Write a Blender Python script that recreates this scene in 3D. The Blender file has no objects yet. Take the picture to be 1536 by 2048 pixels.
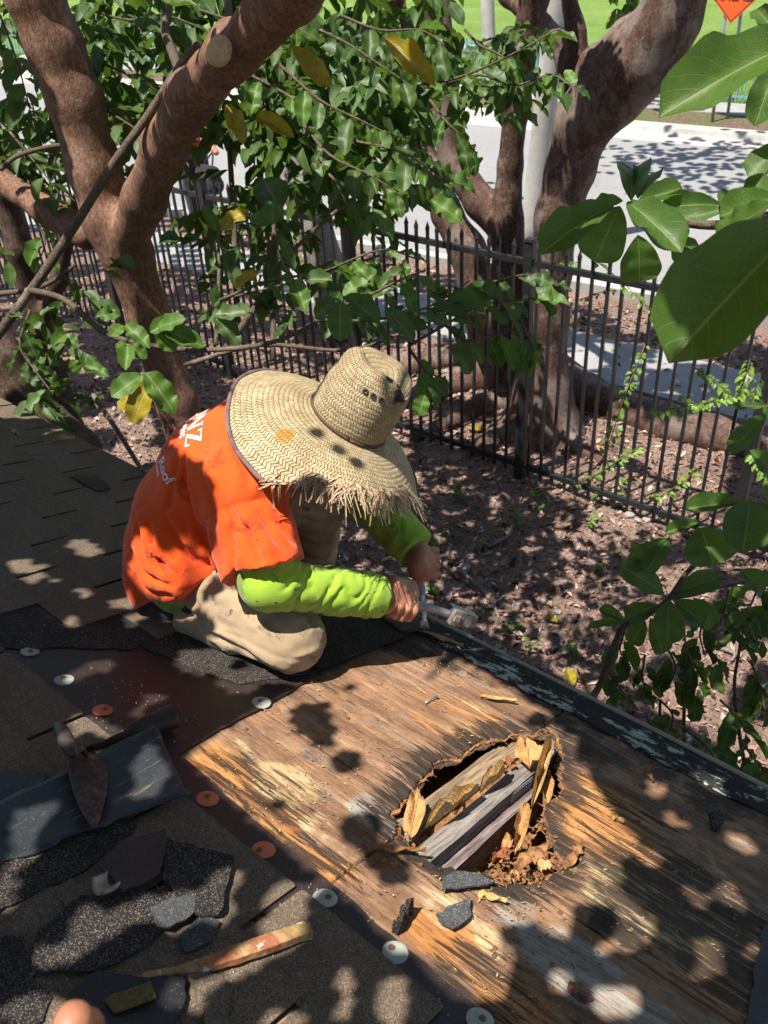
import bpy, bmesh, math, random
import numpy as np
from mathutils import Vector, Matrix, Quaternion
from mathutils.bvhtree import BVHTree

rng = np.random.default_rng(7)
random.seed(7)
SC = bpy.context.scene
COL = SC.collection

# ------------------------------------------------------------------ camera
HC = 3.7
CAM = np.array([0.0, 0.0, HC])
F_PX = 1795.0
R3 = np.array([[0.78698206, 0.32322478, -0.52553304],
               [0.61528489, -0.47417955, 0.62974460],
               [-0.04564796, -0.81895024, -0.57204612]])   # columns: right, down, forward
cam_d = bpy.data.cameras.new('camera')
cam = bpy.data.objects.new('camera', cam_d)
COL.objects.link(cam)
_m = Matrix.Identity(4)
for i in range(3):
    _m[i][0] = R3[i, 0]; _m[i][1] = -R3[i, 1]; _m[i][2] = -R3[i, 2]
_m.translation = Vector(CAM)
cam.matrix_world = _m
cam_d.sensor_fit = 'VERTICAL'
cam_d.sensor_height = 36.0
cam_d.lens = 36.0 * F_PX / 2048.0
cam_d.clip_start = 0.05
cam_d.clip_end = 2000.0
cam_d.dof.use_dof = True
cam_d.dof.focus_distance = 2.1
cam_d.dof.aperture_fstop = (cam_d.lens / 1000.0) / 0.0034
SC.camera = cam

# ------------------------------------------------------------------ light
SUN_EL = math.radians(70.0)
SUN_H = np.array([0.30, 0.954])              # horizontal travel of the light
SUN_H = SUN_H / np.linalg.norm(SUN_H)
LDIR = np.array([SUN_H[0] * math.cos(SUN_EL), SUN_H[1] * math.cos(SUN_EL), -math.sin(SUN_EL)])
world = bpy.data.worlds.new('World')
SC.world = world
world.use_nodes = True
wn = world.node_tree
bg = wn.nodes['Background']
sky = wn.nodes.new('ShaderNodeTexSky')
sky.sky_type = 'NISHITA'
sky.sun_disc = False
sky.sun_elevation = SUN_EL
sky.sun_rotation = math.atan2(-LDIR[0], -LDIR[1])
wn.links.new(sky.outputs[0], bg.inputs[0])
bg.inputs[1].default_value = 0.08
sun_d = bpy.data.lights.new('sun', 'SUN')
sun_d.energy = 5.0
sun_d.angle = math.radians(0.53)
sun_d.color = (1.0, 0.95, 0.87)
sun = bpy.data.objects.new('sun', sun_d)
COL.objects.link(sun)
sun.rotation_mode = 'QUATERNION'
sun.rotation_quaternion = Vector(LDIR).to_track_quat('-Z', 'Y')
sun.location = (0, 0, 12)
SC.view_settings.view_transform = 'Standard'
SC.view_settings.look = 'None'
SC.view_settings.gamma = 1.0
SC.view_settings.use_curve_mapping = False
SC.view_settings.exposure = 0.95
SC.render.engine = 'CYCLES'
SC.cycles.max_bounces = 7
SC.cycles.diffuse_bounces = 4
SC.cycles.transparent_max_bounces = 4
SC.cycles.use_denoising = True

# ------------------------------------------------------------------ geometry helpers
def nrm(v):
    v = np.asarray(v, float)
    return v / max(1e-9, np.linalg.norm(v))

def ray(x, y):
    return R3 @ np.array([(x - 768.0), (y - 1024.0), F_PX])

def px(x, y, d):
    "world point seen at photo pixel x, y at depth d"
    return CAM + ray(x, y) * (d / F_PX)

def yp(x, y, Y):
    r = ray(x, y)
    return CAM + r * (Y / r[1])

def gp(x, y, z=0.0):
    r = ray(x, y)
    return CAM + r * ((z - HC) / r[2])

SL = math.radians(17.4)
NR = np.array([0, math.sin(SL), math.cos(SL)])
_th = 0.0454
_D = np.array([0, math.cos(SL), -math.sin(SL)])
EA = np.array([1, 0, 0]) * math.cos(_th) - _D * math.sin(_th)     # along the eave
EB = np.array([1, 0, 0]) * math.sin(_th) + _D * math.cos(_th)     # down the slope
RO = CAM - 1.12 * NR
MR = Matrix([[EA[i], EB[i], NR[i], RO[i]] for i in range(3)] + [[0, 0, 0, 1]])
EAVE_B = 1.787

def ab(x, y, w=0.0):
    "roof coordinates of a photo pixel, at height w over the deck"
    r = ray(x, y)
    p = r * (-(1.12 - w) / (NR @ r)) + CAM - RO
    return np.array([p @ EA, p @ EB])

def rw(a, b, w=0.0):
    return RO + EA * a + EB * b + NR * w

def obj(name, me, parent=None, mat=None, label=None, cat=None, group=None, kind=None, color=None):
    if isinstance(me, bmesh.types.BMesh):
        m = bpy.data.meshes.new(name); me.to_mesh(m); me.free(); me = m
    o = bpy.data.objects.new(name, me)
    COL.objects.link(o)
    if parent is not None:
        o.parent = parent
    if mat is not None and me is not None and len(me.materials) == 0:
        me.materials.append(mat)
    tag(o, label, cat, group, kind)
    return o

def tag(o, label=None, cat=None, group=None, kind=None):
    if label: o['label'] = label
    if cat: o['category'] = cat
    if group: o['group'] = group
    if kind: o['kind'] = kind
    return o

def empty(name, loc=(0, 0, 0), label=None, cat=None, group=None, kind=None, matrix=None):
    o = bpy.data.objects.new(name, None)
    o.empty_display_size = 0.1
    COL.objects.link(o)
    if matrix is not None:
        o.matrix_world = matrix
    else:
        o.location = Vector(loc)
    return tag(o, label, cat, group, kind)

def wmat(o):
    if o.parent is None: return o.matrix_basis.copy()
    return wmat(o.parent) @ o.matrix_parent_inverse @ o.matrix_basis

def keep_world(o, parent):
    "parent a mesh that was authored in world space"
    o.parent = parent
    o.matrix_parent_inverse = wmat(parent).inverted()
    return o

def mesh(name, v, f, smooth=False, uv=None, attrs=None, mat=None):
    v = np.asarray(v, np.float32).reshape(-1, 3)
    me = bpy.data.meshes.new(name)
    if isinstance(f, np.ndarray) and f.ndim == 2:
        n, k = f.shape
        me.vertices.add(len(v)); me.vertices.foreach_set('co', v.ravel())
        me.loops.add(n * k); me.loops.foreach_set('vertex_index', f.astype(np.int32).ravel())
        me.polygons.add(n)
        me.polygons.foreach_set('loop_start', np.arange(0, n * k, k, dtype=np.int32))
        me.polygons.foreach_set('loop_total', np.full(n, k, np.int32))
        me.update(calc_edges=True)
    else:
        me.from_pydata([tuple(map(float, p)) for p in v], [], [tuple(int(i) for i in q) for q in f])
    if smooth:
        me.polygons.foreach_set('use_smooth', np.ones(len(me.polygons), bool))
    if uv is not None:
        uv = np.asarray(uv, np.float32).reshape(-1, 2)
        li = np.empty(len(me.loops), np.int32); me.loops.foreach_get('vertex_index', li)
        ul = me.uv_layers.new(name='UVMap')
        ul.data.foreach_set('uv', uv[li].ravel())
    for k_, a in (attrs or {}).items():
        a = np.asarray(a, np.float32)
        if a.ndim == 1:
            at = me.attributes.new(k_, 'FLOAT', 'POINT'); at.data.foreach_set('value', a)
        else:
            if a.shape[1] == 3: a = np.concatenate([a, np.ones((len(a), 1), np.float32)], 1)
            at = me.attributes.new(k_, 'FLOAT_COLOR', 'POINT'); at.data.foreach_set('color', a.astype(np.float32).ravel())
    if mat is not None:
        me.materials.append(mat)
    me.validate()
    me.update()
    return me

def box(lo, hi, M=None, bevel=0.0):
    lo = np.asarray(lo, float); hi = np.asarray(hi, float)
    v = np.array([[lo[0], lo[1], lo[2]], [hi[0], lo[1], lo[2]], [hi[0], hi[1], lo[2]], [lo[0], hi[1], lo[2]],
                  [lo[0], lo[1], hi[2]], [hi[0], lo[1], hi[2]], [hi[0], hi[1], hi[2]], [lo[0], hi[1], hi[2]]])
    f = [(0, 3, 2, 1), (4, 5, 6, 7), (0, 1, 5, 4), (1, 2, 6, 5), (2, 3, 7, 6), (3, 0, 4, 7)]
    return v, f

def box_mesh(name, lo, hi, bevel=0.0, mat=None):
    v, f = box(lo, hi)
    bm = bmesh.new()
    vs = [bm.verts.new(p) for p in v]
    for q in f: bm.faces.new([vs[i] for i in q])
    if bevel > 0:
        bmesh.ops.bevel(bm, geom=list(bm.edges), offset=bevel, segments=2, affect='EDGES')
    me = bpy.data.meshes.new(name); bm.to_mesh(me); bm.free()
    if mat: me.materials.append(mat)
    return me

def slab(name, poly, w0, w1, mat=None, smooth=False):
    "extruded outline: poly in local xy, between heights w0 and w1"
    n = len(poly)
    v = [(p[0], p[1], w0) for p in poly] + [(p[0], p[1], w1) for p in poly]
    bm = bmesh.new()
    vs = [bm.verts.new(p) for p in v]
    area = sum(poly[i][0] * poly[(i + 1) % n][1] - poly[(i + 1) % n][0] * poly[i][1] for i in range(n))
    idx = list(range(n)) if area > 0 else list(range(n))[::-1]
    top = bm.faces.new([vs[n + i] for i in idx])
    bot = bm.faces.new([vs[i] for i in idx[::-1]])
    for k in range(n):
        i, j = idx[k], idx[(k + 1) % n]
        bm.faces.new([vs[i], vs[j], vs[n + j], vs[n + i]])
    bmesh.ops.triangulate(bm, faces=[top, bot])
    me = bpy.data.meshes.new(name); bm.to_mesh(me); bm.free()
    if mat: me.materials.append(mat)
    return me

def jag(poly, amp, step, r=None, lo=0.0):
    "subdivide an outline and roughen it"
    r = r or rng
    out = []
    n = len(poly)
    for i in range(n):
        p = np.array(poly[i], float); q = np.array(poly[(i + 1) % n], float)
        L = np.linalg.norm(q - p); k = max(1, int(L / step))
        nn = np.array([-(q - p)[1], (q - p)[0]]) / max(L, 1e-9)
        for j in range(k):
            t = j / k
            d = r.normal(0, amp) if j else r.normal(0, amp * 0.4)
            out.append(p + (q - p) * t + nn * d)
    return [tuple(p) for p in out]

def spline(pts, n):
    "Catmull-Rom through rows of pts (any width)"
    P = np.asarray(pts, float)
    P = np.vstack([2 * P[0] - P[1], P, 2 * P[-1] - P[-2]])
    m = len(P) - 3
    out = []
    for i in range(m):
        p0, p1, p2, p3 = P[i:i + 4]
        k = n
        for j in range(k + (1 if i == m - 1 else 0)):
            t = j / k
            out.append(0.5 * ((2 * p1) + (-p0 + p2) * t + (2 * p0 - 5 * p1 + 4 * p2 - p3) * t * t + (-p0 + 3 * p1 - 3 * p2 + p3) * t ** 3))
    return np.array(out)

def tube_vf(pts, rad, sides=8, cap=True):
    P = np.asarray(pts, float); n = len(P)
    rad = np.broadcast_to(np.asarray(rad, float), (n,))
    T = np.gradient(P, axis=0); T /= np.maximum(1e-9, np.linalg.norm(T, axis=1))[:, None]
    ref = np.array([0, 0, 1.0]) if abs(T[0][2]) < 0.9 else np.array([1.0, 0, 0])
    u = nrm(np.cross(T[0], ref)); V = []
    uv = []
    for i in range(n):
        u = nrm(u - (u @ T[i]) * T[i]); w = np.cross(T[i], u)
        for k in range(sides):
            a = 2 * math.pi * k / sides
            V.append(P[i] + rad[i] * (math.cos(a) * u + math.sin(a) * w))
    F = []
    for i in range(n - 1):
        for k in range(sides):
            a = i * sides + k; b = i * sides + (k + 1) % sides
            F.append((a, b, b + sides, a + sides))
    if cap:
        F.append(tuple(range(sides))[::-1]); F.append(tuple((n - 1) * sides + k for k in range(sides)))
    return V, F

def tube(name, pts, rad, sides=8, mat=None, smooth=True):
    v, f = tube_vf(pts, rad, sides)
    me = mesh(name, v, f, smooth=smooth)
    if mat: me.materials.append(mat)
    return me

class MB:
    "collects shapes for one mesh"
    def __init__(s): s.v = []; s.f = []; s.n = 0
    def add(s, v, f):
        v = np.asarray(v, float)
        s.v.append(v); s.f += [tuple(i + s.n for i in q) for q in f]; s.n += len(v)
    def tube(s, pts, rad, sides=6): s.add(*tube_vf(pts, rad, sides))
    def box(s, lo, hi): s.add(*box(lo, hi))
    def build(s, name, mat=None, smooth=False): return mesh(name, np.vstack(s.v), s.f, smooth=smooth, mat=mat)

# ------------------------------------------------------------------ noise in numpy
_LAT = np.random.default_rng(3).random((33, 33, 33)).astype(np.float32)
_LAT = np.concatenate([_LAT[:32], _LAT[:1]], 0); _LAT = np.concatenate([_LAT[:, :32], _LAT[:, :1]], 1); _LAT = np.concatenate([_LAT[:, :, :32], _LAT[:, :, :1]], 2)
def vnoise(p):
    p = np.asarray(p, np.float32)
    i = np.floor(p).astype(np.int32); f = p - i; f = f * f * (3 - 2 * f); i &= 31
    x, y, z = i[..., 0], i[..., 1], i[..., 2]
    fx, fy, fz = f[..., 0], f[..., 1], f[..., 2]
    def L(a, b, c): return _LAT[x + a, y + b, z + c]
    c00 = L(0, 0, 0) * (1 - fx) + L(1, 0, 0) * fx; c10 = L(0, 1, 0) * (1 - fx) + L(1, 1, 0) * fx
    c01 = L(0, 0, 1) * (1 - fx) + L(1, 0, 1) * fx; c11 = L(0, 1, 1) * (1 - fx) + L(1, 1, 1) * fx
    return ((c00 * (1 - fy) + c10 * fy) * (1 - fz) + (c01 * (1 - fy) + c11 * fy) * fz) * 2 - 1
def fbm(p, o=4):
    p = np.asarray(p, np.float32); s = 0; a = 1; t = 0
    for k in range(o):
        s = s + a * vnoise(p * (2 ** k) + 7.3 * k); t += a; a *= 0.5
    return s / t
def sm(e0, e1, x):
    t = np.clip((x - e0) / (e1 - e0), 0, 1)
    return t * t * (3 - 2 * t)

# ------------------------------------------------------------------ distance-field modelling
class SDF:
    def __init__(s, lo, hi, h):
        s.lo = np.asarray(lo, float); s.h = h
        s.n = np.ceil((np.asarray(hi, float) - s.lo) / h).astype(int) + 1
        s.D = np.full(s.n, 9.0, np.float32)
    def _block(s, lo, hi):
        a = np.clip(np.floor((lo - s.lo) / s.h).astype(int), 0, s.n - 1)
        b = np.clip(np.ceil((hi - s.lo) / s.h).astype(int) + 1, 1, s.n)
        if np.any(b <= a): return None, None
        sl = tuple(slice(a[i], b[i]) for i in range(3))
        g = np.meshgrid(*[(np.arange(a[i], b[i]) * s.h + s.lo[i]).astype(np.float32) for i in range(3)], indexing='ij')
        return sl, np.stack(g, -1)
    def _merge(s, sl, d, k, op):
        o = s.D[sl]
        if op == 'cut':
            s.D[sl] = np.maximum(o, -d)
        elif k <= 0:
            s.D[sl] = np.minimum(o, d)
        else:
            hh = np.clip(0.5 + 0.5 * (o - d) / k, 0, 1)
            s.D[sl] = o * (1 - hh) + d * hh - k * hh * (1 - hh)
    def cone(s, a, b, ra, rb, k=0.02, flat=None, kf=1.0, op='add', cut=None):
        a = np.asarray(a, float); b = np.asarray(b, float)
        m = max(ra, rb) * (max(1, kf)) + k + 3 * s.h
        sl, P = s._block(np.minimum(a, b) - m, np.maximum(a, b) + m)
        if sl is None: return s
        q = P - a.astype(np.float32); ba = (b - a).astype(np.float32)
        if flat is not None:
            w = nrm(flat).astype(np.float32)
            q = q - (q @ w)[..., None] * w * np.float32(1 - 1 / kf)
            ba = ba - (ba @ w) * w * np.float32(1 - 1 / kf)
        t = np.clip((q @ ba) / max(1e-9, float(ba @ ba)), 0, 1)
        d = np.linalg.norm(q - t[..., None] * ba, axis=-1) - (ra + (rb - ra) * t)
        for cp, cn in (cut or []): d = np.maximum(d, (P - np.asarray(cp, np.float32)) @ np.asarray(cn, np.float32))
        s._merge(sl, d, k, op); return s
    def chain(s, pts, rad, k=0.02, **kw):
        for i in range(len(pts) - 1): s.cone(pts[i], pts[i + 1], rad[i], rad[i + 1], k, **kw)
        return s
    def ell(s, c, axes, r, k=0.02, op='add'):
        "ellipsoid: axes 3x3 rows, radii r"
        c = np.asarray(c, float); A = np.asarray(axes, np.float32); r = np.asarray(r, float)
        m = max(r) + k + 3 * s.h
        sl, P = s._block(c - m, c + m)
        if sl is None: return s
        q = ((P - c.astype(np.float32)) @ A.T) / r.astype(np.float32)
        l = np.linalg.norm(q, axis=-1)
        d = (l - 1) * min(r) * 0.5 + (l - 1) * np.mean(r) * 0.5
        s._merge(sl, d, k, op); return s
    def shell_points(s, band=0.03):
        idx = np.argwhere(np.abs(s.D) < band)
        return idx, (idx * s.h + s.lo).astype(np.float32)
    def displace(s, fn, band=0.03):
        idx, P = s.shell_points(band)
        s.D[idx[:, 0], idx[:, 1], idx[:, 2]] += fn(P).astype(np.float32)
        return s
    def cut_plane(s, p, n):
        "remove what lies on the +n side of a plane"
        g = [(np.arange(s.n[i]) * s.h + s.lo[i] - p[i]).astype(np.float32) * np.float32(n[i]) for i in range(3)]
        d = g[0][:, None, None] + g[1][None, :, None] + g[2][None, None, :]
        s.D = np.maximum(s.D, d); return s
    def verts_faces(s):
        D = s.D; S = D < 0
        n = D.shape
        cs = S[:-1, :-1, :-1].astype(np.int8)
        cnt = np.zeros([k - 1 for k in n], np.int8)
        for i in (0, 1):
            for j in (0, 1):
                for k in (0, 1):
                    cnt += S[i:n[0] - 1 + i, j:n[1] - 1 + j, k:n[2] - 1 + k]
        act = (cnt > 0) & (cnt < 8)
        ids = np.full(act.shape, -1, np.int32)
        c = np.argwhere(act)
        ids[act] = np.arange(len(c), dtype=np.int32)
        acc = np.zeros((len(c), 3)); num = np.zeros(len(c))
        corners = [(i, j, k) for i in (0, 1) for j in (0, 1) for k in (0, 1)]
        val = {q: D[c[:, 0] + q[0], c[:, 1] + q[1], c[:, 2] + q[2]] for q in corners}
        for q in corners:
            for ax in range(3):
                if q[ax] == 0:
                    q2 = list(q); q2[ax] = 1; q2 = tuple(q2)
                    a, b = val[q], val[q2]
                    m = (a < 0) != (b < 0)
                    t = np.where(m, a / np.where(m, a - b, 1), 0)
                    pos = np.tile(np.array(q, float), (len(c), 1)); pos[:, ax] += t
                    acc += pos * m[:, None]; num += m
        V = (c + acc / np.maximum(num, 1)[:, None]) * s.h + s.lo
        F = []
        for ax in range(3):
            o1, o2 = [(1, 2), (2, 0), (0, 1)][ax]
            sa = [slice(None)] * 3; sb = [slice(None)] * 3
            sa[ax] = slice(0, n[ax] - 1); sb[ax] = slice(1, n[ax])
            A = S[tuple(sa)]; B = S[tuple(sb)]
            ch = A != B
            e = np.argwhere(ch)
            ok = (e[:, o1] > 0) & (e[:, o1] < n[o1] - 1) & (e[:, o2] > 0) & (e[:, o2] < n[o2] - 1)
            e = e[ok]
            flip = A[e[:, 0], e[:, 1], e[:, 2]]
            def cid(d1, d2):
                q = e.copy(); q[:, o1] -= d1; q[:, o2] -= d2
                return ids[q[:, 0], q[:, 1], q[:, 2]]
            quad = np.stack([cid(1, 1), cid(0, 1), cid(0, 0), cid(1, 0)], 1)
            quad[~flip] = quad[~flip][:, ::-1]
            F.append(quad)
        return V, np.vstack(F)
    def build(s, name, mat=None, attrs=None, relax=1):
        V, F = s.verts_faces()
        for _ in range(relax):
            acc = np.zeros_like(V); n = np.zeros(len(V))
            for k in range(4):
                np.add.at(acc, F[:, k], V[F[:, (k + 1) % 4]]); np.add.at(n, F[:, k], 1)
                np.add.at(acc, F[:, k], V[F[:, (k - 1) % 4]]); np.add.at(n, F[:, k], 1)
            V = V * 0.5 + 0.5 * acc / np.maximum(n, 1)[:, None]
        at = {k: fn(V) for k, fn in (attrs or {}).items()}
        return mesh(name, V, F, smooth=True, attrs=at, mat=mat)

# ------------------------------------------------------------------ node helpers
class NB:
    def __init__(s, name):
        s.m = bpy.data.materials.new(name); s.m.use_nodes = True
        s.t = s.m.node_tree; s.N = s.t.nodes; s.L = s.t.links
        s.out = s.N['Material Output']; s.p = s.N['Principled BSDF']
        s._tc = None
    def node(s, t, **kw):
        n = s.N.new(t)
        for k, v in kw.items(): setattr(n, k, v)
        return n
    def link(s, a, b): s.L.new(a, b)
    def setin(s, n, key, v):
        if v is None: return
        if hasattr(v, 'is_output'): s.L.new(v, n.inputs[key])
        else: n.inputs[key].default_value = v
    def tc(s, w='Object'):
        if s._tc is None: s._tc = s.node('ShaderNodeTexCoord')
        return s._tc.outputs[w]
    def geo(s, w='Position'): return s.node('ShaderNodeNewGeometry').outputs[w]
    def map(s, v, scale=(1, 1, 1), rot=(0, 0, 0), loc=(0, 0, 0)):
        n = s.node('ShaderNodeMapping'); s.L.new(v, n.inputs[0])
        n.inputs[1].default_value = loc; n.inputs[2].default_value = rot; n.inputs[3].default_value = scale
        return n.outputs[0]
    def noise(s, v, scale=5, detail=4, rough=0.55, dist=0.0, col=False):
        n = s.node('ShaderNodeTexNoise')
        if v is not None: s.L.new(v, n.inputs['Vector'])
        n.inputs['Scale'].default_value = scale; n.inputs['Detail'].default_value = detail
        n.inputs['Roughness'].default_value = rough; n.inputs['Distortion'].default_value = dist
        return n.outputs[1 if col else 0]
    def voro(s, v, scale=5, feature='F1', out=0, rand=1.0):
        n = s.node('ShaderNodeTexVoronoi', feature=feature)
        if v is not None: s.L.new(v, n.inputs['Vector'])
        n.inputs['Scale'].default_value = scale; n.inputs['Randomness'].default_value = rand
        return n.outputs[out]
    def ramp(s, fac, stops, interp='LINEAR'):
        n = s.node('ShaderNodeValToRGB'); s.L.new(fac, n.inputs[0])
        e = n.color_ramp.elements; n.color_ramp.interpolation = interp
        while len(e) < len(stops): e.new(0.5)
        for k, (p, c) in enumerate(stops):
            e[k].position = p
            c = (c, c, c) if isinstance(c, (int, float)) else c
            e[k].color = (*c[:3], 1)
        return n.outputs[0]
    def mix(s, fac, a, b, mode='MIX'):
        n = s.node('ShaderNodeMix', data_type='RGBA', blend_type=mode)
        for k, v in ((0, fac), (6, a), (7, b)):
            if hasattr(v, 'is_output'): s.L.new(v, n.inputs[k])
            else: n.inputs[k].default_value = v if k == 0 else (*v[:3], 1)
        return n.outputs[2]
    def math(s, op, a, b=None, c=None, clamp=False):
        n = s.node('ShaderNodeMath', operation=op, use_clamp=clamp)
        for k, v in enumerate((a, b, c)):
            if v is None: continue
            if hasattr(v, 'is_output'): s.L.new(v, n.inputs[k])
            else: n.inputs[k].default_value = v
        return n.outputs[0]
    def sep(s, v):
        n = s.node('ShaderNodeSeparateXYZ'); s.L.new(v, n.inputs[0]); return n.outputs
    def comb(s, x, y, z=0.0):
        n = s.node('ShaderNodeCombineXYZ')
        for k, v in enumerate((x, y, z)):
            if hasattr(v, 'is_output'): s.L.new(v, n.inputs[k])
            else: n.inputs[k].default_value = v
        return n.outputs[0]
    def attr(s, name, out=2, kind='GEOMETRY'):
        n = s.node('ShaderNodeAttribute', attribute_type=kind, attribute_name=name); return n.outputs[out]
    def bump(s, h, strength=0.4, dist=0.01, nrm=None):
        n = s.node('ShaderNodeBump'); s.L.new(h, n.inputs['Height'])
        n.inputs['Strength'].default_value = strength; n.inputs['Distance'].default_value = dist
        if nrm is not None: s.L.new(nrm, n.inputs['Normal'])
        return n.outputs[0]
    def rand(s):
        return s.node('ShaderNodeObjectInfo').outputs['Random']
    def done(s, col=None, rough=0.7, normal=None, metal=0.0, spec=0.5, **kw):
        s.setin(s.p, 'Base Color', (*col, 1) if isinstance(col, tuple) else col)
        s.setin(s.p, 'Roughness', rough); s.setin(s.p, 'Metallic', metal)
        s.setin(s.p, 'Specular IOR Level', spec)
        if normal is not None: s.L.new(normal, s.p.inputs['Normal'])
        for k, v in kw.items(): s.setin(s.p, k.replace('_', ' '), v)
        return s.m
# ================================================================== materials of the place
def m_soil():
    b = NB('soil'); P = b.geo()
    n1 = b.noise(P, 2.2, 5, 0.6); n2 = b.noise(P, 38, 5, 0.65); v = b.voro(P, 55)
    c = b.ramp(n2, [(0.25, (0.065, 0.042, 0.033)), (0.5, (0.25, 0.165, 0.132)), (0.75, (0.43, 0.315, 0.26))])
    c = b.mix(b.ramp(n1, [(0.4, 0), (0.65, 0.6)]), c, (0.13, 0.085, 0.062))
    c = b.mix(b.ramp(v, [(0.05, 0.5), (0.25, 0)]), c, (0.22, 0.165, 0.13))
    h = b.math('ADD', n2, b.math('MULTIPLY', v, -0.6))
    return b.done(c, 0.95, b.bump(h, 0.9, 0.03), spec=0.15)
def m_asphalt():
    b = NB('road_surface'); P = b.geo()
    n = b.noise(P, 90, 4, 0.7); n1 = b.noise(P, 0.7, 4, 0.6); v = b.voro(P, 140)
    c = b.ramp(n, [(0.3, (0.20, 0.197, 0.192)), (0.7, (0.30, 0.296, 0.288))])
    c = b.mix(b.ramp(n1, [(0.35, 0), (0.7, 0.5)]), c, (0.215, 0.21, 0.203))
    st = b.noise(b.map(P, (0.25, 3.0, 1)), 2.5, 4, 0.6)
    c = b.mix(b.ramp(st, [(0.52, 0), (0.7, 0.35)]), c, (0.17, 0.168, 0.165))
    w = b.node('ShaderNodeVectorMath', operation='ADD'); b.link(P, w.inputs[0]); b.link(b.noise(P, 3.0, 4, 0.6, col=True), w.inputs[1])
    cr = b.voro(b.map(w.outputs[0], (0.30, 0.45, 1)), 1.0, 'DISTANCE_TO_EDGE')
    c = b.mix(b.math('MULTIPLY', b.ramp(cr, [(0.0, 1), (0.008, 0)]), b.ramp(n1, [(0.45, 0), (0.6, 0.5)])), c, (0.10, 0.098, 0.095))
    return b.done(c, 0.9, b.bump(v, 0.35, 0.01), spec=0.2)
def m_concrete(name, lo, hi, sc=1.0):
    b = NB(name); P = b.geo()
    n = b.noise(P, 3.0 * sc, 6, 0.65); n2 = b.noise(P, 160, 3, 0.6)
    c = b.ramp(n, [(0.3, lo), (0.7, hi)])
    c = b.mix(b.ramp(n2, [(0.35, 0.35), (0.5, 0)]), c, tuple(x * 0.55 for x in lo))
    st = b.noise(P, 1.1, 5, 0.7)
    c = b.mix(b.ramp(st, [(0.5, 0), (0.75, 0.45)]), c, tuple(x * 0.5 for x in lo))
    return b.done(c, 0.9, b.bump(n2, 0.35, 0.006), spec=0.2)
def m_lawn():
    b = NB('lawn_grass'); P = b.geo()
    n = b.noise(P, 0.5, 4, 0.6); n2 = b.noise(P, 14, 5, 0.8); n3 = b.noise(P, 60, 3, 0.8)
    c = b.ramp(n2, [(0.3, (0.075, 0.14, 0.022)), (0.55, (0.15, 0.245, 0.05)), (0.75, (0.25, 0.34, 0.095))])
    c = b.mix(b.ramp(n, [(0.4, 0), (0.65, 0.5)]), c, (0.24, 0.31, 0.10))
    n4 = b.noise(P, 2.2, 6, 0.75)
    c = b.mix(b.ramp(n4, [(0.5, 0), (0.68, 0.5)]), c, (0.10, 0.17, 0.035))
    return b.done(c, 0.9, b.bump(n3, 0.8, 0.04), spec=0.1)
def m_verge():
    b = NB('verge_soil'); P = b.geo()
    n = b.noise(P, 0.9, 5, 0.7); n2 = b.noise(P, 22, 5, 0.75)
    c = b.ramp(n2, [(0.3, (0.06, 0.04, 0.03)), (0.5, (0.16, 0.11, 0.08)), (0.7, (0.28, 0.20, 0.14))])
    g = b.ramp(n2, [(0.3, (0.04, 0.08, 0.015)), (0.7, (0.16, 0.2, 0.05))])
    c = b.mix(b.ramp(n, [(0.45, 0), (0.6, 0.8)]), c, g)
    return b.done(c, 0.95, b.bump(n2, 0.9, 0.05), spec=0.1)
def m_col():
    "colour read from the mesh, for litter"
    b = NB('dry_litter')
    c = b.attr('col', 0)
    n = b.noise(b.geo(), 120, 3, 0.6)
    c = b.mix(b.ramp(n, [(0.3, 0.5), (0.6, 0)]), c, (0.03, 0.02, 0.015))
    return b.done(c, 0.85, spec=0.2)
def m_metal(name, c, rough=0.45, wear=(0.25, 0.25, 0.26), metal=0.0, wf=0.25):
    b = NB(name); P = b.geo()
    n = b.noise(P, 6, 5, 0.7); n2 = b.noise(P, 70, 3, 0.6)
    col = b.mix(b.ramp(n, [(0.5, 0), (0.75, wf)]), c, wear)
    return b.done(col, b.ramp(n2, [(0.3, rough * 0.8), (0.7, min(1, rough * 1.3))]), b.bump(n2, 0.06, 0.002), metal=metal)

M_SOIL = m_soil(); M_ROAD = m_asphalt()
M_WALK = m_concrete('sidewalk_concrete', (0.24, 0.235, 0.225), (0.33, 0.325, 0.31))
M_KERB = m_concrete('kerb_concrete', (0.32, 0.305, 0.28), (0.46, 0.44, 0.40), 2)
M_POLE = m_concrete('pole_concrete', (0.36, 0.345, 0.31), (0.50, 0.485, 0.44), 2)
M_LAWN = m_lawn(); M_VERGE = m_verge(); M_LITTER = m_col()
M_FENCE = m_metal('black_fence_paint', (0.017, 0.018, 0.020), 0.42, (0.055, 0.055, 0.057), wf=0.4)
M_TEAL = m_metal('teal_fence_paint', (0.13, 0.30, 0.31), 0.5, (0.22, 0.36, 0.36))
M_STEEL = m_metal('galvanised_steel', (0.30, 0.32, 0.34), 0.4, (0.18, 0.18, 0.18), metal=0.5)

# ================================================================== ground, street, park
def strip(name, y0, y1, z, mat, x0=-160, x1=120, tilt=0.0, thick=None, kind='structure'):
    if thick:
        v, f = box((x0, y0, z - thick), (x1, y1, z))
    else:
        v = [(x0, y0, z), (x1, y0, z), (x1, y1, z), (x0, y1, z)]; f = [(0, 1, 2, 3)]
    v = np.array(v, float); v[:, 1] += (v[:, 0] + 5) * tilt
    return obj(name, mesh(name, v, f, mat=mat), kind=kind)
TL = 0.075
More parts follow.
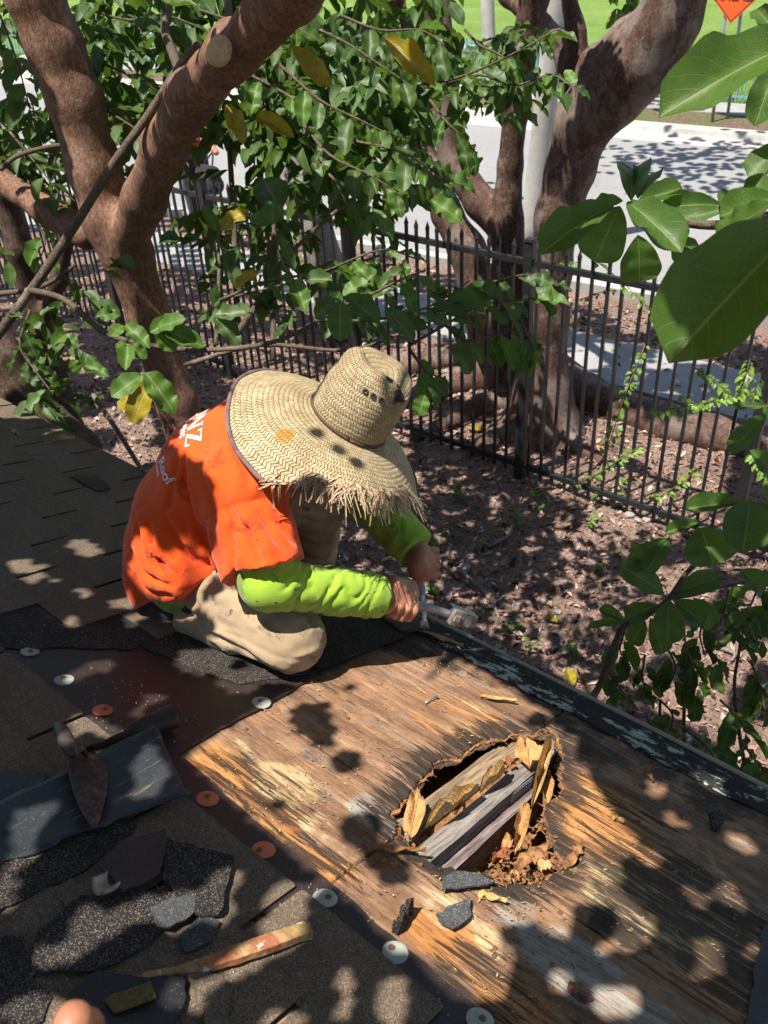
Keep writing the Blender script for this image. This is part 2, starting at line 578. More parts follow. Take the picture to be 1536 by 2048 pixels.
# one gently uneven sheet near the house, flat further out
gx = np.concatenate([[-600, -60], np.linspace(-14, 4, 150), [40, 600]]); gy = np.concatenate([[-600, -20], np.linspace(-1, 9.0, 110), [40, 900]])
GX, GY = np.meshgrid(gx, gy, indexing='ij')
near = sm(-13.5, -12, GX) * (1 - sm(2.5, 3.8, GX)) * sm(-0.9, 0, GY) * (1 - sm(6.2, 6.8, GY))
def ground_z(x, y):
    x = np.asarray(x, float); y = np.asarray(y, float)
    p = np.stack([x * 0.9, y * 0.9, x * 0], -1); q = np.stack([x * 4, y * 4, x * 0 + 3], -1)
    nn = sm(-13.5, -12, x) * (1 - sm(2.5, 3.8, x)) * sm(-0.9, 0, y) * (1 - sm(6.2, 6.8, y))
    return nn * (0.05 * fbm(p, 3) + 0.02 * fbm(q, 3))
GZ = ground_z(GX, GY)
nx, ny = GX.shape
ii = np.arange(nx * ny).reshape(nx, ny)
gf = np.stack([ii[:-1, :-1], ii[1:, :-1], ii[1:, 1:], ii[:-1, 1:]], -1).reshape(-1, 4)
obj('ground', mesh('ground', np.stack([GX, GY, GZ], -1).reshape(-1, 3), gf, smooth=True, mat=M_SOIL), kind='structure')
strip('sidewalk', 6.72, 7.56, 0.03, M_WALK, x0=-40, x1=30, thick=0.12)
jm = NB('joint_shadowless'); M_JOINT = jm.done((0.08, 0.075, 0.07), 0.95)
strip('road', 8.62, 15.25, 0.006, M_ROAD, tilt=TL)
strip('near_kerb', 8.5, 8.64, 0.10, M_KERB, tilt=TL, thick=0.3)
# far kerb: a gutter pan and a raised rounded kerb
kp = [(15.15, 0.012), (15.6, 0.02), (15.66, 0.05), (15.70, 0.12), (15.74, 0.14), (15.92, 0.145), (15.92, -0.2), (15.15, -0.2)]
kv = []; xs = list(np.arange(-60, 31, 3.0))
for x in xs: kv += [(x, y + (x + 5) * TL, z) for y, z in kp]
kf = []
for i in range(len(xs) - 1):
    for k in range(len(kp)):
        a = i * len(kp) + k; c = i * len(kp) + (k + 1) % len(kp)
        kf.append((a, a + len(kp), c + len(kp), c))
obj('far_kerb', mesh('far_kerb', kv, kf, mat=M_KERB), kind='structure')
strip('far_verge', 15.9, 17.05, 0.12, M_VERGE, tilt=TL)
strip('far_sidewalk', 17.0, 17.9, 0.14, M_WALK, x0=-60, x1=40, tilt=TL, thick=0.2)
# the park lawn rises a little behind its fence
lx = np.linspace(-160, 120, 60); ly = np.concatenate([np.linspace(17.85, 60, 60), [120, 400, 900]])
LX, LY = np.meshgrid(lx, ly, indexing='ij')
LZ = 0.10 + 0.9 * sm(24, 60, LY) + 0.05 * fbm(np.stack([LX * 0.2, LY * 0.2, LX * 0], -1), 3)
ii = np.arange(LX.size).reshape(LX.shape)
lf = np.stack([ii[:-1, :-1], ii[1:, :-1], ii[1:, 1:], ii[:-1, 1:]], -1).reshape(-1, 4)
LYt = LY + (LX + 5) * TL * (LY < 18)
obj('lawn', mesh('lawn', np.stack([LX, LYt, LZ], -1).reshape(-1, 3), lf, smooth=True, mat=M_LAWN), kind='structure')
strip('park_path', 21.3, 22.3, 0.30, M_WALK, x0=-60, x1=40, tilt=TL, thick=0.25)

# grass blades standing at the foot of the park fence and over the nearest lawn
def blades(name, n, x0, x1, y0, y1, z, hgt, cols, tilt=TL):
    r = np.random.default_rng(11)
    X = r.uniform(x0, x1, n); Y = r.uniform(y0, y1, n) + (X + 5) * tilt
    a = r.uniform(0, 6.28, n); H = hgt * r.uniform(0.5, 1.2, n); wd = 0.012
    base = np.stack([X, Y, np.full(n, z)], -1)
    s = np.stack([np.cos(a), np.sin(a), 0 * a], -1) * wd
    tip = base + np.stack([r.normal(0, 0.3, n) * H, r.normal(0, 0.3, n) * H, H], -1)
    V = np.stack([base - s, base + s, tip], 1).reshape(-1, 3)
    Fc = np.arange(3 * n).reshape(n, 3)
    c = np.array(cols)[r.integers(0, len(cols), n)] * r.uniform(0.7, 1.2, (n, 1))
    return obj(name, mesh(name, V, Fc, attrs={'col': np.repeat(c, 3, 0)}, mat=M_LITTER), kind='stuff', label='green grass tufts standing along the foot of the park fence', cat='grass')
blades('grass', 9000, -22, -2, 17.9, 21.0, 0.10, 0.10, [(0.09, 0.19, 0.03), (0.16, 0.28, 0.05), (0.22, 0.30, 0.09)])

# leaf litter and bark chips over the bare soil: far too many to count
def litter():
    r = np.random.default_rng(5)
    n1, n2 = 24000, 34000
    X = np.concatenate([r.uniform(-9.5, 1.2, n1), r.uniform(-7, 1.0, n2)]); Y = np.concatenate([r.uniform(1.2, 8.45, n1), r.uniform(1.5, 6.7, n2)])
    ok = ~((Y > 6.6) & (Y < 7.6) & (r.random(len(X)) < 0.93)) & (Y < 8.4)
    X = X[ok]; Y = Y[ok]; big = (np.arange(n1 + n2) < n1)[ok]
    n = len(X)
    L = np.where(big, r.uniform(0.03, 0.085, n), r.uniform(0.012, 0.035, n)); W = L * np.where(big, r.uniform(0.3, 0.55, n), r.uniform(0.15, 0.4, n))
    a = r.uniform(0, 6.283, n); tl = r.normal(0, 0.35, n); ro = r.normal(0, 0.35, n)
    u = np.stack([np.cos(a) * np.cos(tl), np.sin(a) * np.cos(tl), np.sin(tl)], -1)
    s = np.stack([-np.sin(a) * np.cos(ro), np.cos(a) * np.cos(ro), np.sin(ro)], -1)
    z = ground_z(X, Y) + r.uniform(0.004, 0.02, n) + np.where((Y > 6.6) & (Y < 7.6), 0.03, 0)
    c = np.stack([X, Y, z], -1)
    up = np.array([0, 0, 1.0]) * (W * r.uniform(-0.1, 0.5, n))[:, None]
    tipc = np.where(big, 0.25, 0.75)[:, None]
    V = np.stack([c - u * L[:, None] / 2, c + s * W[:, None] / 2 + up, c + u * L[:, None] / 2, c - s * W[:, None] / 2 + up], 1).reshape(-1, 3)
    Fq = np.arange(4 * n).reshape(n, 4); Ft = np.concatenate([Fq[:, [0, 2, 1]][:, ::-1], Fq[:, [0, 3, 2]][:, ::-1]])
    pal = np.array([(0.19, 0.105, 0.078), (0.30, 0.185, 0.14), (0.065, 0.04, 0.03), (0.45, 0.325, 0.265), (0.03, 0.02, 0.017), (0.52, 0.40, 0.31), (0.34, 0.175, 0.12), (0.36, 0.26, 0.06), (0.34, 0.15, 0.05)])
    pr = np.array([22, 26, 11, 17, 8, 8, 9, .5, .5]); pr = pr / pr.sum()
    cc = pal[r.choice(len(pal), n, p=pr)] * r.uniform(0.65, 1.3, (n, 1))
    return obj('leaf_litter', mesh('leaf_litter', V, Ft, attrs={'col': np.repeat(cc, 4, 0)}, mat=M_LITTER), kind='stuff', label='brown leaf litter and bark chips covering the soil', cat='leaf litter')
litter()

# ================================================================== black steel fence
FY = 5.0; FZ = 1.66
fence = empty('fence', (-2.85, FY, 0), 'black steel picket fence with spear tops between yard and sidewalk', 'fence')
def picket_mesh():
    m = MB(); s = 0.0095
    m.box((-s, -s, 0.05), (s, s, 1.735))
    v = [(-s, -s, 1.735), (s, -s, 1.735), (s, s, 1.735), (-s, s, 1.735), (-s * 1.25, -s * 1.25, 1.755), (s * 1.25, -s * 1.25, 1.755), (s * 1.25, s * 1.25, 1.755), (-s * 1.25, s * 1.25, 1.755), (0, 0, 1.805)]
    f = [(0, 1, 5, 4), (1, 2, 6, 5), (2, 3, 7, 6), (3, 0, 4, 7), (4, 5, 8), (5, 6, 8), (6, 7, 8), (7, 4, 8)]
    m.add(v, f)
    return m.build('picket', M_FENCE)
pk = picket_mesh()
postx = [-1.23, -2.83, -4.36, -5.93, -7.5, -9.07, -10.64, -12.2, 0.37]
rr = random.Random(4)
x = -13.0
k = 0
while x < 0.9:
    if min(abs(x - q) for q in postx) > 0.06:
        o = obj('picket', pk, fence); o.location = (x + 2.85 + rr.uniform(-.003, .003), 0, 0.0)
        o.rotation_euler = (rr.gauss(0, .006), rr.gauss(0, .006), rr.uniform(-.12, .12))
    x += 0.0985
pm = box_mesh('post', (-0.032, -0.032, -0.1), (0.032, 0.032, 1.79), 0.003, M_FENCE)
cm = box_mesh('post_cap', (-0.037, -0.037, 1.79), (0.037, 0.037, 1.815), 0.008, M_FENCE)
for q in postx:
    o = obj('post', pm, fence); o.location = (q + 2.85, 0, 0)
    obj('post_cap', cm, o)
sp = sorted(postx)
for i in range(len(sp) - 1):
    L = sp[i + 1] - sp[i] - 0.064
    for z in (0.12, FZ):
        rm = box_mesh('rail', (0, -0.0165, -0.02), (L, 0.0165, 0.02), 0.002, M_FENCE)
        o = obj('rail', rm, fence); o.location = (sp[i] + 0.032 + 2.85, 0, z)

# teal park fence across the street
tf = empty('park_fence', (-8, 17.95, 0.1), 'teal steel picket fence along the park lawn across the street', 'fence')
def far_fence():
    m = MB(); posts = []
    xs = np.arange(-30, 14, 0.125)
    for j, x in enumerate(xs):
        y = 17.95 + (x + 5) * TL
        if j % 20 == 0: posts.append((x, y)); continue
        s = 0.011
        m.box((x - s, y - s, 0.14), (x + s, y + s, 1.02))
    me = m.build('picket_row', M_TEAL); o = obj('picket_row', me); keep_world(o, tf); o['kind'] = 'stuff'
    for (x, y) in posts:
        o = obj('post', box_mesh('post', (x - .035, y - .035, 0.05), (x + .035, y + .035, 1.08), 0.005, M_TEAL)); keep_world(o, tf)
    for z in (0.24, 0.93):
        v = np.array(box((-30, -0.016, z - .018), (14, 0.016, z + .018))[0]); v[:, 1] += 17.95 + (v[:, 0] + 5) * TL
        o = obj('rail', mesh('rail', v, box((0, 0, 0), (1, 1, 1))[1], mat=M_TEAL)); keep_world(o, tf)
far_fence()

# ================================================================== poles, sign
def pole(label, pts, r0, r1, cat='utility pole', extra=True):
    b = np.array(pts[0], float); t = np.array(pts[1], float)
    o = empty('utility_pole', tuple(b), label, cat)
    P = np.array([b + (t - b) * s for s in np.linspace(-0.02, 1, 14)])
    s = obj('shaft', tube('shaft', P, np.linspace(r0, r1, 14), 16, M_POLE)); keep_world(s, o)
    return o
pb = gp(1058, 500); pt = yp(1122, -60, pb[1] - 0.05)
pole('pale concrete utility pole beside the big trunk at the near kerb', (pb, pb + (pt - pb) * 1.9), 0.135, 0.105)
qb = gp(982, 190, 0.12); qt = yp(972, -60, qb[1])
pole('thin grey far pole standing by the park fence', (qb, qb + (qt - qb) * 2.2), 0.14, 0.12)

def sign():
    pL = gp(1425, 244, 0.12)
    o = empty('road_sign', tuple(pL), 'orange diamond road work sign on two steel posts across the street', 'sign')
    Y = pL[1] - 0.06
    c = yp(1469, -42, Y); tipb = yp(1467, 48, Y)
    R = abs(c[2] - tipb[2]) * 1.0
    R = 0.60
    cx = 0.5 * (c[0] + tipb[0]); cz = tipb[2] + R
    def dia(r, y0, y1):
        v = [(cx, y0, cz - r), (cx + r, y0, cz), (cx, y0, cz + r), (cx - r, y0, cz), (cx, y1, cz - r), (cx + r, y1, cz), (cx, y1, cz + r), (cx - r, y1, cz)]
        f = [(0, 1, 2, 3), (7, 6, 5, 4), (0, 4, 5, 1), (1, 5, 6, 2), (2, 6, 7, 3), (3, 7, 4, 0)]
        return v, f
    b = NB('fluorescent_orange'); MO = b.done((0.80, 0.10, 0.012), 0.5)
    b = NB('sign_black'); MK = b.done((0.02, 0.02, 0.02), 0.6)
    p = obj('panel', mesh('panel', *dia(R, Y - 0.004, Y + 0.004), mat=MO)); keep_world(p, o)
    # black border: a ring proud of the panel
    v1, _ = dia(R * 0.955, Y - 0.007, Y - 0.0045); v2, _ = dia(R * 0.925, Y - 0.007, Y - 0.0045)
    v = v1[:4] + v2[:4]; f = [(i, (i + 1) % 4, 4 + (i + 1) % 4, 4 + i) for i in range(4)]
    q = obj('border', mesh('border', v, f, mat=MK)); keep_world(q, o)
    for txt, dz, sz in (('ROAD', 0.22, .2), ('WORK', 0.0, .2), ('AHEAD', -0.215, .19)):
        cu = bpy.data.curves.new('lettering', 'FONT'); cu.body = txt; cu.size = sz; cu.align_x = 'CENTER'; cu.align_y = 'CENTER'; cu.extrude = 0.001; cu.offset = 0.004
        t = bpy.data.objects.new('lettering', cu); COL.objects.link(t)
        t.matrix_world = Matrix.Translation((cx, Y - 0.008, cz + dz)) @ Matrix.Rotation(math.pi / 2, 4, 'X')
        cu.materials.append(MK); bpy.context.view_layer.update()
        me = bpy.data.meshes.new_from_object(t.evaluated_get(bpy.context.evaluated_depsgraph_get()))
        M = t.matrix_world.copy(); bpy.data.objects.remove(t)
        me.transform(M); l = obj('lettering', me); keep_world(l, o)
    for x, Yp in ((1425, pL[1]), (1455, pL[1] + 0.0)):
        g = gp(x, 244 if x == 1425 else 237, 0.12)
        top = yp(1453 if x == 1425 else 1484, 0, Y + 0.04)
        P = [np.array([g[0], g[1], 0.0]), np.array([top[0], Y + 0.03, cz + 0.15])]
        s = obj('post', tube('post', [P[0], (P[0] + P[1]) / 2, P[1]], 0.028, 8, M_STEEL)); keep_world(s, o)
sign()
# ================================================================== bark and leaf materials
def m_bark(name, dark, mid, light, sx=(14, 14, 3), peel=0.0):
    b = NB(name); P = b.geo()
    n = b.noise(b.map(P, sx), 6, 6, 0.65, 0.4); n2 = b.noise(P, 3.0, 5, 0.6); n3 = b.noise(b.map(P, (60, 60, 14)), 3, 4, 0.7)
    c = b.ramp(n, [(0.28, dark), (0.5, mid), (0.75, light)])
    c = b.mix(b.ramp(n2, [(0.42, 0), (0.62, 0.6)]), c, tuple(x * 0.62 for x in mid))
    c = b.mix(b.ramp(n3, [(0.36, 0.75), (0.5, 0)]), c, tuple(x * 0.5 for x in dark))
    if peel > 0:
        p = b.noise(b.map(P, (2.5, 2.5, 1.2)), 1.6, 6, 0.7)
        c = b.mix(b.ramp(p, [(0.5, 0), (0.58, peel)]), c, (0.27, 0.235, 0.20))
    rg = b.noise(b.map(P, (3, 3, 26)), 1.2, 5, 0.7, 0.6)
    c = b.mix(b.ramp(rg, [(0.60, 0), (0.68, 0.55)]), c, tuple(x * 0.6 for x in dark))
    pa = b.noise(P, 5.5, 6, 0.7)
    c = b.mix(b.ramp(pa, [(0.55, 0), (0.66, 0.55)]), c, tuple(min(1, x * 1.25 + .02) for x in light))
    lich = b.voro(P, 34)
    c = b.mix(b.math('MULTIPLY', b.ramp(lich, [(0.1, 0.4), (0.25, 0)]), b.ramp(n2, [(0.5, 0), (0.6, 1)])), c, (0.30, 0.28, 0.23))
    h = b.math('ADD', n, b.math('MULTIPLY', n3, 0.7))
    return b.done(c, 0.75, b.bump(h, 0.6, 0.010), spec=0.25)
M_BARK = m_bark('guava_bark', (0.095, 0.048, 0.030), (0.235, 0.122, 0.076), (0.38, 0.225, 0.15), (11, 11, 4))
M_BARKD = m_bark('dark_bark', (0.035, 0.022, 0.016), (0.10, 0.064, 0.045), (0.19, 0.13, 0.095))
M_FIG = m_bark('fig_bark', (0.040, 0.021, 0.015), (0.125, 0.066, 0.047), (0.20, 0.145, 0.12), (9, 9, 5), 0.45)
M_GREYB = m_bark('grey_bark', (0.09, 0.078, 0.066), (0.23, 0.205, 0.175), (0.36, 0.33, 0.29))
M_TWIG = m_bark('twig_bark', (0.05, 0.035, 0.024), (0.135, 0.095, 0.065), (0.25, 0.20, 0.15), (30, 30, 30))
b = NB('cut_wood'); M_CUT = b.done(b.ramp(b.noise(b.map(b.geo(), (40, 40, 40)), 2, 3), [(0.3, (0.42, 0.30, 0.16)), (0.7, (0.62, 0.50, 0.32))]), 0.8)

def m_leaf(name, dark, light, vein, gloss=0.5, trans=0.3, tcol=(0.20, 0.34, 0.03), spots=0.0, vs=14.0, blot=None, vf=0.55, rw_=1.0):
    b = NB(name)
    uv = b.sep(b.tc('UV')); P = b.tc('Object')
    tint = b.math('ADD', b.attr('tint', 2), b.math('MULTIPLY', b.rand(), 0.6))
    s = b.math('ABSOLUTE', b.math('SUBTRACT', uv[1], 0.5))
    ph = b.math('SUBTRACT', b.math('MULTIPLY', uv[0], vs), b.math('MULTIPLY', s, vs * 0.62))
    fr = b.math('ABSOLUTE', b.math('SUBTRACT', b.math('FRACT', ph), 0.5))
    side = b.math('MULTIPLY', b.ramp(fr, [(0.0, 1), (0.075 * rw_, 0)]), b.ramp(s, [(0.0, 1), (0.47, 0.15)]))
    rib = b.ramp(s, [(0.0, 1), (0.022 * rw_, 0.9), (0.04 * rw_, 0)])
    vein_f = b.math('MAXIMUM', b.math('MULTIPLY', side, vf), rib)
    n = b.noise(b.geo(), 30, 4, 0.6)
    c = b.mix(b.math('MULTIPLY', tint, 0.8, clamp=True), dark, light)
    c = b.mix(b.ramp(n, [(0.4, 0), (0.7, 0.35)]), c, tuple(x * 0.55 for x in dark))
    if blot:
        bl = b.noise(b.map(b.tc('UV'), (3, 2, 1)), 1.7, 4, 0.6)
        c = b.mix(b.ramp(bl, [(0.48, 0), (0.58, 0.85)]), c, blot)
    c = b.mix(vein_f, c, vein)
    if spots > 0:
        v = b.voro(b.geo(), 420); w = b.noise(b.geo(), 22, 3, 0.6)
        sp = b.math('MULTIPLY', b.ramp(v, [(0.18, 1), (0.32, 0)]), b.ramp(w, [(0.42, 0), (0.6, spots)]))
        c = b.mix(sp, c, (0.50, 0.46, 0.30))
    h = b.math('ADD', b.math('MULTIPLY', vein_f, -0.6), b.math('MULTIPLY', n, 0.5))
    bm_ = b.bump(h, 0.35, 0.004)
    b.done(c, gloss, bm_, spec=0.5)
    t = b.node('ShaderNodeBsdfTranslucent'); b.link(b.mix(0.55, c, tcol), t.inputs[0]); b.link(bm_, t.inputs['Normal'])
    mx = b.node('ShaderNodeMixShader'); mx.inputs[0].default_value = trans
    b.link(b.p.outputs[0], mx.inputs[1]); b.link(t.outputs[0], mx.inputs[2]); b.link(mx.outputs[0], b.out.inputs[0])
    return b.m
ML_DARK = m_leaf('leaf_dark', (0.032, 0.074, 0.014), (0.098, 0.170, 0.026), (0.13, 0.20, 0.06), trans=0.32, vf=0.25)
ML_MID = m_leaf('leaf_mid', (0.065, 0.145, 0.017), (0.15, 0.26, 0.035), (0.19, 0.30, 0.08), trans=0.36, vf=0.3)
ML_BIG = m_leaf('leaf_broad', (0.050, 0.120, 0.016), (0.105, 0.20, 0.028), (0.26, 0.30, 0.085), gloss=0.48, trans=0.46, spots=0.5, vs=9, vf=0.8, rw_=0.55)
ML_BRIGHT = m_leaf('leaf_young', (0.13, 0.27, 0.022), (0.22, 0.38, 0.045), (0.28, 0.40, 0.09), gloss=0.4, trans=0.4, vf=0.3)
ML_CROWN = m_leaf('leaf_crown', (0.026, 0.055, 0.014), (0.06, 0.10, 0.024), (0.10, 0.14, 0.05), trans=0.12, vf=0.2)
ML_YEL = m_leaf('leaf_yellow', (0.34, 0.25, 0.012), (0.48, 0.30, 0.014), (0.40, 0.30, 0.05), gloss=0.42, trans=0.3, tcol=(0.6, 0.4, 0.02), blot=(0.15, 0.19, 0.015), spots=0.1)
ML_SPOT = m_leaf('leaf_speckled', (0.045, 0.095, 0.02), (0.09, 0.15, 0.03), (0.16, 0.2, 0.07), gloss=0.45, trans=0.25, spots=1.0, vf=0.3)

def leaf_template(nl, nw, fold, bend, wave, seed, shape=(0.75, 0.85), widest=1.0):
    r = np.random.default_rng(seed)
    V = []; UV = []
    t = np.linspace(0, 1, nl + 1)
    w = (t ** shape[0]) * ((1 - t) ** shape[1]); w = w / w.max()
    w[0] = 0.02; w[-1] = 0.015
    ph = r.uniform(0, 6)
    for i, ti in enumerate(t):
        for j in range(-nw, nw + 1):
            s = j / nw
            y = s * w[i] * 0.5 * (1 + 0.025 * math.sin(ti * 11 + s + ph))
            z = abs(s) ** 1.3 * w[i] * fold - bend * ti * ti + wave * math.sin(ti * 9 + ph) * s * w[i] * 0.4 + wave * 0.5 * math.sin(ti * 17 + 2 * ph) * abs(s) * w[i]
            V.append((ti - 0.12 * bend * ti * ti, y, z)); UV.append((ti, 0.5 + 0.5 * s * 0.98))
    F = []
    k = 2 * nw + 1
    for i in range(nl):
        for j in range(2 * nw):
            a = i * k + j
            F.append((a, a + k, a + k + 1, a + 1))
    return np.array(V), np.array(F), np.array(UV)
LT_HI = [leaf_template(12, 3, f, bd, wv, i, (0.7, 0.62)) for i, (f, bd, wv) in enumerate([(0.10, 0.10, 0.10), (0.16, 0.22, 0.14), (0.05, 0.05, 0.16), (0.2, 0.15, 0.08), (0.12, 0.32, 0.2)])]
LT_BIG = [leaf_template(16, 4, f, bd, wv, i + 20, (0.78, 0.36)) for i, (f, bd, wv) in enumerate([(0.08, 0.10, 0.05), (0.14, 0.2, 0.07), (0.05, 0.06, 0.08), (0.18, 0.14, 0.05), (0.1, 0.25, 0.09)])]
LT_LO = [leaf_template(6, 1, f, bd, wv, i, (0.75, 0.8)) for i, (f, bd, wv) in enumerate([(0.12, 0.12, 0.08), (0.2, 0.28, 0.1), (0.08, 0.05, 0.1), (0.25, 0.18, 0.05)])]
_lm = {}
def leaf_mesh(mat, var, hi=True):
    key = (mat.name, var, hi)
    if key not in _lm:
        V, F, U = (LT_BIG if mat is ML_BIG else LT_HI)[var]
        _lm[key] = mesh('leaf', V, F, smooth=True, uv=U, attrs={'tint': np.full(len(V), 0.1)}, mat=mat)
    return _lm[key]

def frame(d, up):
    d = nrm(d); s = nrm(np.cross(up, d)); n = np.cross(d, s)
    return d, s, n

LEAF_COUNT = {}
def leaf_obj(parent, base, d, up, L, W, mat, var=None, label=None):
    var = random.randrange(5) if var is None else var
    o = bpy.data.objects.new('leaf', leaf_mesh(mat, var))
    COL.objects.link(o)
    d, s, n = frame(d, up)
    M = Matrix([[d[i] * L, s[i] * W, n[i] * L, base[i]] for i in range(3)] + [[0, 0, 0, 1]])
    o.parent = parent
    o.matrix_parent_inverse = wmat(parent).inverted()
    o.matrix_basis = M
    if label: o['label'] = label
    LEAF_COUNT[parent.name] = LEAF_COUNT.get(parent.name, 0) + 1
    return o

def leaf_px(parent, b, t, depth, wpx, mat, dt=0.0, up=None, var=None, label=None):
    "leaf from base pixel to tip pixel; dt = how much nearer (-) or farther (+) the tip is; up tilts the blade"
    B = px(b[0], b[1], depth); T = px(t[0], t[1], depth + dt)
    L = np.linalg.norm(T - B); W = wpx * depth / F_PX
    toc = nrm(CAM - B)
    u = toc * 0.75 + np.array([0, 0, 0.65]) if up is None else np.asarray(up, float)
    return leaf_obj(parent, B, T - B, u, L, W, mat, var, label)

class Mass:
    "many small leaves in one mesh"
    def __init__(s): s.d = {k: [] for k in ('b', 'd', 'u', 'L', 'W', 't')}
    def add(s, b, d, u, L, W, t):
        for k, v in zip(('b', 'd', 'u', 'L', 'W', 't'), (b, d, u, L, W, t)): s.d[k].append(v)
    def n(s): return len(s.d['b'])
    def build(s, name, mat):
        b = np.array(s.d['b']); d = np.array(s.d['d']); u = np.array(s.d['u']); L = np.array(s.d['L']); W = np.array(s.d['W']); t = np.array(s.d['t'])
        d /= np.linalg.norm(d, axis=1)[:, None]
        sd = np.cross(u, d); sd /= np.maximum(1e-6, np.linalg.norm(sd, axis=1))[:, None]
        nn = np.cross(d, sd)
        Vs = []; Fs = []; Us = []; Ts = []; off = 0
        for k in range(len(LT_LO)):
            m = np.arange(len(b)) % len(LT_LO) == k
            if not m.any(): continue
            V, F, U = LT_LO[k]
            P = b[m][:, None] + V[None, :, 0:1] * (d[m] * L[m][:, None])[:, None] + V[None, :, 1:2] * (sd[m] * W[m][:, None])[:, None] + V[None, :, 2:3] * (nn[m] * L[m][:, None])[:, None]
            q = m.sum(); kv = len(V)
            Vs.append(P.reshape(-1, 3)); Fs.append((F[None] + (np.arange(q) * kv)[:, None, None]).reshape(-1, 4) + off)
            Us.append(np.tile(U, (q, 1))); Ts.append(np.repeat(t[m], kv)); off += q * kv
        return mesh(name, np.vstack(Vs), np.vstack(Fs), smooth=True, uv=np.vstack(Us), attrs={'tint': np.concatenate(Ts)}, mat=mat)

DOWN = np.array([0, 0, -1.0])
def spray(pts, n, L, droop=0.5, start=0.15, wr=0.46, whorl=True, r=random, upj=0.35):
    "yield leaf frames along a twig"
    P = spline(pts, 8); T = np.gradient(P, axis=0)
    out = []
    for i in range(n):
        f = start + (1 - start) * (i + 0.5) / n
        f = min(1, f + r.uniform(-.04, .04))
        k = min(len(P) - 1, int(f * (len(P) - 1)))
        t = nrm(T[k]); s = nrm(np.cross(t, np.array([0, 0, 1.0])))
        sg = 1 if i % 2 else -1
        d = t * r.uniform(0.25, 0.8) + s * sg * r.uniform(0.6, 1.0) + DOWN * r.uniform(0.3, 1.2) * droop + np.array([r.gauss(0, .2) for _ in range(3)])
        toc = nrm(CAM - P[k])
        u = np.array([r.gauss(0, upj), r.gauss(0, upj), 1.0]) + 0.35 * toc
        ll = L * r.uniform(0.55, 1.25)
        base = P[k] + nrm(d) * 0.012
        out.append((base, d, u, ll, ll * wr * r.uniform(0.85, 1.15)))
    return out

def twig_tube(parent, pts, r0, r1, mat=None, name='branch', sides=7):
    P = spline(pts, 6)
    rad = np.linspace(r0, r1, len(P))
    o = obj(name, tube(name, P, rad, sides, mat or M_TWIG))
    keep_world(o, parent)
    return o

# ================================================================== tree beside the roof
def SP(*q): return [px(*p) for p in q]
TREE_BASE = yp(420, 1010, 2.45)
tree = empty('guava_tree', (TREE_BASE[0], TREE_BASE[1], 0), 'brown forked tree behind the worker, leaning over the roof eave', 'tree')
def tree_trunk():
    Y = lambda x, y, yy: yp(x, y, yy)
    base = [np.array([TREE_BASE[0] - .02, TREE_BASE[1], -0.15]), Y(415, 1000, 2.45), Y(352, 800, 2.45), Y(300, 640, 2.45), Y(255, 510, 2.43), Y(225, 440, 2.42)]
    A = [Y(222, 450, 2.42), Y(190, 340, 2.42), Y(150, 200, 2.42), Y(108, 90, 2.40), Y(68, -20, 2.38), Y(20, -160, 2.35), Y(-40, -330, 2.3)]
    B = [Y(250, 500, 2.42), Y(290, 400, 2.38), Y(330, 290, 2.34), Y(385, 190, 2.28), Y(470, 100, 2.2), Y(590, -20, 2.08), Y(720, -150, 1.95), Y(850, -260, 1.8)]
    C = [Y(175, 470, 2.42), Y(90, 420, 2.4), Y(0, 360, 2.38), Y(-120, 290, 2.3)]
    sc = lambda p: p
    lo = np.array([-6.2, 1.5, -0.2]); hi = np.array([-1.0, 3.3, 5.2])
    allp = np.array(base + A + B + C)
    s = SDF(allp.min(0) - 0.4, allp.max(0) + 0.4, 0.017)
    s.chain(base, [0.27, 0.125, 0.105, 0.098, 0.108, 0.125], 0.05)
    s.chain(A, [0.11, 0.113, 0.115, 0.112, 0.11, 0.105, 0.09], 0.05)
    s.chain(B, [0.09, 0.088, 0.086, 0.082, 0.078, 0.072, 0.065, 0.06], 0.05)
    s.chain(C, [0.075, 0.062, 0.058, 0.05], 0.05)
    # branch stub with a pale sawn face
    p = Y(430, 140, 2.24); q = px(438, 104, 2.735)
    s.cone(p, q, 0.042, 0.036, 0.03)
    s.displace(lambda P: 0.012 * fbm(P * np.array([7, 7, 3.0]), 3) + 0.005 * fbm(P * np.array([22, 22, 6.0]), 2), 0.06)
    ax = nrm(q - p)
    s.cut_plane  # (kept whole: the sawn face is its own disc)
    o = obj('trunk', s.build('trunk', M_BARK)); keep_world(o, tree)
    # sawn disc
    e1 = nrm(np.cross(ax, [0, 0, 1])); e2 = np.cross(ax, e1); c = q + ax * 0.052
    v = []
    for rr_, zz in ((0, 0.003), (0.024, 0.002), (0.037, 0.0), (0.041, -0.06)):
        for k in range(20):
            a = k * 2 * math.pi / 20
            v.append(c + (e1 * math.cos(a) + e2 * math.sin(a)) * max(rr_, 0.0005) * (1 + 0.08 * math.sin(2 * a)) + ax * zz)
    f = [(i * 20 + k, i * 20 + (k + 1) % 20, (i + 1) * 20 + (k + 1) % 20, (i + 1) * 20 + k) for i in range(3) for k in range(20)]
    o = obj('sawn_stub', mesh('sawn_stub', v, f, smooth=True, mat=M_CUT)); keep_world(o, tree)
tree_trunk()

def yleaf(parent, b, t, d, w, dt=0.0, **k): return leaf_px(parent, b, t, d, w, ML_YEL, dt, **k)
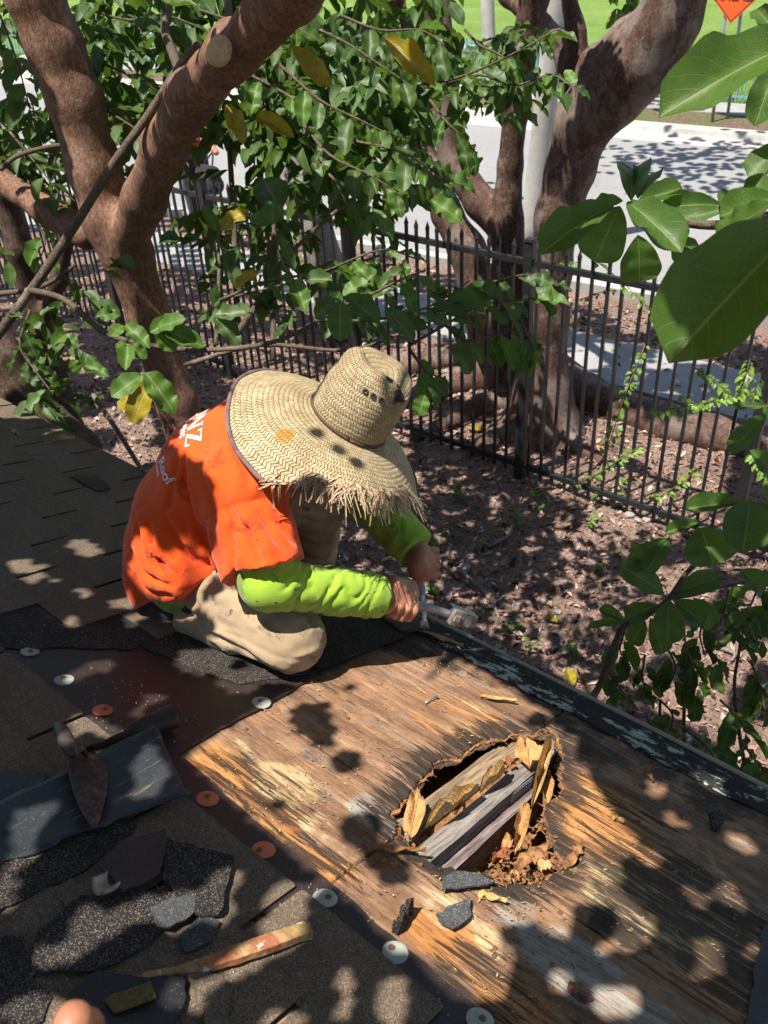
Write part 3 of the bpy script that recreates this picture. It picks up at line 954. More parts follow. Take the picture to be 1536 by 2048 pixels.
# thin grey branches that cross the trunk and run along the eave
for pts, r0, r1 in [
    (SP((395, 90, 3.2), (360, 130, 3.3), (300, 225, 3.35), (225, 330, 3.4), (150, 450, 3.45), (70, 570, 3.5), (-20, 690, 3.6)), 0.014, 0.02),
    (SP((-30, 590, 3.7), (60, 580, 3.6), (110, 560, 3.55), (150, 530, 3.5)), 0.012, 0.008),
    (SP((60, 580, 3.5), (130, 600, 3.35), (210, 665, 3.2), (300, 690, 3.05), (420, 700, 2.9), (560, 680, 2.85), (690, 610, 2.85)), 0.013, 0.006),
    (SP((450, 700, 3.3), (520, 600, 3.5), (560, 530, 3.6), (640, 450, 3.7), (720, 385, 3.8)), 0.014, 0.007),
    (SP((432, 690, 3.6), (438, 560, 3.65), (436, 460, 3.7)), 0.010, 0.006),
    (SP((545, 720, 3.8), (550, 500, 3.9), (540, 300, 4.0), (530, 120, 4.1)), 0.013, 0.010),
    (SP((475, 640, 4.0), (465, 400, 4.1), (455, 240, 4.2)), 0.015, 0.012),
    (SP((340, 15, 3.6), (330, 60, 3.6), (345, 105, 3.5), (365, 155, 3.4)), 0.016, 0.022),
    (SP((455, 0, 3.1), (462, 60, 3.05), (470, 120, 3.0)), 0.014, 0.012),
    (SP((440, 600, 3.4), (600, 560, 3.3), (760, 510, 3.2)), 0.004, 0.003),
    (SP((370, 730, 3.1), (520, 690, 3.0), (700, 700, 2.95), (840, 650, 3.0), (960, 600, 3.1)), 0.009, 0.004),
    (SP((180, 780, 3.3), (240, 870, 3.1), (290, 950, 3.0), (330, 1000, 3.0)), 0.010, 0.006),
    (SP((0, 340, 4.2), (40, 310, 4.2), (130, 290, 4.2), (230, 300, 4.1)), 0.012, 0.01),
]:
    twig_tube(tree, pts, r0, r1)

# sprays: (twig points in photo pixels with depth, leaves, leaf length, material, droop)
SPR = [
    ([(640, 60, 3.2), (700, 90, 3.15), (760, 130, 3.1), (820, 170, 3.1)], 12, .115, ML_DARK, .8),
    ([(560, 130, 3.3), (640, 200, 3.2), (720, 240, 3.2), (780, 270, 3.2)], 13, .12, ML_DARK, .8),
    ([(680, 30, 3.4), (760, 60, 3.3), (840, 60, 3.25), (890, 90, 3.2)], 12, .11, ML_DARK, .8),
    ([(600, 240, 3.3), (660, 310, 3.2), (740, 350, 3.1), (800, 390, 3.1)], 12, .12, ML_DARK, .9),
    ([(700, 280, 3.2), (790, 300, 3.1), (850, 330, 3.05), (900, 370, 3.0)], 14, .105, ML_MID, .7),
    ([(640, 330, 3.2), (690, 380, 3.1), (720, 400, 3.1), (750, 420, 3.1)], 8, .11, ML_DARK, 1.0),
    ([(820, 170, 3.4), (900, 160, 3.3), (980, 130, 3.25), (1060, 90, 3.2), (1110, 60, 3.2)], 15, .095, ML_DARK, .55),
    ([(880, 170, 3.4), (960, 150, 3.35), (1030, 170, 3.3), (1100, 150, 3.25), (1140, 170, 3.2)], 15, .095, ML_DARK, .6),
    ([(930, 60, 3.5), (960, 90, 3.4), (1000, 110, 3.3), (1040, 140, 3.3)], 9, .09, ML_MID, .6),
    ([(860, 200, 3.3), (890, 240, 3.2), (920, 270, 3.2), (950, 300, 3.2)], 8, .11, ML_DARK, 1.3),
    ([(400, 20, 3.7), (470, 40, 3.6), (540, 30, 3.5), (600, 60, 3.4)], 12, .12, ML_DARK, .7),
    ([(480, 140, 3.6), (540, 170, 3.5), (590, 200, 3.4), (650, 250, 3.35)], 10, .12, ML_DARK, .9),
    ([(180, 20, 3.9), (260, 40, 3.8), (330, 30, 3.7), (410, 60, 3.65)], 12, .13, ML_MID, .7),
    ([(190, 120, 3.9), (260, 150, 3.8), (320, 170, 3.7), (370, 160, 3.7)], 11, .13, ML_DARK, .7),
    ([(210, 220, 3.9), (260, 250, 3.8), (300, 280, 3.8), (330, 300, 3.8)], 9, .12, ML_DARK, .8),
    ([(0, 30, 4.3), (30, 110, 4.3), (50, 180, 4.3), (70, 260, 4.3)], 10, .13, ML_DARK, .8),
    ([(0, 240, 4.4), (50, 300, 4.3), (90, 350, 4.2), (130, 400, 4.2)], 9, .11, ML_DARK, .8),
    ([(440, 600, 3.0), (540, 560, 2.95), (640, 545, 2.9), (760, 500, 2.9), (840, 520, 2.9)], 13, .10, ML_MID, .5),
    ([(690, 610, 2.9), (740, 590, 2.85), (800, 560, 2.8), (850, 540, 2.8)], 9, .11, ML_DARK, .5),
    ([(640, 640, 2.85), (740, 640, 2.8), (840, 620, 2.85), (900, 590, 2.9), (940, 560, 2.95)], 14, .10, ML_DARK, .45),
    ([(820, 690, 2.9), (890, 650, 2.95), (960, 610, 3.0), (1040, 600, 3.05), (1120, 590, 3.1)], 17, .095, ML_MID, .55),
    ([(880, 640, 2.95), (930, 680, 2.95), (990, 670, 3.0), (1050, 650, 3.0)], 11, .095, ML_MID, 1.0),
    ([(940, 580, 3.0), (1000, 560, 3.05), (1060, 550, 3.1), (1110, 570, 3.1)], 9, .09, ML_DARK, .5),
    ([(1040, 640, 3.0), (1060, 680, 3.0), (1075, 700, 3.0)], 4, .09, ML_DARK, 1.2),
    ([(820, 700, 2.9), (850, 740, 2.9), (880, 770, 2.9)], 4, .11, ML_MID, 1.0),
    ([(60, 620, 3.4), (40, 690, 3.4), (70, 740, 3.4), (100, 780, 3.3)], 8, .09, ML_DARK, .8),
    ([(70, 440, 3.7), (90, 480, 3.7), (80, 520, 3.7)], 6, .1, ML_MID, .8),
]
rs = random.Random(12)
mass = Mass()
for pts, n, L, mt, dr in SPR:
    P = SP(*pts)
    twig_tube(tree, P, 0.006, 0.0025, M_TWIG, 'twig', 5)
    for (b_, d, u, l, w) in spray(P, n, L * 0.95, dr, r=rs):
        if pts[0][2] > 3.75:
            mass.add(b_, d, u, l * 1.12, w * 1.15, rs.uniform(0, .8)); continue
        leaf_obj(tree, b_, d, u, l * 1.12, w * 1.15, mt if rs.random() < 0.8 else (ML_MID if mt is ML_DARK else ML_DARK), rs.randrange(5))
# leaves the photo shows one by one
for a in [((585, 92), (662, 172), 2.7, 40), ((770, 75), (868, 158), 2.75, 48), ((512, 232), (585, 268), 2.9, 34), ((455, 208), (487, 282), 2.9, 36)]:
    yleaf(tree, *a, dt=-0.05, label='yellowing leaf hanging among the green foliage', up=nrm(CAM - px(a[0][0], a[0][1], 2.8)) + np.array([0.2, 0, 0.3]))
for b_, t_, d, w, mt in [
    ((300, 760), (262, 848), 2.75, 52, ML_YEL), ((290, 745), (352, 818), 2.75, 52, ML_MID), ((285, 750), (222, 790), 2.78, 48, ML_MID),
    ((285, 780), (232, 815), 2.8, 40, ML_YEL),
    ((250, 650), (295, 682), 2.9, 36, ML_MID), ((245, 650), (222, 670), 2.9, 30, ML_MID), ((240, 630), (195, 625), 2.95, 30, ML_MID),
    ((310, 660), (355, 700), 2.85, 45, ML_MID), ((318, 655), (410, 690), 2.85, 42, ML_MID), ((315, 655), (368, 635), 2.85, 38, ML_MID), ((300, 665), (345, 640), 2.85, 36, ML_MID),
    ((255, 690), (250, 735), 2.85, 34, ML_MID), ((255, 690), (296, 715), 2.85, 30, ML_MID), ((255, 690), (228, 700), 2.85, 28, ML_MID), ((140, 720), (160, 745), 3.0, 26, ML_MID), ((168, 730), (212, 742), 3.0, 26, ML_MID),
    ((130, 670), (105, 690), 3.1, 28, ML_MID), ((125, 670), (155, 690), 3.1, 28, ML_MID),
    ((545, 450), (545, 392), 3.1, 46, ML_MID), ((540, 450), (500, 428), 3.1, 36, ML_MID), ((437, 465), (408, 412), 3.1, 24, ML_MID), ((440, 462), (490, 412), 3.1, 34, ML_YEL),
    ((430, 630), (490, 622), 2.9, 34, ML_SPOT), ((430, 632), (482, 690), 2.9, 42, ML_SPOT), ((560, 420), (525, 345), 3.3, 70, ML_SPOT), ((665, 560), (605, 555), 2.85, 34, ML_SPOT), ((590, 540), (560, 470), 3.0, 24, ML_SPOT),
    ((520, 545), (465, 570), 3.0, 28, ML_YEL), ((680, 600), (680, 683), 2.7, 50, ML_MID), ((672, 598), (620, 632), 2.7, 44, ML_DARK), ((690, 592), (765, 640), 2.7, 48, ML_DARK), ((685, 590), (735, 560), 2.75, 40, ML_MID),
    ((860, 760), (893, 790), 2.8, 45, ML_DARK), ((850, 790), (835, 832), 2.8, 36, ML_MID), ((905, 700), (950, 745), 2.9, 40, ML_DARK),
    ((770, 615), (830, 680), 2.75, 40, ML_SPOT), ((860, 400), (925, 432), 3.0, 44, ML_MID),
    ((1130, 140), (1152, 165), 3.1, 24, ML_MID), ((20, 30), (110, 60), 3.9, 60, ML_MID),
]:
    leaf_px(tree, b_, t_, d, w, mt, rs.uniform(-.06, .03))
# deeper foliage behind the trunk, too dense to count
def fill(mass, x0, x1, y0, y1, d0, d1, n, L, r=rs, poly=None):
    for _ in range(n):
        x = r.uniform(x0, x1); y = r.uniform(y0, y1); d = r.uniform(d0, d1)
        if 335 < x < 450 and 270 < y < 410: continue
        c = px(x, y, d)
        ax = np.array([r.gauss(0, 1), r.gauss(0, 1), r.gauss(-.3, .4)])
        for k in range(5):
            dd = ax * 0.6 + np.array([r.gauss(0, .8), r.gauss(0, .8), -abs(r.gauss(0.5, .5))])
            l = L * r.uniform(.7, 1.2)
            mass.add(c + nrm(ax) * 0.04 * k, dd, (r.gauss(0, .4), r.gauss(0, .4), 1), l, l * r.uniform(.4, .52), r.uniform(0, .7))
fill(mass, 150, 880, -60, 270, 3.8, 5.2, 270, .13)
fill(mass, 540, 830, 60, 350, 3.5, 4.4, 90, .125)
fill(mass, 930, 1120, 30, 200, 3.5, 3.9, 22, .1)
fill(mass, 0, 200, -40, 300, 4.6, 6.0, 70, .13)
fill(mass, 150, 480, 160, 340, 4.2, 5.2, 60, .12)
fill(mass, 560, 860, 250, 420, 3.6, 4.4, 22, .12)
fill(mass, 330, 560, 280, 400, 4.2, 5.0, 14, .11)
fill(mass, 0, 160, 200, 420, 4.8, 6.2, 30, .12)
fill(mass, 400, 760, 440, 620, 3.3, 4.3, 30, .11)
fill(mass, 380, 560, 330, 470, 4.0, 5.0, 22, .115)
fill(mass, 0, 210, 520, 800, 3.4, 4.2, 16, .1)
o = obj('foliage', mass.build('foliage', ML_DARK)); keep_world(o, tree); o['kind'] = 'stuff'

# ================================================================== darker trunks at the left
def simple_tree(label, pts, rads, mat=M_BARK, name='tree', extra=None, h=0.02, amp=0.014, cat='tree'):
    P = [np.asarray(p, float) for p in pts]
    o = empty(name, (P[0][0], P[0][1], 0), label, cat)
    al = np.array(P + [q for e in (extra or []) for q in e[0]])
    s = SDF(al.min(0) - max(rads) - .15, al.max(0) + max(rads) + .15, h)
    s.chain(P, rads, 0.05)
    for q, rq in (extra or []): s.chain(q, rq, 0.06)
    s.displace(lambda X: amp * fbm(X * np.array([5, 5, 2.2]), 3) + amp * .4 * fbm(X * np.array([20, 20, 6.0]), 2), 0.09)
    t = obj('trunk', s.build('trunk', mat)); keep_world(t, o)
    return o
Yq = yp
simple_tree('dark slim trunk left of the forked tree', [yp(190, 1000, 3.0), yp(140, 860, 3.0), yp(105, 740, 3.0), yp(70, 620, 3.0), yp(40, 500, 3.0), yp(10, 380, 3.0), yp(-40, 200, 3.0), yp(-90, 0, 3.0)], [0.13, 0.095, 0.085, .08, .08, .08, .075, .075], M_BARKD, 'slim_tree',
            [([yp(85, 660, 3.0), yp(118, 560, 3.05), yp(135, 470, 3.1), yp(160, 380, 3.1)], [0.06, 0.05, 0.04, .03])])
simple_tree('thick dark leaning trunk at the left frame edge', [yp(150, 900, 2.2), yp(90, 850, 2.15), yp(40, 790, 2.1), yp(0, 710, 2.1), yp(-60, 600, 2.1), yp(-140, 420, 2.1)], [.15, .12, .11, .10, .09, .09], M_BARKD, 'leaning_tree')

# ================================================================== the big fig behind the fence
FB = gp(1085, 862)
FYY = FB[1]
def fig():
    o = empty('fig_tree', (FB[0], FYY, 0), 'massive red-brown fig with several stems and surface roots behind the fence', 'tree')
    y = lambda a, b, Y=FYY: yp(a, b, Y)
    T1 = [np.array([FB[0], FYY, -.1]), y(1086, 780), y(1090, 640), y(1098, 540), y(1118, 430), y(1140, 340), y(1160, 250)]
    R1 = [.38, .22, .165, .155, .155, .16, .17]
    LR = [y(1165, 250), y(1225, 185), y(1290, 120), y(1340, 40), y(1365, -60), y(1390, -220), y(1450, -420)]
    RR = [.17, .185, .19, .165, .155, .15, .14]
    L2 = [y(1155, 215), y(1190, 130), y(1260, 75), y(1330, 40)]
    L3 = [y(1150, 180, FYY + .3), y(1125, 90, FYY + .4), y(1080, 45, FYY + .5), y(1020, -5, FYY + .6), y(960, -50, FYY + .7)]
    L4 = [y(1160, 140, FYY + .3), y(1150, 60, FYY + .3), y(1130, -40, FYY + .3)]
    S2 = [gp(1015, 730) * [1, 1, 0], y(1015, 640), y(1018, 540), y(1012, 440), y(1020, 330), y(1032, 220), y(1050, 90), y(1072, -20), y(1090, -160)]
    RS2 = [.22, .15, .125, .12, .085, .08, .085, .09, .09]
    S3 = [y(1010, 470), y(960, 405), y(910, 330), y(888, 250), y(872, 150), y(860, 40), y(850, -100)]
    RS3 = [.11, .115, .105, .095, .085, .08, .08]
    S4 = [gp(985, 700), y(965, 600), y(935, 500), y(895, 430), y(868, 360), y(838, 280), y(815, 180), y(795, 60), y(780, -80)]
    RS4 = [.22, .155, .135, .115, .1, .09, .085, .08, .08]
    S5 = [y(895, 200, FYY + .2), y(885, 80, FYY + .25), y(880, -40, FYY + .3)]
    roots = [([gp(1100, 790), gp(1170, 800), gp(1250, 830), gp(1330, 858), gp(1420, 880), gp(1500, 905)], [.30, .17, .14, .15, .15, .12]),
             ([gp(1075, 830), gp(1020, 800), gp(960, 820), gp(900, 850), gp(830, 880)], [.22, .13, .09, .07, .05]),
             ([gp(1060, 860), gp(1010, 860), gp(970, 900), gp(900, 930)], [.2, .1, .08, .05]),
             ([gp(1090, 850), gp(1120, 880), gp(1170, 905), gp(1210, 930)], [.2, .1, .07, .04]),
             ([gp(1010, 760), gp(930, 770), gp(860, 790), gp(780, 820)], [.2, .12, .1, .06]),
             ([gp(1000, 740), gp(920, 720), gp(820, 740), gp(700, 760)], [.2, .12, .1, .06])]
    al = [T1, LR, L2, L3, L4, S2, S3, S4, S5] + [r[0] for r in roots]
    A = np.vstack([np.array(q) for q in al])
    s = SDF(A.min(0) - .45, A.max(0) + .45, 0.032)
    s.chain(T1, R1, .1); s.chain(LR, RR, .12); s.chain(L2, [.10, .10, .10, .09], .08)
    s.chain(L3, [.09, .075, .065, .06, .05], .06); s.chain(L4, [.08, .06, .05], .05)
    s.chain(S2, RS2, .05); s.chain(S3, RS3, .05); s.chain(S4, RS4, .05); s.chain(S5, [.06, .07, .07], .05)
    for q, rq in roots:
        q = [np.array([p[0], p[1], 0.35 * r_]) for p, r_ in zip(q, rq)]
        s.chain(q, rq, .08)
    s.displace(lambda X: 0.02 * fbm(X * np.array([3, 3, 1.2]), 3) + 0.012 * fbm(X * np.array([11, 11, 4.0]), 3), 0.12)
    t = obj('trunk', s.build('trunk', M_FIG)); keep_world(t, o)
    # a tuft of leaves hanging from the right limb
    m = Mass()
    for _ in range(26):
        c = px(rs.uniform(1225, 1320), rs.uniform(-40, 30), rs.uniform(6.6, 7.1))
        for k in range(4):
            m.add(c, (rs.gauss(0, .4), rs.gauss(0, .4), -1), (rs.gauss(0, 1), rs.gauss(0, 1), .5), .13 * rs.uniform(.7, 1.1), .05, rs.uniform(.2, .9))
    f = obj('foliage', m.build('foliage', ML_MID)); keep_world(f, o); f['kind'] = 'stuff'
    return o
fig_o = fig()
GYY = 6.35
simple_tree('pale grey forked trunk behind the fence at centre left', [yp(690, 640, GYY), yp(660, 560, GYY), yp(630, 460, GYY), yp(600, 385, GYY), yp(565, 320, GYY), yp(530, 265, GYY), yp(500, 180, GYY), yp(480, 0, GYY)], [.26, .2, .16, .17, .13, .11, .1, .1], M_GREYB, 'grey_tree',
            [([yp(605, 390, GYY), yp(640, 340, GYY), yp(670, 270, GYY), yp(690, 180, GYY), yp(700, 60, GYY)], [.14, .12, .1, .1, .1])], h=0.03, amp=0.025)
# slim park tree beyond the teal fence, with its leaning trunk
simple_tree('slim grey sapling trunk on the park lawn behind the teal fence', [gp(1358, 128, .25), yp(1372, 60, 22.0), yp(1388, -30, 22.0), yp(1395, -200, 22.0)], [.13, .1, .09, .08], M_GREYB, 'park_sapling', h=0.03, amp=0.01)
# ================================================================== roof materials
def m_granule(name, base, speck, amount=0.5, var=0.25, scale=520, rough=0.9, spread=0.55):
    b = NB(name); P = b.tc('Object')
    v = b.node('ShaderNodeTexVoronoi'); b.link(P, v.inputs['Vector']); v.inputs['Scale'].default_value = scale
    sp = b.sep(v.outputs['Color'])
    n = b.noise(P, 9, 5, 0.6); n2 = b.noise(P, 1.6, 3, 0.5)
    c = b.mix(b.ramp(sp[0], [(1 - amount - 0.08, 0), (1 - amount + 0.08, 1)]), base, speck)
    c = b.mix(b.math('MULTIPLY', sp[1], spread), c, tuple(x * 0.35 for x in base))
    c = b.mix(b.ramp(n, [(0.42, 0), (0.7, 0.55)]), c, tuple(x * 0.55 for x in base))
    rd = b.rand()
    c = b.mix(b.math('MULTIPLY', rd, var), c, tuple(x * 0.55 for x in base))
    h = b.math('ADD', b.math('MULTIPLY', v.outputs['Distance'], -1.0), b.math('MULTIPLY', sp[2], 0.4))
    return b.done(c, rough, b.bump(h, 0.75, 0.0025), spec=0.35)
M_TAB = m_granule('brown_shingle_granules', (0.165, 0.118, 0.083), (0.34, 0.25, 0.18), 0.35)
M_TABD = m_granule('black_shingle_granules', (0.018, 0.018, 0.021), (0.30, 0.22, 0.15), 0.17, spread=0.3, scale=700)
M_GREYG = m_granule('grey_shingle_granules', (0.075, 0.077, 0.082), (0.20, 0.20, 0.20), 0.3)
def m_felt(name, c0, dust, rough=0.5, streak=0.0, sm_=(6, 90, 6)):
    b = NB(name); P = b.tc('Object')
    n = b.noise(P, 7, 6, 0.65); n2 = b.noise(P, 260, 3, 0.7); n3 = b.noise(b.map(P, sm_), 1.5, 5, 0.65, 0.3)
    c = b.mix(b.ramp(n, [(0.45, 0), (0.75, 0.5)]), c0, dust)
    c = b.mix(b.ramp(n2, [(0.62, 0), (0.72, 0.6)]), c, (0.30, 0.25, 0.20))
    if streak: c = b.mix(b.ramp(n3, [(0.60, 0), (0.68, streak)]), c, (0.34, 0.26, 0.13))
    return b.done(c, b.ramp(n, [(0.3, rough * 0.75), (0.7, rough * 1.25)]), b.bump(b.math('ADD', n, b.math('MULTIPLY', n2, 0.5)), 0.25, 0.003), spec=0.45)
M_FELT = m_felt('brown_felt', (0.026, 0.016, 0.0135), (0.06, 0.045, 0.04), 0.48)
M_FELTK = m_felt('black_felt', (0.013, 0.0135, 0.015), (0.045, 0.043, 0.042), 0.5)
M_BACK = m_felt('shingle_underside', (0.026, 0.029, 0.033), (0.062, 0.067, 0.072), 0.42, 0.55, (110, 7, 7))
M_TAR = m_felt('glossy_tar', (0.008, 0.008, 0.009), (0.02, 0.02, 0.02), 0.22)

def m_wood():
    b = NB('weathered_deck'); P = b.tc('Object')
    g1 = b.noise(b.map(P, (4.5, 34, 20)), 1.0, 8, 0.68, 0.55)      # broad figure
    g2 = b.noise(b.map(P, (14, 380, 40)), 1.0, 5, 0.65, 0.25)      # fine fibres
    g3 = b.noise(b.map(P, (7, 90, 20), loc=(3, 8, 1)), 1.0, 7, 0.72, 0.8)  # dark streaks
    n = b.noise(P, 11, 8, 0.7)
    zo, zy, zg, zd = (b.attr(k, 2) for k in ('z_orange', 'z_yellow', 'z_grey', 'z_dark'))
    c = b.ramp(g1, [(0.25, (0.088, 0.044, 0.024)), (0.45, (0.225, 0.118, 0.062)), (0.6, (0.34, 0.195, 0.112)), (0.75, (0.44, 0.29, 0.18))])
    c = b.mix(b.ramp(n, [(0.45, 0), (0.61, 0.75)]), c, (0.125, 0.070, 0.044))
    gw = b.noise(b.map(P, (3, 14, 5), loc=(7, 2, 0)), 1.5, 6, 0.7)
    c = b.mix(b.ramp(gw, [(0.54, 0), (0.66, 0.6)]), c, (0.27, 0.225, 0.185))
    def zone(z, col, lo=0.36, hi=0.62):
        m = b.math('ADD', b.math('MULTIPLY', z, 0.70), b.math('ADD', b.math('MULTIPLY', b.math('SUBTRACT', b.math('ADD', g1, n), 1.0), 1.1), b.math('MULTIPLY', b.math('SUBTRACT', g3, .5), 0.9)))
        return b.ramp(m, [(lo, 0), (hi, 1)]), col
    f, cc = zone(zo, None, .30, .54); c = b.mix(f, c, b.ramp(g1, [(0.3, (0.22, 0.085, 0.022)), (0.5, (0.41, 0.175, 0.05)), (0.68, (0.55, 0.29, 0.11))]))
    f, cc = zone(zy, None, .4, .6); c = b.mix(f, c, b.ramp(g1, [(0.3, (0.30, 0.19, 0.085)), (0.5, (0.46, 0.32, 0.16)), (0.68, (0.58, 0.45, 0.28))]))
    f, cc = zone(zg, None, .4, .65); c = b.mix(f, c, b.ramp(g1, [(0.3, (0.16, 0.135, 0.11)), (0.5, (0.27, 0.235, 0.20)), (0.68, (0.38, 0.345, 0.30))]))
    f, cc = zone(zd, None, .33, .60); c = b.mix(b.math('MULTIPLY', f, 0.90), c, (0.022, 0.016, 0.012))
    fl = b.noise(b.map(P, (26, 190, 40), loc=(1, 5, 2)), 1.0, 5, 0.7, 0.4)
    c = b.mix(b.ramp(fl, [(0.56, 0), (0.66, 0.8)]), c, (0.07, 0.042, 0.028))
    # streaks of black rot along the grain
    m = b.math('ADD', g3, b.math('MULTIPLY', b.attr('z_streak', 2), 0.22))
    c = b.mix(b.math('MULTIPLY', b.ramp(m, [(0.60, 0), (0.66, 1)]), 0.9), c, (0.018, 0.014, 0.012))
    c = b.mix(b.ramp(g2, [(0.34, 0.6), (0.48, 0)]), c, (0.06, 0.036, 0.022))
    c = b.mix(b.ramp(g2, [(0.58, 0), (0.72, 0.4)]), c, (0.60, 0.44, 0.28))
    sp = b.voro(P, 170); c = b.mix(b.math('MULTIPLY', b.ramp(sp, [(0.08, 0.8), (0.16, 0)]), b.ramp(n, [(0.5, 0), (0.62, 1)])), c, (0.03, 0.02, 0.015))
    h = b.math('ADD', b.math('ADD', b.math('MULTIPLY', g2, 0.55), b.math('MULTIPLY', g1, 0.8)), b.math('MULTIPLY', b.ramp(m, [(0.6, 0), (0.66, 1)]), -0.5))
    return b.done(c, b.ramp(n, [(0.35, 0.55), (0.7, 0.85)]), b.bump(h, 0.6, 0.0028), spec=0.3)
M_DECK = m_wood()
def m_plank(name, dark, mid, light, axis=(60, 3, 60)):
    b = NB(name); P = b.tc('Object')
    g = b.noise(b.map(P, axis), 1.6, 6, 0.65, 0.3); f = b.noise(b.map(P, tuple(4 * a for a in axis)), 1.2, 4, 0.6)
    c = b.ramp(g, [(0.3, dark), (0.5, mid), (0.7, light)])
    c = b.mix(b.ramp(f, [(0.38, 0.6), (0.5, 0)]), c, tuple(x * 0.4 for x in dark))
    return b.done(c, 0.85, b.bump(b.math('ADD', g, f), 0.6, 0.004), spec=0.2)
M_RAFT = m_plank('old_rafter', (0.10, 0.084, 0.072), (0.23, 0.20, 0.175), (0.36, 0.32, 0.285))
M_RAFT2 = m_plank('brown_rafter', (0.095, 0.062, 0.038), (0.25, 0.175, 0.11), (0.42, 0.30, 0.18))
M_PURP = m_plank('purple_grey_board', (0.09, 0.065, 0.06), (0.20, 0.15, 0.14), (0.36, 0.31, 0.30))
M_RAFTD = m_plank('dark_ply', (0.035, 0.022, 0.015), (0.10, 0.062, 0.040), (0.19, 0.12, 0.075))  # darker brown for the inner ply round the hole
M_ROT = m_plank('rotten_wood', (0.10, 0.045, 0.02), (0.26, 0.12, 0.05), (0.42, 0.21, 0.09), (20, 20, 20))
M_FASC = m_plank('fascia_wood', (0.10, 0.08, 0.055), (0.20, 0.16, 0.11), (0.30, 0.24, 0.17), (3, 60, 60))
M_STRAWW = m_plank('pale_splinter', (0.30, 0.17, 0.05), (0.55, 0.36, 0.13), (0.70, 0.52, 0.25), (8, 160, 160))
def m_drip():
    b = NB('flaked_drip_edge'); P = b.tc('Object')
    n = b.noise(b.map(P, (7, 16, 10)), 2.2, 8, 0.75, 0.3); n2 = b.noise(b.map(P, (2.5, 5, 5)), 2.0, 5, 0.6); n3 = b.noise(P, 90, 4, 0.7)
    c = b.ramp(n3, [(0.3, (0.010, 0.010, 0.011)), (0.7, (0.036, 0.036, 0.035))])
    pale = b.ramp(n3, [(0.3, (0.22, 0.27, 0.22)), (0.7, (0.46, 0.50, 0.44))])
    m = b.math('ADD', n, b.math('MULTIPLY', n2, 0.55))
    c = b.mix(b.ramp(m, [(0.825, 0), (0.865, 1)]), c, pale)
    c = b.mix(b.ramp(b.noise(P, 30, 4, 0.7), [(0.6, 0), (0.7, 0.5)]), c, (0.10, 0.065, 0.04))
    return b.done(c, 0.85, b.bump(m, 0.6, 0.003), spec=0.2)
M_DRIP = m_drip()
M_LIP = m_metal('beige_drip_lip', (0.20, 0.16, 0.115), 0.5, (0.09, 0.07, 0.05))
def m_tag(name, c, worn, wf):
    b = NB(name); P = b.tc('Object'); n = b.noise(P, 55, 5, 0.65); n2 = b.noise(P, 260, 3, 0.7)
    col = b.mix(b.ramp(n, [(wf, 0), (wf + 0.06, 1)]), c, worn)
    col = b.mix(b.ramp(n2, [(0.62, 0), (0.7, 0.8)]), col, (0.14, 0.09, 0.06))
    return b.done(col, 0.55, b.bump(n2, 0.2, 0.001), metal=0.0, spec=0.5)
M_TAGO = m_tag('orange_tin_tag', (0.62, 0.13, 0.065), (0.36, 0.37, 0.33), 0.62)
M_TAGW = m_tag('pale_tin_tag', (0.33, 0.35, 0.30), (0.30, 0.20, 0.16), 0.63)
b = NB('rusty_nail'); M_RUST = b.done(b.ramp(b.noise(b.tc('Object'), 200, 3), [(0.3, (0.10, 0.05, 0.03)), (0.7, (0.24, 0.13, 0.08))]), 0.7, metal=0.3)
b = NB('house_stucco'); M_STUC = b.done((0.45, 0.42, 0.36), 0.9)

# ================================================================== house
house = empty('house', label='low pitched house roof with brown shingles stripped to rotten decking', cat='house roof', matrix=MR)
WALL = box_mesh('wall', (-7, -0.2, -2.6), (6, 0.1, -0.35), 0, M_STUC)
# world-vertical outer wall under the eave
wv = [rw(-7, 1.35, -0.2), rw(6, 1.35, -0.2), rw(6, 1.25, -0.2), rw(-7, 1.25, -0.2)]
v = [tuple(p) for p in wv] + [(p[0], p[1], -0.1) for p in wv]
o = obj('wall', mesh('wall', v, [(0, 1, 2, 3), (7, 6, 5, 4), (0, 4, 5, 1), (1, 5, 6, 2), (2, 6, 7, 3), (3, 7, 4, 0)], mat=M_STUC)); keep_world(o, house)

def in_poly(p, poly):
    x, y = p[..., 0], p[..., 1]; c = np.zeros(x.shape, bool)
    n = len(poly)
    for i in range(n):
        x1, y1 = poly[i]; x2, y2 = poly[(i + 1) % n]
        if y1 == y2: continue
        k = ((y1 > y) != (y2 > y)) & (x < (x2 - x1) * (y - y1) / (y2 - y1) + x1)
        c ^= k
    return c
def P2(pts, w=0.0): return [tuple(ab(x, y, w)) for x, y in pts]

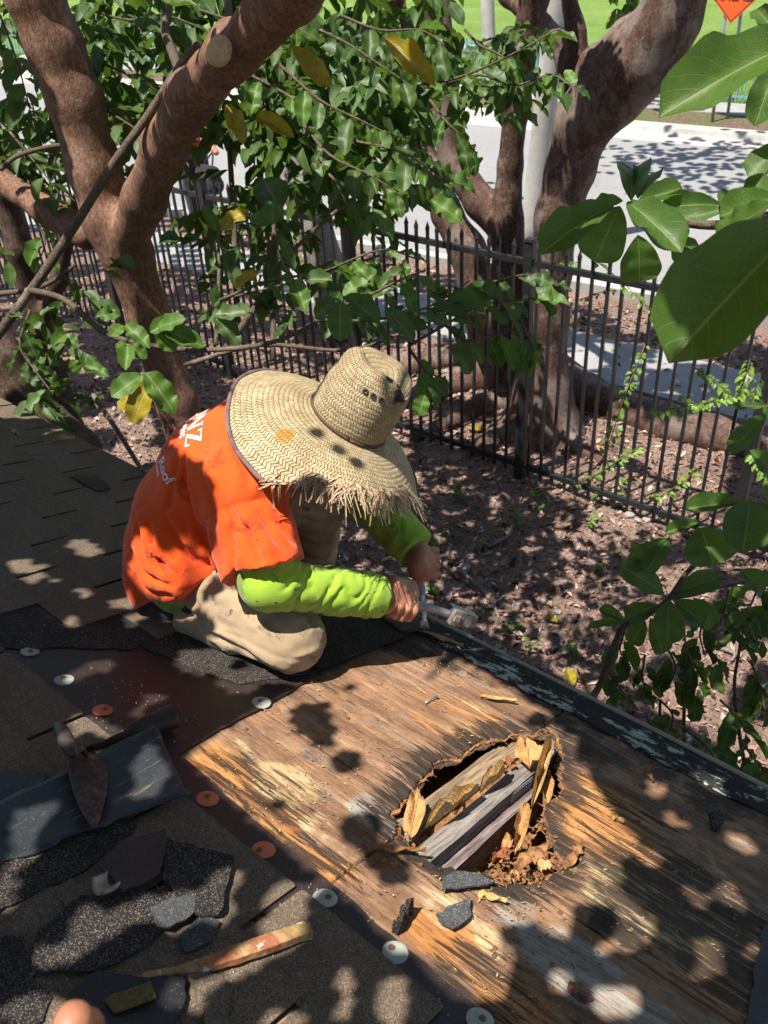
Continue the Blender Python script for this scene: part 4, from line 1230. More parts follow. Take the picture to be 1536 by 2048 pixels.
HOLE_PX = [(780, 1622), (805, 1597), (830, 1572), (841, 1555), (863, 1530), (876, 1517), (900, 1514), (918, 1508), (928, 1497), (943, 1485), (963, 1480), (983, 1472), (1018, 1470), (1043, 1466), (1075, 1463), (1100, 1455),
           (1118, 1470), (1123, 1497), (1128, 1520), (1125, 1550), (1132, 1575), (1128, 1590), (1096, 1607), (1088, 1625), (1093, 1650), (1108, 1680), (1098, 1690), (1128, 1710), (1138, 1725), (1123, 1742), (1100, 1752),
           (1068, 1762), (1018, 1775), (1000, 1765), (985, 1750), (930, 1744), (893, 1737), (868, 1725), (835, 1705), (812, 1685), (797, 1665), (790, 1640)]
HOLE = P2(HOLE_PX)
def ragged(poly, step=.004, a1=.008, a2=.0016, seed=0.):
    out = []
    n = len(poly)
    for i in range(n):
        p = np.array(poly[i]); q = np.array(poly[(i + 1) % n]); L = np.linalg.norm(q - p); nn_ = np.array([-(q - p)[1], (q - p)[0]]) / L; k = max(1, int(L / step))
        for j in range(k):
            x = p + (q - p) * j / k
            out.append(tuple(x + nn_ * (a1 * float(vnoise(np.array([x[0] * 55, x[1] * 55, seed]))) + a2 * float(vnoise(np.array([x[0] * 190, x[1] * 190, seed + 3]))))))
    return out
HOLEJ = ragged(HOLE)
# colour zones of the deck: pixel, radius in pixels, which
ZN = {'z_orange': [(420, 1540, 90, 1), (520, 1640, 110, .9), (620, 1720, 90, 1), (900, 1430, 120, .5), (1180, 1620, 150, 1.0), (1230, 1720, 130, .8), (870, 1850, 120, .9), (1000, 2000, 140, .9), (1420, 1950, 160, .5), (760, 1380, 100, .3), (960, 1960, 80, .8), (1020, 1440, 60, .4)],
      'z_yellow': [(560, 1560, 95, .9), (470, 1500, 60, .6), (620, 1640, 55, .7), (900, 1800, 80, .8), (1220, 1780, 110, .9), (1330, 1850, 130, .9), (1400, 1740, 140, .6), (900, 1400, 70, .45), (1450, 1880, 90, .6), (960, 1880, 60, .8)],
      'z_grey': [(740, 1640, 80, 1.0), (1150, 1930, 150, 1.1), (1060, 1870, 90, .9), (1270, 2010, 130, .9), (1480, 1780, 120, .6), (700, 1440, 70, .35), (850, 1350, 60, .5), (1400, 1640, 80, .4), (1480, 1700, 90, .5)],
      'z_dark': [(800, 1285, 70, .9), (980, 1345, 80, .7), (900, 1305, 80, .8), (1150, 1440, 90, .8), (1200, 1530, 60, .5), (660, 1380, 60, .4), (1400, 1720, 70, .5), (1050, 1820, 50, .4), (1090, 1400, 70, .9), (1180, 1480, 90, .9), (1300, 1530, 90, .8), (1440, 1600, 100, .9), (1100, 1450, 40, 1), (760, 1700, 70, .6), (700, 1740, 50, .6), (1250, 1860, 60, .9), (1280, 1890, 45, .9), (640, 1490, 70, .45), (590, 1590, 50, .5), (1536, 1640, 120, .8), (1350, 1700, 40, .5), (1330, 1960, 50, .5), (690, 1760, 40, .6), (1000, 1400, 40, .35)],
      'z_streak': [(480, 1600, 170, .6), (1350, 1800, 250, .9), (950, 1950, 150, .7), (620, 1700, 90, .8), (1250, 1650, 150, .5), (1450, 1950, 150, .9)]}
def zones(A):
    "A: n,2 roof coordinates -> dict of weights"
    P3 = np.concatenate([A * 9, np.zeros((len(A), 1))], 1)
    wob = np.stack([fbm(P3 + 3, 3), fbm(P3 + 11, 3)], 1) * 0.05
    out = {}
    for k, L in ZN.items():
        w = np.zeros(len(A))
        for (x, y, r, a) in L:
            c = ab(x, y); ex = ab(x + r, y + 0.62 * r); R_ = np.linalg.norm(ex - c)
            d = A + wob - c
            dist = np.sqrt((d[:, 0] / (R_ * 1.0)) ** 2 + (d[:, 1] / (R_ * 0.72)) ** 2)
            w = np.maximum(w, a * (1 - sm(0.45, 1.15, dist)))
        out[k] = w
    return out
def deck_sheet(a0, a1, b0, b1, step, seed, hole=True, lift=0.0):
    r = np.random.default_rng(seed)
    na = max(2, int((a1 - a0) / step)); nb = max(2, int((b1 - b0) / step))
    ga, gb = np.meshgrid(np.linspace(a0, a1, na), np.linspace(b0, b1, nb), indexing='ij')
    A = np.stack([ga, gb], -1)
    e = np.stack([fbm(np.stack([ga * 60, gb * 60, ga * 0 + seed], -1), 2), fbm(np.stack([ga * 60, gb * 60, ga * 0 + seed + 9], -1), 2)], -1)
    q = A[:-1, :-1] + step / 2
    inside = in_poly(q, HOLEJ) if hole else np.zeros(q.shape[:2], bool)
    # worn relief: fibres, lifted veneer patches, rotten rim
    P3 = np.stack([ga * 3, gb * 40, ga * 0 + seed], -1)
    h = 0.0003 * fbm(P3, 3)
    ven = fbm(np.stack([ga * 5, gb * 17, ga * 0 + 5 + seed], -1), 4)
    h += 0.0011 * sm(0.02, 0.10, ven) + 0.0009 * sm(0.22, 0.30, ven)
    h += 0.004 * fbm(np.stack([ga * 1.5, gb * 1.5, ga * 0 + 2 * seed], -1), 2)
    if hole:
        HP = np.array(HOLE)
        d = np.min(np.linalg.norm(A[:, :, None] - HP[None, None], axis=-1), -1)
        h -= 0.006 * (1 - sm(0.0, 0.05, d)) * (0.4 + np.abs(e[..., 0]))
    n0 = A.reshape(-1, 2)
    V = np.concatenate([n0, (h + lift).reshape(-1, 1)], 1)
    ii = np.arange(na * nb).reshape(na, nb)
    F = np.stack([ii[:-1, :-1], ii[1:, :-1], ii[1:, 1:], ii[:-1, 1:]], -1)[~inside]
    # skirt along every open edge
    E = np.concatenate([F[:, [0, 1]], F[:, [1, 2]], F[:, [2, 3]], F[:, [3, 0]]])
    key = np.sort(E, 1); kk = key[:, 0].astype(np.int64) * (na * nb) + key[:, 1]
    u, inv, cnt = np.unique(kk, return_inverse=True, return_counts=True)
    be = E[cnt[inv] == 1]
    if hole:
        bi = np.unique(be); Q = V[bi, :2]
        HA = np.array(HOLEJ); HB = np.roll(HA, -1, 0); ba = HB - HA
        tt = np.clip(((Q[:, None] - HA[None]) * ba[None]).sum(-1) / np.maximum(1e-12, (ba ** 2).sum(-1))[None], 0, 1)
        C_ = HA[None] + tt[..., None] * ba[None]; dq = np.linalg.norm(Q[:, None] - C_, axis=-1); kq = dq.argmin(1)
        okq = dq.min(1) < step * 1.6
        onb = (np.abs(Q[:, 0] - a0) < 1e-6) | (np.abs(Q[:, 0] - a1) < 1e-6) | (np.abs(Q[:, 1] - b0) < 1e-6) | (np.abs(Q[:, 1] - b1) < 1e-6)
        mv = okq & ~onb
        V[bi[mv], :2] = C_[np.arange(len(Q)), kq][mv]
    V2 = V.copy(); V2[:, 2] = -0.012 + 0.002 * r.random(len(V))
    N = len(V)
    S = np.stack([be[:, 1], be[:, 0], be[:, 0] + N, be[:, 1] + N], 1)
    VV = np.vstack([V, V2]); FF = np.vstack([F, S])
    used = np.unique(FF); mp = np.full(len(VV), -1); mp[used] = np.arange(len(used))
    VV = VV[used]; FF = mp[FF]
    z = zones(VV[:, :2])
    side = VV[:, 2] < -0.008
    if hole:
        HP = np.array(HOLE); dd = np.min(np.linalg.norm(VV[:, None, :2] - HP[None], axis=-1), 1)
        z['z_dark'] = np.maximum(z['z_dark'], .62 * (1 - sm(.004, .045, dd)))
        z['z_streak'] = np.maximum(z['z_streak'], .9 * (1 - sm(.01, .09, dd)))
    for k in z: z[k] = np.where(side, {'z_orange': .5, 'z_dark': .5}.get(k, 0), z[k])
    return mesh('plywood_sheet', VV, FF, smooth=True, attrs=z, mat=M_DECK)
JA = -0.70; SB = 1.195
for (a0, a1, b0, b1, seed, hl, lb) in [(-1.22, JA - .0025, SB + .0025, 1.765, 1, True, 'weathered brown plywood left of the hole'), (JA + .0025, 0.45, SB + .0025, 1.765, 2, True, 'orange and black rotted plywood right of the hole'),
                                       (-1.30, JA - .0025, 0.80, SB - .0025, 3, True, 'orange streaked decking strip beside the tin tags'), (JA + .0025, 0.45, 0.80, SB - .0025, 4, True, 'grey weathered decking with a knot')]:
    o = obj('plywood_sheet', deck_sheet(a0, a1, b0, b1, 0.0042, seed), house); o['label'] = lb
for (a0, a1, b0, b1) in [(-7, -1.225, SB + .0025, 1.765), (-7, -1.305, -1.2, SB - .0025), (-1.3, 0.45, -1.2, 0.795), (0.455, 6, -1.2, 1.765)]:
    obj('decking', box_mesh('decking', (a0, b0, -0.012), (a1, b1, -0.001), 0, M_RAFT2), house)
def torn_ply(w, depth, seed, mat):
    "a ragged ring of inner veneer showing inside the hole"
    r = np.random.default_rng(seed)
    H = np.array(HOLEJ); c = H.mean(0); n = len(H); V = []; F = []
    for i, p in enumerate(H):
        t = nrm(H[(i + 7) % n] - H[i - 7]); inn = np.array([-t[1], t[0]]); inn = inn if inn @ (c - p) > 0 else -inn
        k = depth * max(0.0, .35 + .9 * float(vnoise(np.array([p[0] * 22, p[1] * 22, seed]))) + .35 * float(vnoise(np.array([p[0] * 75, p[1] * 75, seed]))))
        q = p - inn * .012; e = p + inn * k
        V += [(q[0], q[1], w), (e[0], e[1], w - .002 - .25 * k + r.normal(0, .0008)), (e[0], e[1], w - .0045 - .25 * k), (q[0], q[1], w - .003)]
    for i in range(n):
        a, b_ = i * 4, ((i + 1) % n) * 4
        F += [(a, b_, b_ + 1, a + 1), (a + 1, b_ + 1, b_ + 2, a + 2), (a + 2, b_ + 2, b_ + 3, a + 3)]
    return mesh('torn_ply', V, F, mat=mat)
obj('torn_ply', torn_ply(-.0045, .009, 5, M_ROT), house)
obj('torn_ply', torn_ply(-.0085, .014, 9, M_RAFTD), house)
def rim_splinters():
    r = np.random.default_rng(44); V = []; F = []; H = np.array(HOLEJ); c = H.mean(0); n = len(H)
    for _ in range(70):
        i = r.integers(0, n); p = H[i]; sgn = 1 if (c - p)[0] > 0 else -1
        if abs((c - p)[0]) < .03 and r.random() < .6: continue
        L = r.uniform(.005, .022); w = r.uniform(.0008, .0034); d = np.array([sgn, r.normal(0, .12)]); d /= np.linalg.norm(d); q = np.array([-d[1], d[0]]); z = r.uniform(-.010, -.003); k = len(V)
        b0 = p - d * .006; e = p + d * L; dz = r.uniform(-.006, .006)
        V += [(*(b0 - q * w), z), (*(b0 + q * w), z), (*e, z + dz), (*b0, z + .0022)]; F += [(k, k + 2, k + 3), (k + 3, k + 2, k + 1), (k, k + 1, k + 2)]
    o = obj('splintered_rim', mesh('splintered_rim', V, F, mat=M_ROT), house); o['kind'] = 'stuff'
rim_splinters()
# nail holes and rust spots where the old shingles were fixed
for k in range(26):
    x = rng.uniform(480, 1480); y = rng.uniform(1330, 2000); q = ab(x, y)
    if not (.97 < q[1] < 1.73 and q[0] < -.13) or bool(in_poly(np.array(q), HOLEJ)): continue
    bm = bmesh.new(); bmesh.ops.create_cone(bm, cap_ends=True, segments=9, radius1=.0042, radius2=.0036, depth=.003)
    o = obj('nail_head', bm, house, M_RUST); o.location = (q[0], q[1], .002)
# knot
bm = bmesh.new(); bmesh.ops.create_uvsphere(bm, u_segments=24, v_segments=12, radius=1.0)
kc = ab(1160, 1985)
for v in bm.verts:
    k = 1 + 0.08 * math.sin(5 * math.atan2(v.co.y, v.co.x)); v.co = (v.co.x * 0.022 * k + kc[0], v.co.y * 0.0165 * k + kc[1], v.co.z * 0.006 - 0.0005)
b = NB('knot_wood'); P = b.tc('Object'); M_KNOT = b.done(b.ramp(b.noise(P, 90, 5, .6), [(0.35, (0.035, 0.012, 0.008)), (0.55, (0.13, 0.042, 0.024)), (0.75, (0.26, 0.12, 0.08))]), 0.4, b.bump(b.noise(P, 120, 4), .5, .003))
o = obj('knot', bm, house, M_KNOT); o.data.polygons.foreach_set('use_smooth', np.ones(len(o.data.polygons), bool)); o['label'] = 'dark red oval knot in the grey decking'

# rafters and debris under the hole
def beam(name, a0, a1, b0, b1, w0, w1, mat, skew=0.0, label=None):
    n = 40
    V = []; 
    bs = np.linspace(b0, b1, n)
    for i, bb in enumerate(bs):
        s = skew * (bb - b0)
        j = lambda q: 0.0012 * float(vnoise(np.array([bb * 60, q, 1.0])))
        V += [(a0 + s + j(1), bb, w1 + j(2)), (a1 + s + j(3), bb, w1 + j(4)), (a1 + s + j(5), bb, w0), (a0 + s + j(6), bb, w0)]
    F = []
    for i in range(n - 1):
        for k in range(4):
            F.append((i * 4 + k, i * 4 + (k + 1) % 4, (i + 1) * 4 + (k + 1) % 4, (i + 1) * 4 + k))
    F += [(0, 3, 2, 1), (4 * n - 4, 4 * n - 3, 4 * n - 2, 4 * n - 1)]
    o = obj(name, mesh(name, V, F, mat=mat), house)
    if label: o['label'] = label
    return o
beam('rafter', -0.732, -0.679, 0.4, 1.74, -0.12, -0.027, M_RAFT2, -0.013, 'brown rotted rafter seen through the hole')
beam('rafter', -0.645, -0.607, 0.4, 1.74, -0.115, -0.0165, M_RAFT, -0.025, 'grey sawn rafter seen through the hole')
beam('rafter', -0.678, -0.646, 0.4, 1.70, -0.125, -0.036, M_ROT, -0.02)
beam('blocking', -0.606, -0.570, 0.4, 1.55, -0.14, -0.050, M_PURP, -0.04, 'purple-grey board nailed beside the rafter')
for aa in (-1.05, -0.15, 0.3): beam('rafter', aa, aa + .04, -0.5, 1.74, -0.12, -0.014, M_RAFT)
obj('soffit', box_mesh('soffit', (-2, 0.5, -0.145), (1.2, 1.76, -0.135), 0, M_ROT), house)
# truss plate: perforated steel with rows of raised teeth
def truss_plate():
    m = MB()
    A0 = ab(1040, 1572, -0.02)
    a, b_, w = -0.6325, 1.42, -0.02
    m.box((a - 0.0005, b_ - .005, w - .045), (a + .0012, b_ + .075, w))
    for i in range(9):
        for j in range(5):
            bb = b_ + .002 + i * .008; ww = w - .041 + j * .0085
            m.box((a + .0012, bb, ww), (a + .0026, bb + .0042, ww + .0035))
    return m.build('truss_plate', M_STEEL)
obj('truss_plate', truss_plate(), house)

# eave metal
def drip():
    n = 420; A = np.linspace(-6.5, 4.0, n)
    prof = [(1.742, 0.0035), (1.744, 0.0065), (1.79, 0.006), (1.836, 0.0045)]
    V = []; 
    for i, a in enumerate(A):
        for j, (bb, w) in enumerate(prof):
            e = 0.006 * float(vnoise(np.array([a * 25, 1.0 + j * 0.0, 3]))) + 0.004 * float(vnoise(np.array([a * 90, 2.0, 3]))) if j < 2 else 0
            V.append((a, bb + e, w + 0.0012 * float(vnoise(np.array([a * 6, j, 5.])))))
    k = len(prof); F = [(i * k + j, (i + 1) * k + j, (i + 1) * k + j + 1, i * k + j + 1) for i in range(n - 1) for j in range(k - 1)]
    obj('drip_edge', mesh('drip_edge', V, F, mat=M_DRIP, smooth=False), house)
    prof = [(1.8362, 0.0042), (1.845, 0.0062), (1.855, 0.004), (1.859, -0.003), (1.857, -0.05), (1.852, -0.05), (1.852, -0.006)]
    A = np.linspace(-6.5, 4.0, 60); V = [(a, bb, w + 0.001 * math.sin(a * 9)) for a in A for bb, w in prof]; k = len(prof)
    F = [(i * k + j, (i + 1) * k + j, (i + 1) * k + j + 1, i * k + j + 1) for i in range(59) for j in range(k - 1)]
    obj('drip_lip', mesh('drip_lip', V, F, mat=M_LIP, smooth=True), house)
    obj('fascia', box_mesh('fascia', (-6.5, 1.77, -0.17), (4, 1.80, -0.004), 0.003, M_FASC), house)
drip()

# underlayment sheets
U1 = P2([(-400, 1330), (-300, 1150), (0, 1150), (250, 1150), (480, 1130), (700, 1185), (800, 1235), (748, 1302), (640, 1352), (522, 1421), (440, 1462), (360, 1511), (420, 1566), (510, 1645), (600, 1722), (682, 1787), (760, 1858), (850, 1930), (992, 2050), (1060, 2140), (900, 2160), (600, 1900), (300, 1620), (100, 1480), (0, 1400)])
obj('underlayment', slab('underlayment', jag(U1, 0.0012, 0.02), 0.0035, 0.0052, M_FELT), house)['label'] = 'smooth dark brown underlayment felt beside the bare wood'
U2 = P2([(1536, 1848), (1521, 1868), (1516, 1905), (1505, 1960), (1492, 2050), (1480, 2120), (1700, 2200), (1800, 1950), (1620, 1740)])
obj('underlayment', slab('underlayment', jag(U2, 0.003, 0.015), 0.0035, 0.0058, M_FELTK), house)['label'] = 'black torn felt at the right edge of the bare wood'
G = [[(-60, 1245), (60, 1219), (140, 1266), (250, 1232), (300, 1288), (262, 1305), (140, 1300), (60, 1303), (-60, 1300)],
     [(255, 1236), (330, 1215), (480, 1210), (560, 1300), (620, 1352), (480, 1375), (400, 1350), (285, 1300)],
     [(560, 1240), (700, 1195), (845, 1262), (756, 1300), (640, 1345), (600, 1330)]]
for k, g in enumerate(G):
    obj('starter_strip', slab('starter_strip', jag(P2(g), 0.002, 0.02), 0.0056 + 0.0004 * k, 0.0085 + 0.0004 * k, M_TABD), house)

# shingle tabs, 3-tab pattern, five-inch courses
REM = P2([(-200, 1252), (-60, 1245), (60, 1219), (140, 1266), (236, 1231), (300, 1286), (420, 1240), (560, 1190), (730, 1170), (845, 1262), (1536, 1640), (1700, 1700), (1700, 2300), (1100, 2300), (868, 2048), (615, 1800), (190, 1440), (30, 1265), (-80, 1190)])
rt = np.random.default_rng(21)
tabm = []
for k in range(6):
    w = 0.300; e = 0.152
    pts = [(0.003, 0), (w - .003 + rt.normal(0, .001), 0), (w - .003, e - .004 + rt.normal(0, .001)), (w - .008, e + rt.normal(0, .001)), (0.008, e + rt.normal(0, .0015)), (0.003, e - .004)]
    pts = jag(pts, 0.0007, 0.03, rt)
    tabm.append(slab('shingle', pts, 0.0, 0.0042, M_TAB))
def tabs(b_hi, rows, off, a0, a1, test):
    for r_ in range(rows):
        b1 = b_hi - 0.127 * r_
        ofs = off + (0.1525 if r_ % 2 else 0)
        k0 = int(math.floor((a0 - ofs) / 0.305)); k1 = int(math.ceil((a1 - ofs) / 0.305))
        for k in range(k0, k1):
            a = ofs + 0.305 * k
            ctr = np.array([a + 0.1525, b1 - 0.05])
            if not test(ctr): continue
            o = obj('shingle', tabm[rt.integers(0, 6)], house)
            # each tab rests on the one below: back edge lower, butt edge proud
            o.matrix_basis = Matrix.Translation((a, b1 - 0.152 + rt.normal(0, .0015), 0.0048)) @ Matrix.Rotation(rt.normal(0, .004), 4, 'Z') @ Matrix.Rotation(math.radians(1.5 + rt.normal(0, .25)), 4, 'X')
def seen(c, m=0.35):
    p = rw(c[0], c[1]); q = R3.T @ (p - CAM)
    if q[2] < 0.1: return False
    x = q[0] / q[2] * F_PX + 768; y = q[1] / q[2] * F_PX + 1024
    return -420 < x < 1900 and y > 500 and y < 2500
rem = lambda c: bool(in_poly(np.array(c), REM))
tabs(1.845, 7, -1.79, -4.4, -1.0, lambda c: c[0] < -1.1 and not rem(c) and seen(c) and c[1] > 0.93)
tabs(0.888, 7, -1.33, -3.2, 0.6, lambda c: not rem(c) and seen(c) and c[1] < 0.93)
obj('shingle_field', box_mesh('shingle_field', (-7, -1.2, 0.0005), (-4.4, 1.84, 0.008), 0, M_TAB), house)
obj('shingle_field', box_mesh('shingle_field', (0.55, -1.2, 0.0005), (6, 1.84, 0.008), 0, M_TAB), house)
# a lone shingle left on the eave under the chisel
eo = obj('shingle', slab('shingle', jag(P2([(742, 1212), (800, 1206), (852, 1250), (846, 1262), (800, 1262), (768, 1240)], .01), .001, .01), 0.0095, 0.0135, M_GREYG), house)

# tin tags nailed along the felt
def tin_tag(x, y, mat, rot):
    c = ab(x, y, .006)
    r = 0.0205
    V = [(0, 0, .0042)]; F = []
    n = 28
    rings = [(0.3, .0036), (0.75, .0028), (1.0, .0016), (1.0, 0.0)]
    for q, z in rings:
        for k in range(n):
            a = 2 * math.pi * k / n; V.append((r * q * math.cos(a), r * q * math.sin(a), z + .0006 * math.sin(2 * a + rot) * q))
    for k in range(n): F.append((0, 1 + k, 1 + (k + 1) % n))
    for i in range(len(rings) - 1):
        for k in range(n): F.append((1 + i * n + k, 1 + (i + 1) * n + k, 1 + (i + 1) * n + (k + 1) % n, 1 + i * n + (k + 1) % n))
    o = obj('tin_tag', mesh('tin_tag', V, F, smooth=False, mat=mat), house)
    o.location = (c[0], c[1], 0.0055); o.rotation_euler = (rt.normal(0, .05), rt.normal(0, .05), rot)
    bm = bmesh.new(); bmesh.ops.create_cone(bm, cap_ends=True, segments=12, radius1=.0058, radius2=.0046, depth=.0024)
    nl = obj('nail_head', bm, o, M_RUST); nl.location = (rt.normal(0, .003), rt.normal(0, .003), .0048)
for x, y, m in [(60, 1303, M_TAGW), (128, 1360, M_TAGW), (205, 1421, M_TAGO), (415, 1598, M_TAGO), (527, 1700, M_TAGO), (650, 1797, M_TAGW), (790, 1905, M_TAGW), (523, 1405, M_TAGW), (300, 1510, M_TAGW), (960, 2040, M_TAGW)]:
    tin_tag(x, y, m, random.uniform(0, 6))

# ================================================================== loose things on the roof
def on_roof(name, me, label, cat, group=None):
    o = obj(name, me, label=label, cat=cat, group=group); o.matrix_world = MR; return o
def scrap(label, pts, w, t, mat, group='torn shingle scraps strewn on the roof', bend=0.0, amp=0.002, tilt=None, name='shingle_scrap'):
    "a torn piece: outline in photo pixels, lying at height w, t thick, gently bent"
    poly = P2(pts, w); c = np.mean(poly, 0)
    pj = jag(poly, amp, 0.012)
    bm = bmesh.new()
    n = len(pj)
    lo = [bm.verts.new((p[0], p[1], 0)) for p in pj]
    f = bm.faces.new(lo)
    if f.normal.z < 0: f.normal_flip()
    bmesh.ops.triangulate(bm, faces=[f])
    bmesh.ops.subdivide_edges(bm, edges=list(bm.edges), cuts=2, use_grid_fill=True)
    ret = bmesh.ops.extrude_face_region(bm, geom=list(bm.faces))
    for v in [g for g in ret['geom'] if isinstance(g, bmesh.types.BMVert)]: v.co.z += t
    bmesh.ops.recalc_face_normals(bm, faces=list(bm.faces))
    sd = hash(label) % 97
    sd = sum(map(ord, label)) % 97
    for v in bm.verts:
        d = np.array([v.co.x, v.co.y]) - c
        v.co.z += w + bend * (d @ d) * 14 + 0.0035 * (1 + float(vnoise(np.array([v.co.x * 14, v.co.y * 14, sd])))) + (tilt[0] * d[0] + tilt[1] * d[1] if tilt else 0)
    me = bpy.data.meshes.new(name); bm.to_mesh(me); bm.free(); me.materials.append(mat)
    return on_roof(name, me, label, 'shingle scrap', group)
scrap('smooth black felt scrap lying in the middle of the torn pile', [(195, 1735), (240, 1690), (330, 1668), (333, 1690), (320, 1755), (245, 1795)], .022, .003, M_FELT, bend=.05)
scrap('dark speckled scrap with broken right end, right of the felt scrap', [(332, 1690), (400, 1702), (466, 1722), (452, 1780), (437, 1838), (400, 1842), (360, 1800), (322, 1762)], .016, .004, M_TABD, bend=.04)
scrap('large sunlit black speckled scrap below the felt scrap', [(60, 1960), (75, 1870), (160, 1800), (250, 1792), (350, 1790), (392, 1832), (330, 1852), (298, 1895), (200, 1950), (100, 1948)], .012, .004, M_TABD)
scrap('long dark speckled scrap under the trowel tip', [(-40, 1740), (70, 1725), (200, 1665), (278, 1640), (265, 1672), (180, 1740), (60, 1800), (-40, 1850)], .008, .004, M_TABD)
scrap('dark scrap with ochre patch at the bottom edge', [(140, 1995), (190, 1952), (290, 1962), (360, 1957), (372, 2000), (345, 2070), (150, 2070)], .014, .004, M_FELTK)
scrap('brown broken tab at the bottom edge right of the ochre patch', [(360, 1950), (440, 1955), (466, 1985), (456, 2070), (408, 2070), (400, 1990)], .012, .004, M_TAB)
scrap('ochre moss-stained chip lying on the dark bottom scrap', [(208, 2002), (300, 1970), (312, 2000), (226, 2032)], .022, .003, m_granule('ochre_granules', (0.17, 0.11, 0.035), (0.26, 0.17, 0.06), .4))
scrap('black speckled scrap in the bottom left corner', [(-40, 1880), (50, 1880), (62, 1960), (105, 2000), (60, 2080), (-40, 2080)], .010, .004, M_TABD)
scrap('small grey broken chip right of the large sunlit scrap', [(300, 1820), (345, 1800), (392, 1790), (385, 1835), (340, 1862), (310, 1850)], .020, .003, M_GREYG)
scrap('brown shingle chip in the gap left of the curled chip', [(125, 1805), (185, 1760), (215, 1775), (180, 1815), (140, 1830)], .010, .004, M_TAB)
scrap('grey torn flap behind the stick in the scrap pile', [(360, 1880), (400, 1840), (440, 1850), (420, 1890), (370, 1910)], .012, .003, M_GREYG)
scrap('glossy black tar lump at the left edge above the blue-grey strip', [(-20, 1560), (12, 1550), (40, 1558), (96, 1556), (84, 1580), (66, 1606), (20, 1614), (-20, 1616)], .012, .010, M_TAR, amp=.004)
scrap('grey speckled scrap at the lower rim of the rotten hole', [(884, 1762), (910, 1748), (955, 1750), (990, 1768), (930, 1778), (882, 1786)], .010, .0035, M_GREYG, bend=.02)
scrap('grey granule scrap on bare wood below the hole', [(872, 1832), (905, 1815), (938, 1800), (942, 1836), (905, 1862), (880, 1848)], .008, .0035, M_GREYG)
scrap('dark little granule chunk stuck to the wood at right', [(1415, 1634), (1436, 1630), (1446, 1652), (1436, 1668), (1420, 1662)], .006, .008, M_TABD, amp=.003)
scrap('dark felt chip on the shaded shingles at far left', [(142, 958), (182, 950), (222, 978), (195, 984)], .012, .004, M_FELTK)

# long blue-grey strip, its far end curled up
def strip_sheet():
    na, nb = 46, 16
    c = [np.array(ab(*p, .03)) for p in ((-60, 1625), (312, 1478), (374, 1592), (-60, 1735))]
    V = []; UVs = []
    for i in range(na):
        s = i / (na - 1)
        for j in range(nb):
            t = j / (nb - 1)
            p = (c[0] * (1 - s) + c[1] * s) * (1 - t) + (c[3] * (1 - s) + c[2] * s) * t
            e = 0.006 * float(vnoise(np.array([s * 12, t * 3, 4.0]))) * (1 if j in (0, nb - 1) else .0)
            w = 0.020 + 0.020 * s ** 2 + 0.03 * (1 - t) ** 2 * s + 0.004 * float(vnoise(np.array([s * 5, t * 3, 1.])))
            V.append((p[0] + e, p[1] + e, w))
    N = len(V); V += [(x, y, z - .004) for x, y, z in V]
    F = []
    for i in range(na - 1):
        for j in range(nb - 1):
            a = i * nb + j; F.append((a, a + nb, a + nb + 1, a + 1)); F.append((a + N, a + 1 + N, a + nb + 1 + N, a + nb + N))
    rim = [i * nb for i in range(na)] + [(na - 1) * nb + j for j in range(1, nb)] + [i * nb + nb - 1 for i in range(na - 2, -1, -1)] + [j for j in range(nb - 2, 0, -1)]
    F += [(rim[k], rim[k] + N, rim[(k + 1) % len(rim)] + N, rim[(k + 1) % len(rim)]) for k in range(len(rim))]
    me = mesh('shingle_strip', V, F, smooth=True, mat=M_BACK)
    on_roof('shingle_strip', me, 'long blue-grey upturned shingle strip under the trowel', 'shingle strip')
    # curled felt flap behind it
    na, nb = 30, 14; V = []
    A = np.array(ab(150, 1512)); B = np.array(ab(345, 1462))
    for i in range(na):
        s = i / (na - 1)
        base = A * (1 - s) + B * s
        dirp = nrm(np.array([-(B - A)[1], (B - A)[0]]))
        for j in range(nb):
            t = j / (nb - 1); ang = -0.3 + t * (1.6 + 2.6 * s); R_ = 0.012 + 0.012 * s
            V.append((*(base - dirp * (R_ * math.sin(ang)) * 1.2), 0.012 + R_ * (1 - math.cos(ang)) + 0.003 * float(vnoise(np.array([s * 9, t * 3, 7.])))))
    F = [(i * nb + j, (i + 1) * nb + j, (i + 1) * nb + j + 1, i * nb + j + 1) for i in range(na - 1) for j in range(nb - 1)]
    me = mesh('felt_curl', V, F, smooth=True, mat=M_FELT)
    o = on_roof('felt_curl', me, 'rolled brown felt flap curling up behind the trowel blade', 'felt flap')
    md = o.modifiers.new('thick', 'SOLIDIFY'); md.thickness = 0.002
strip_sheet()

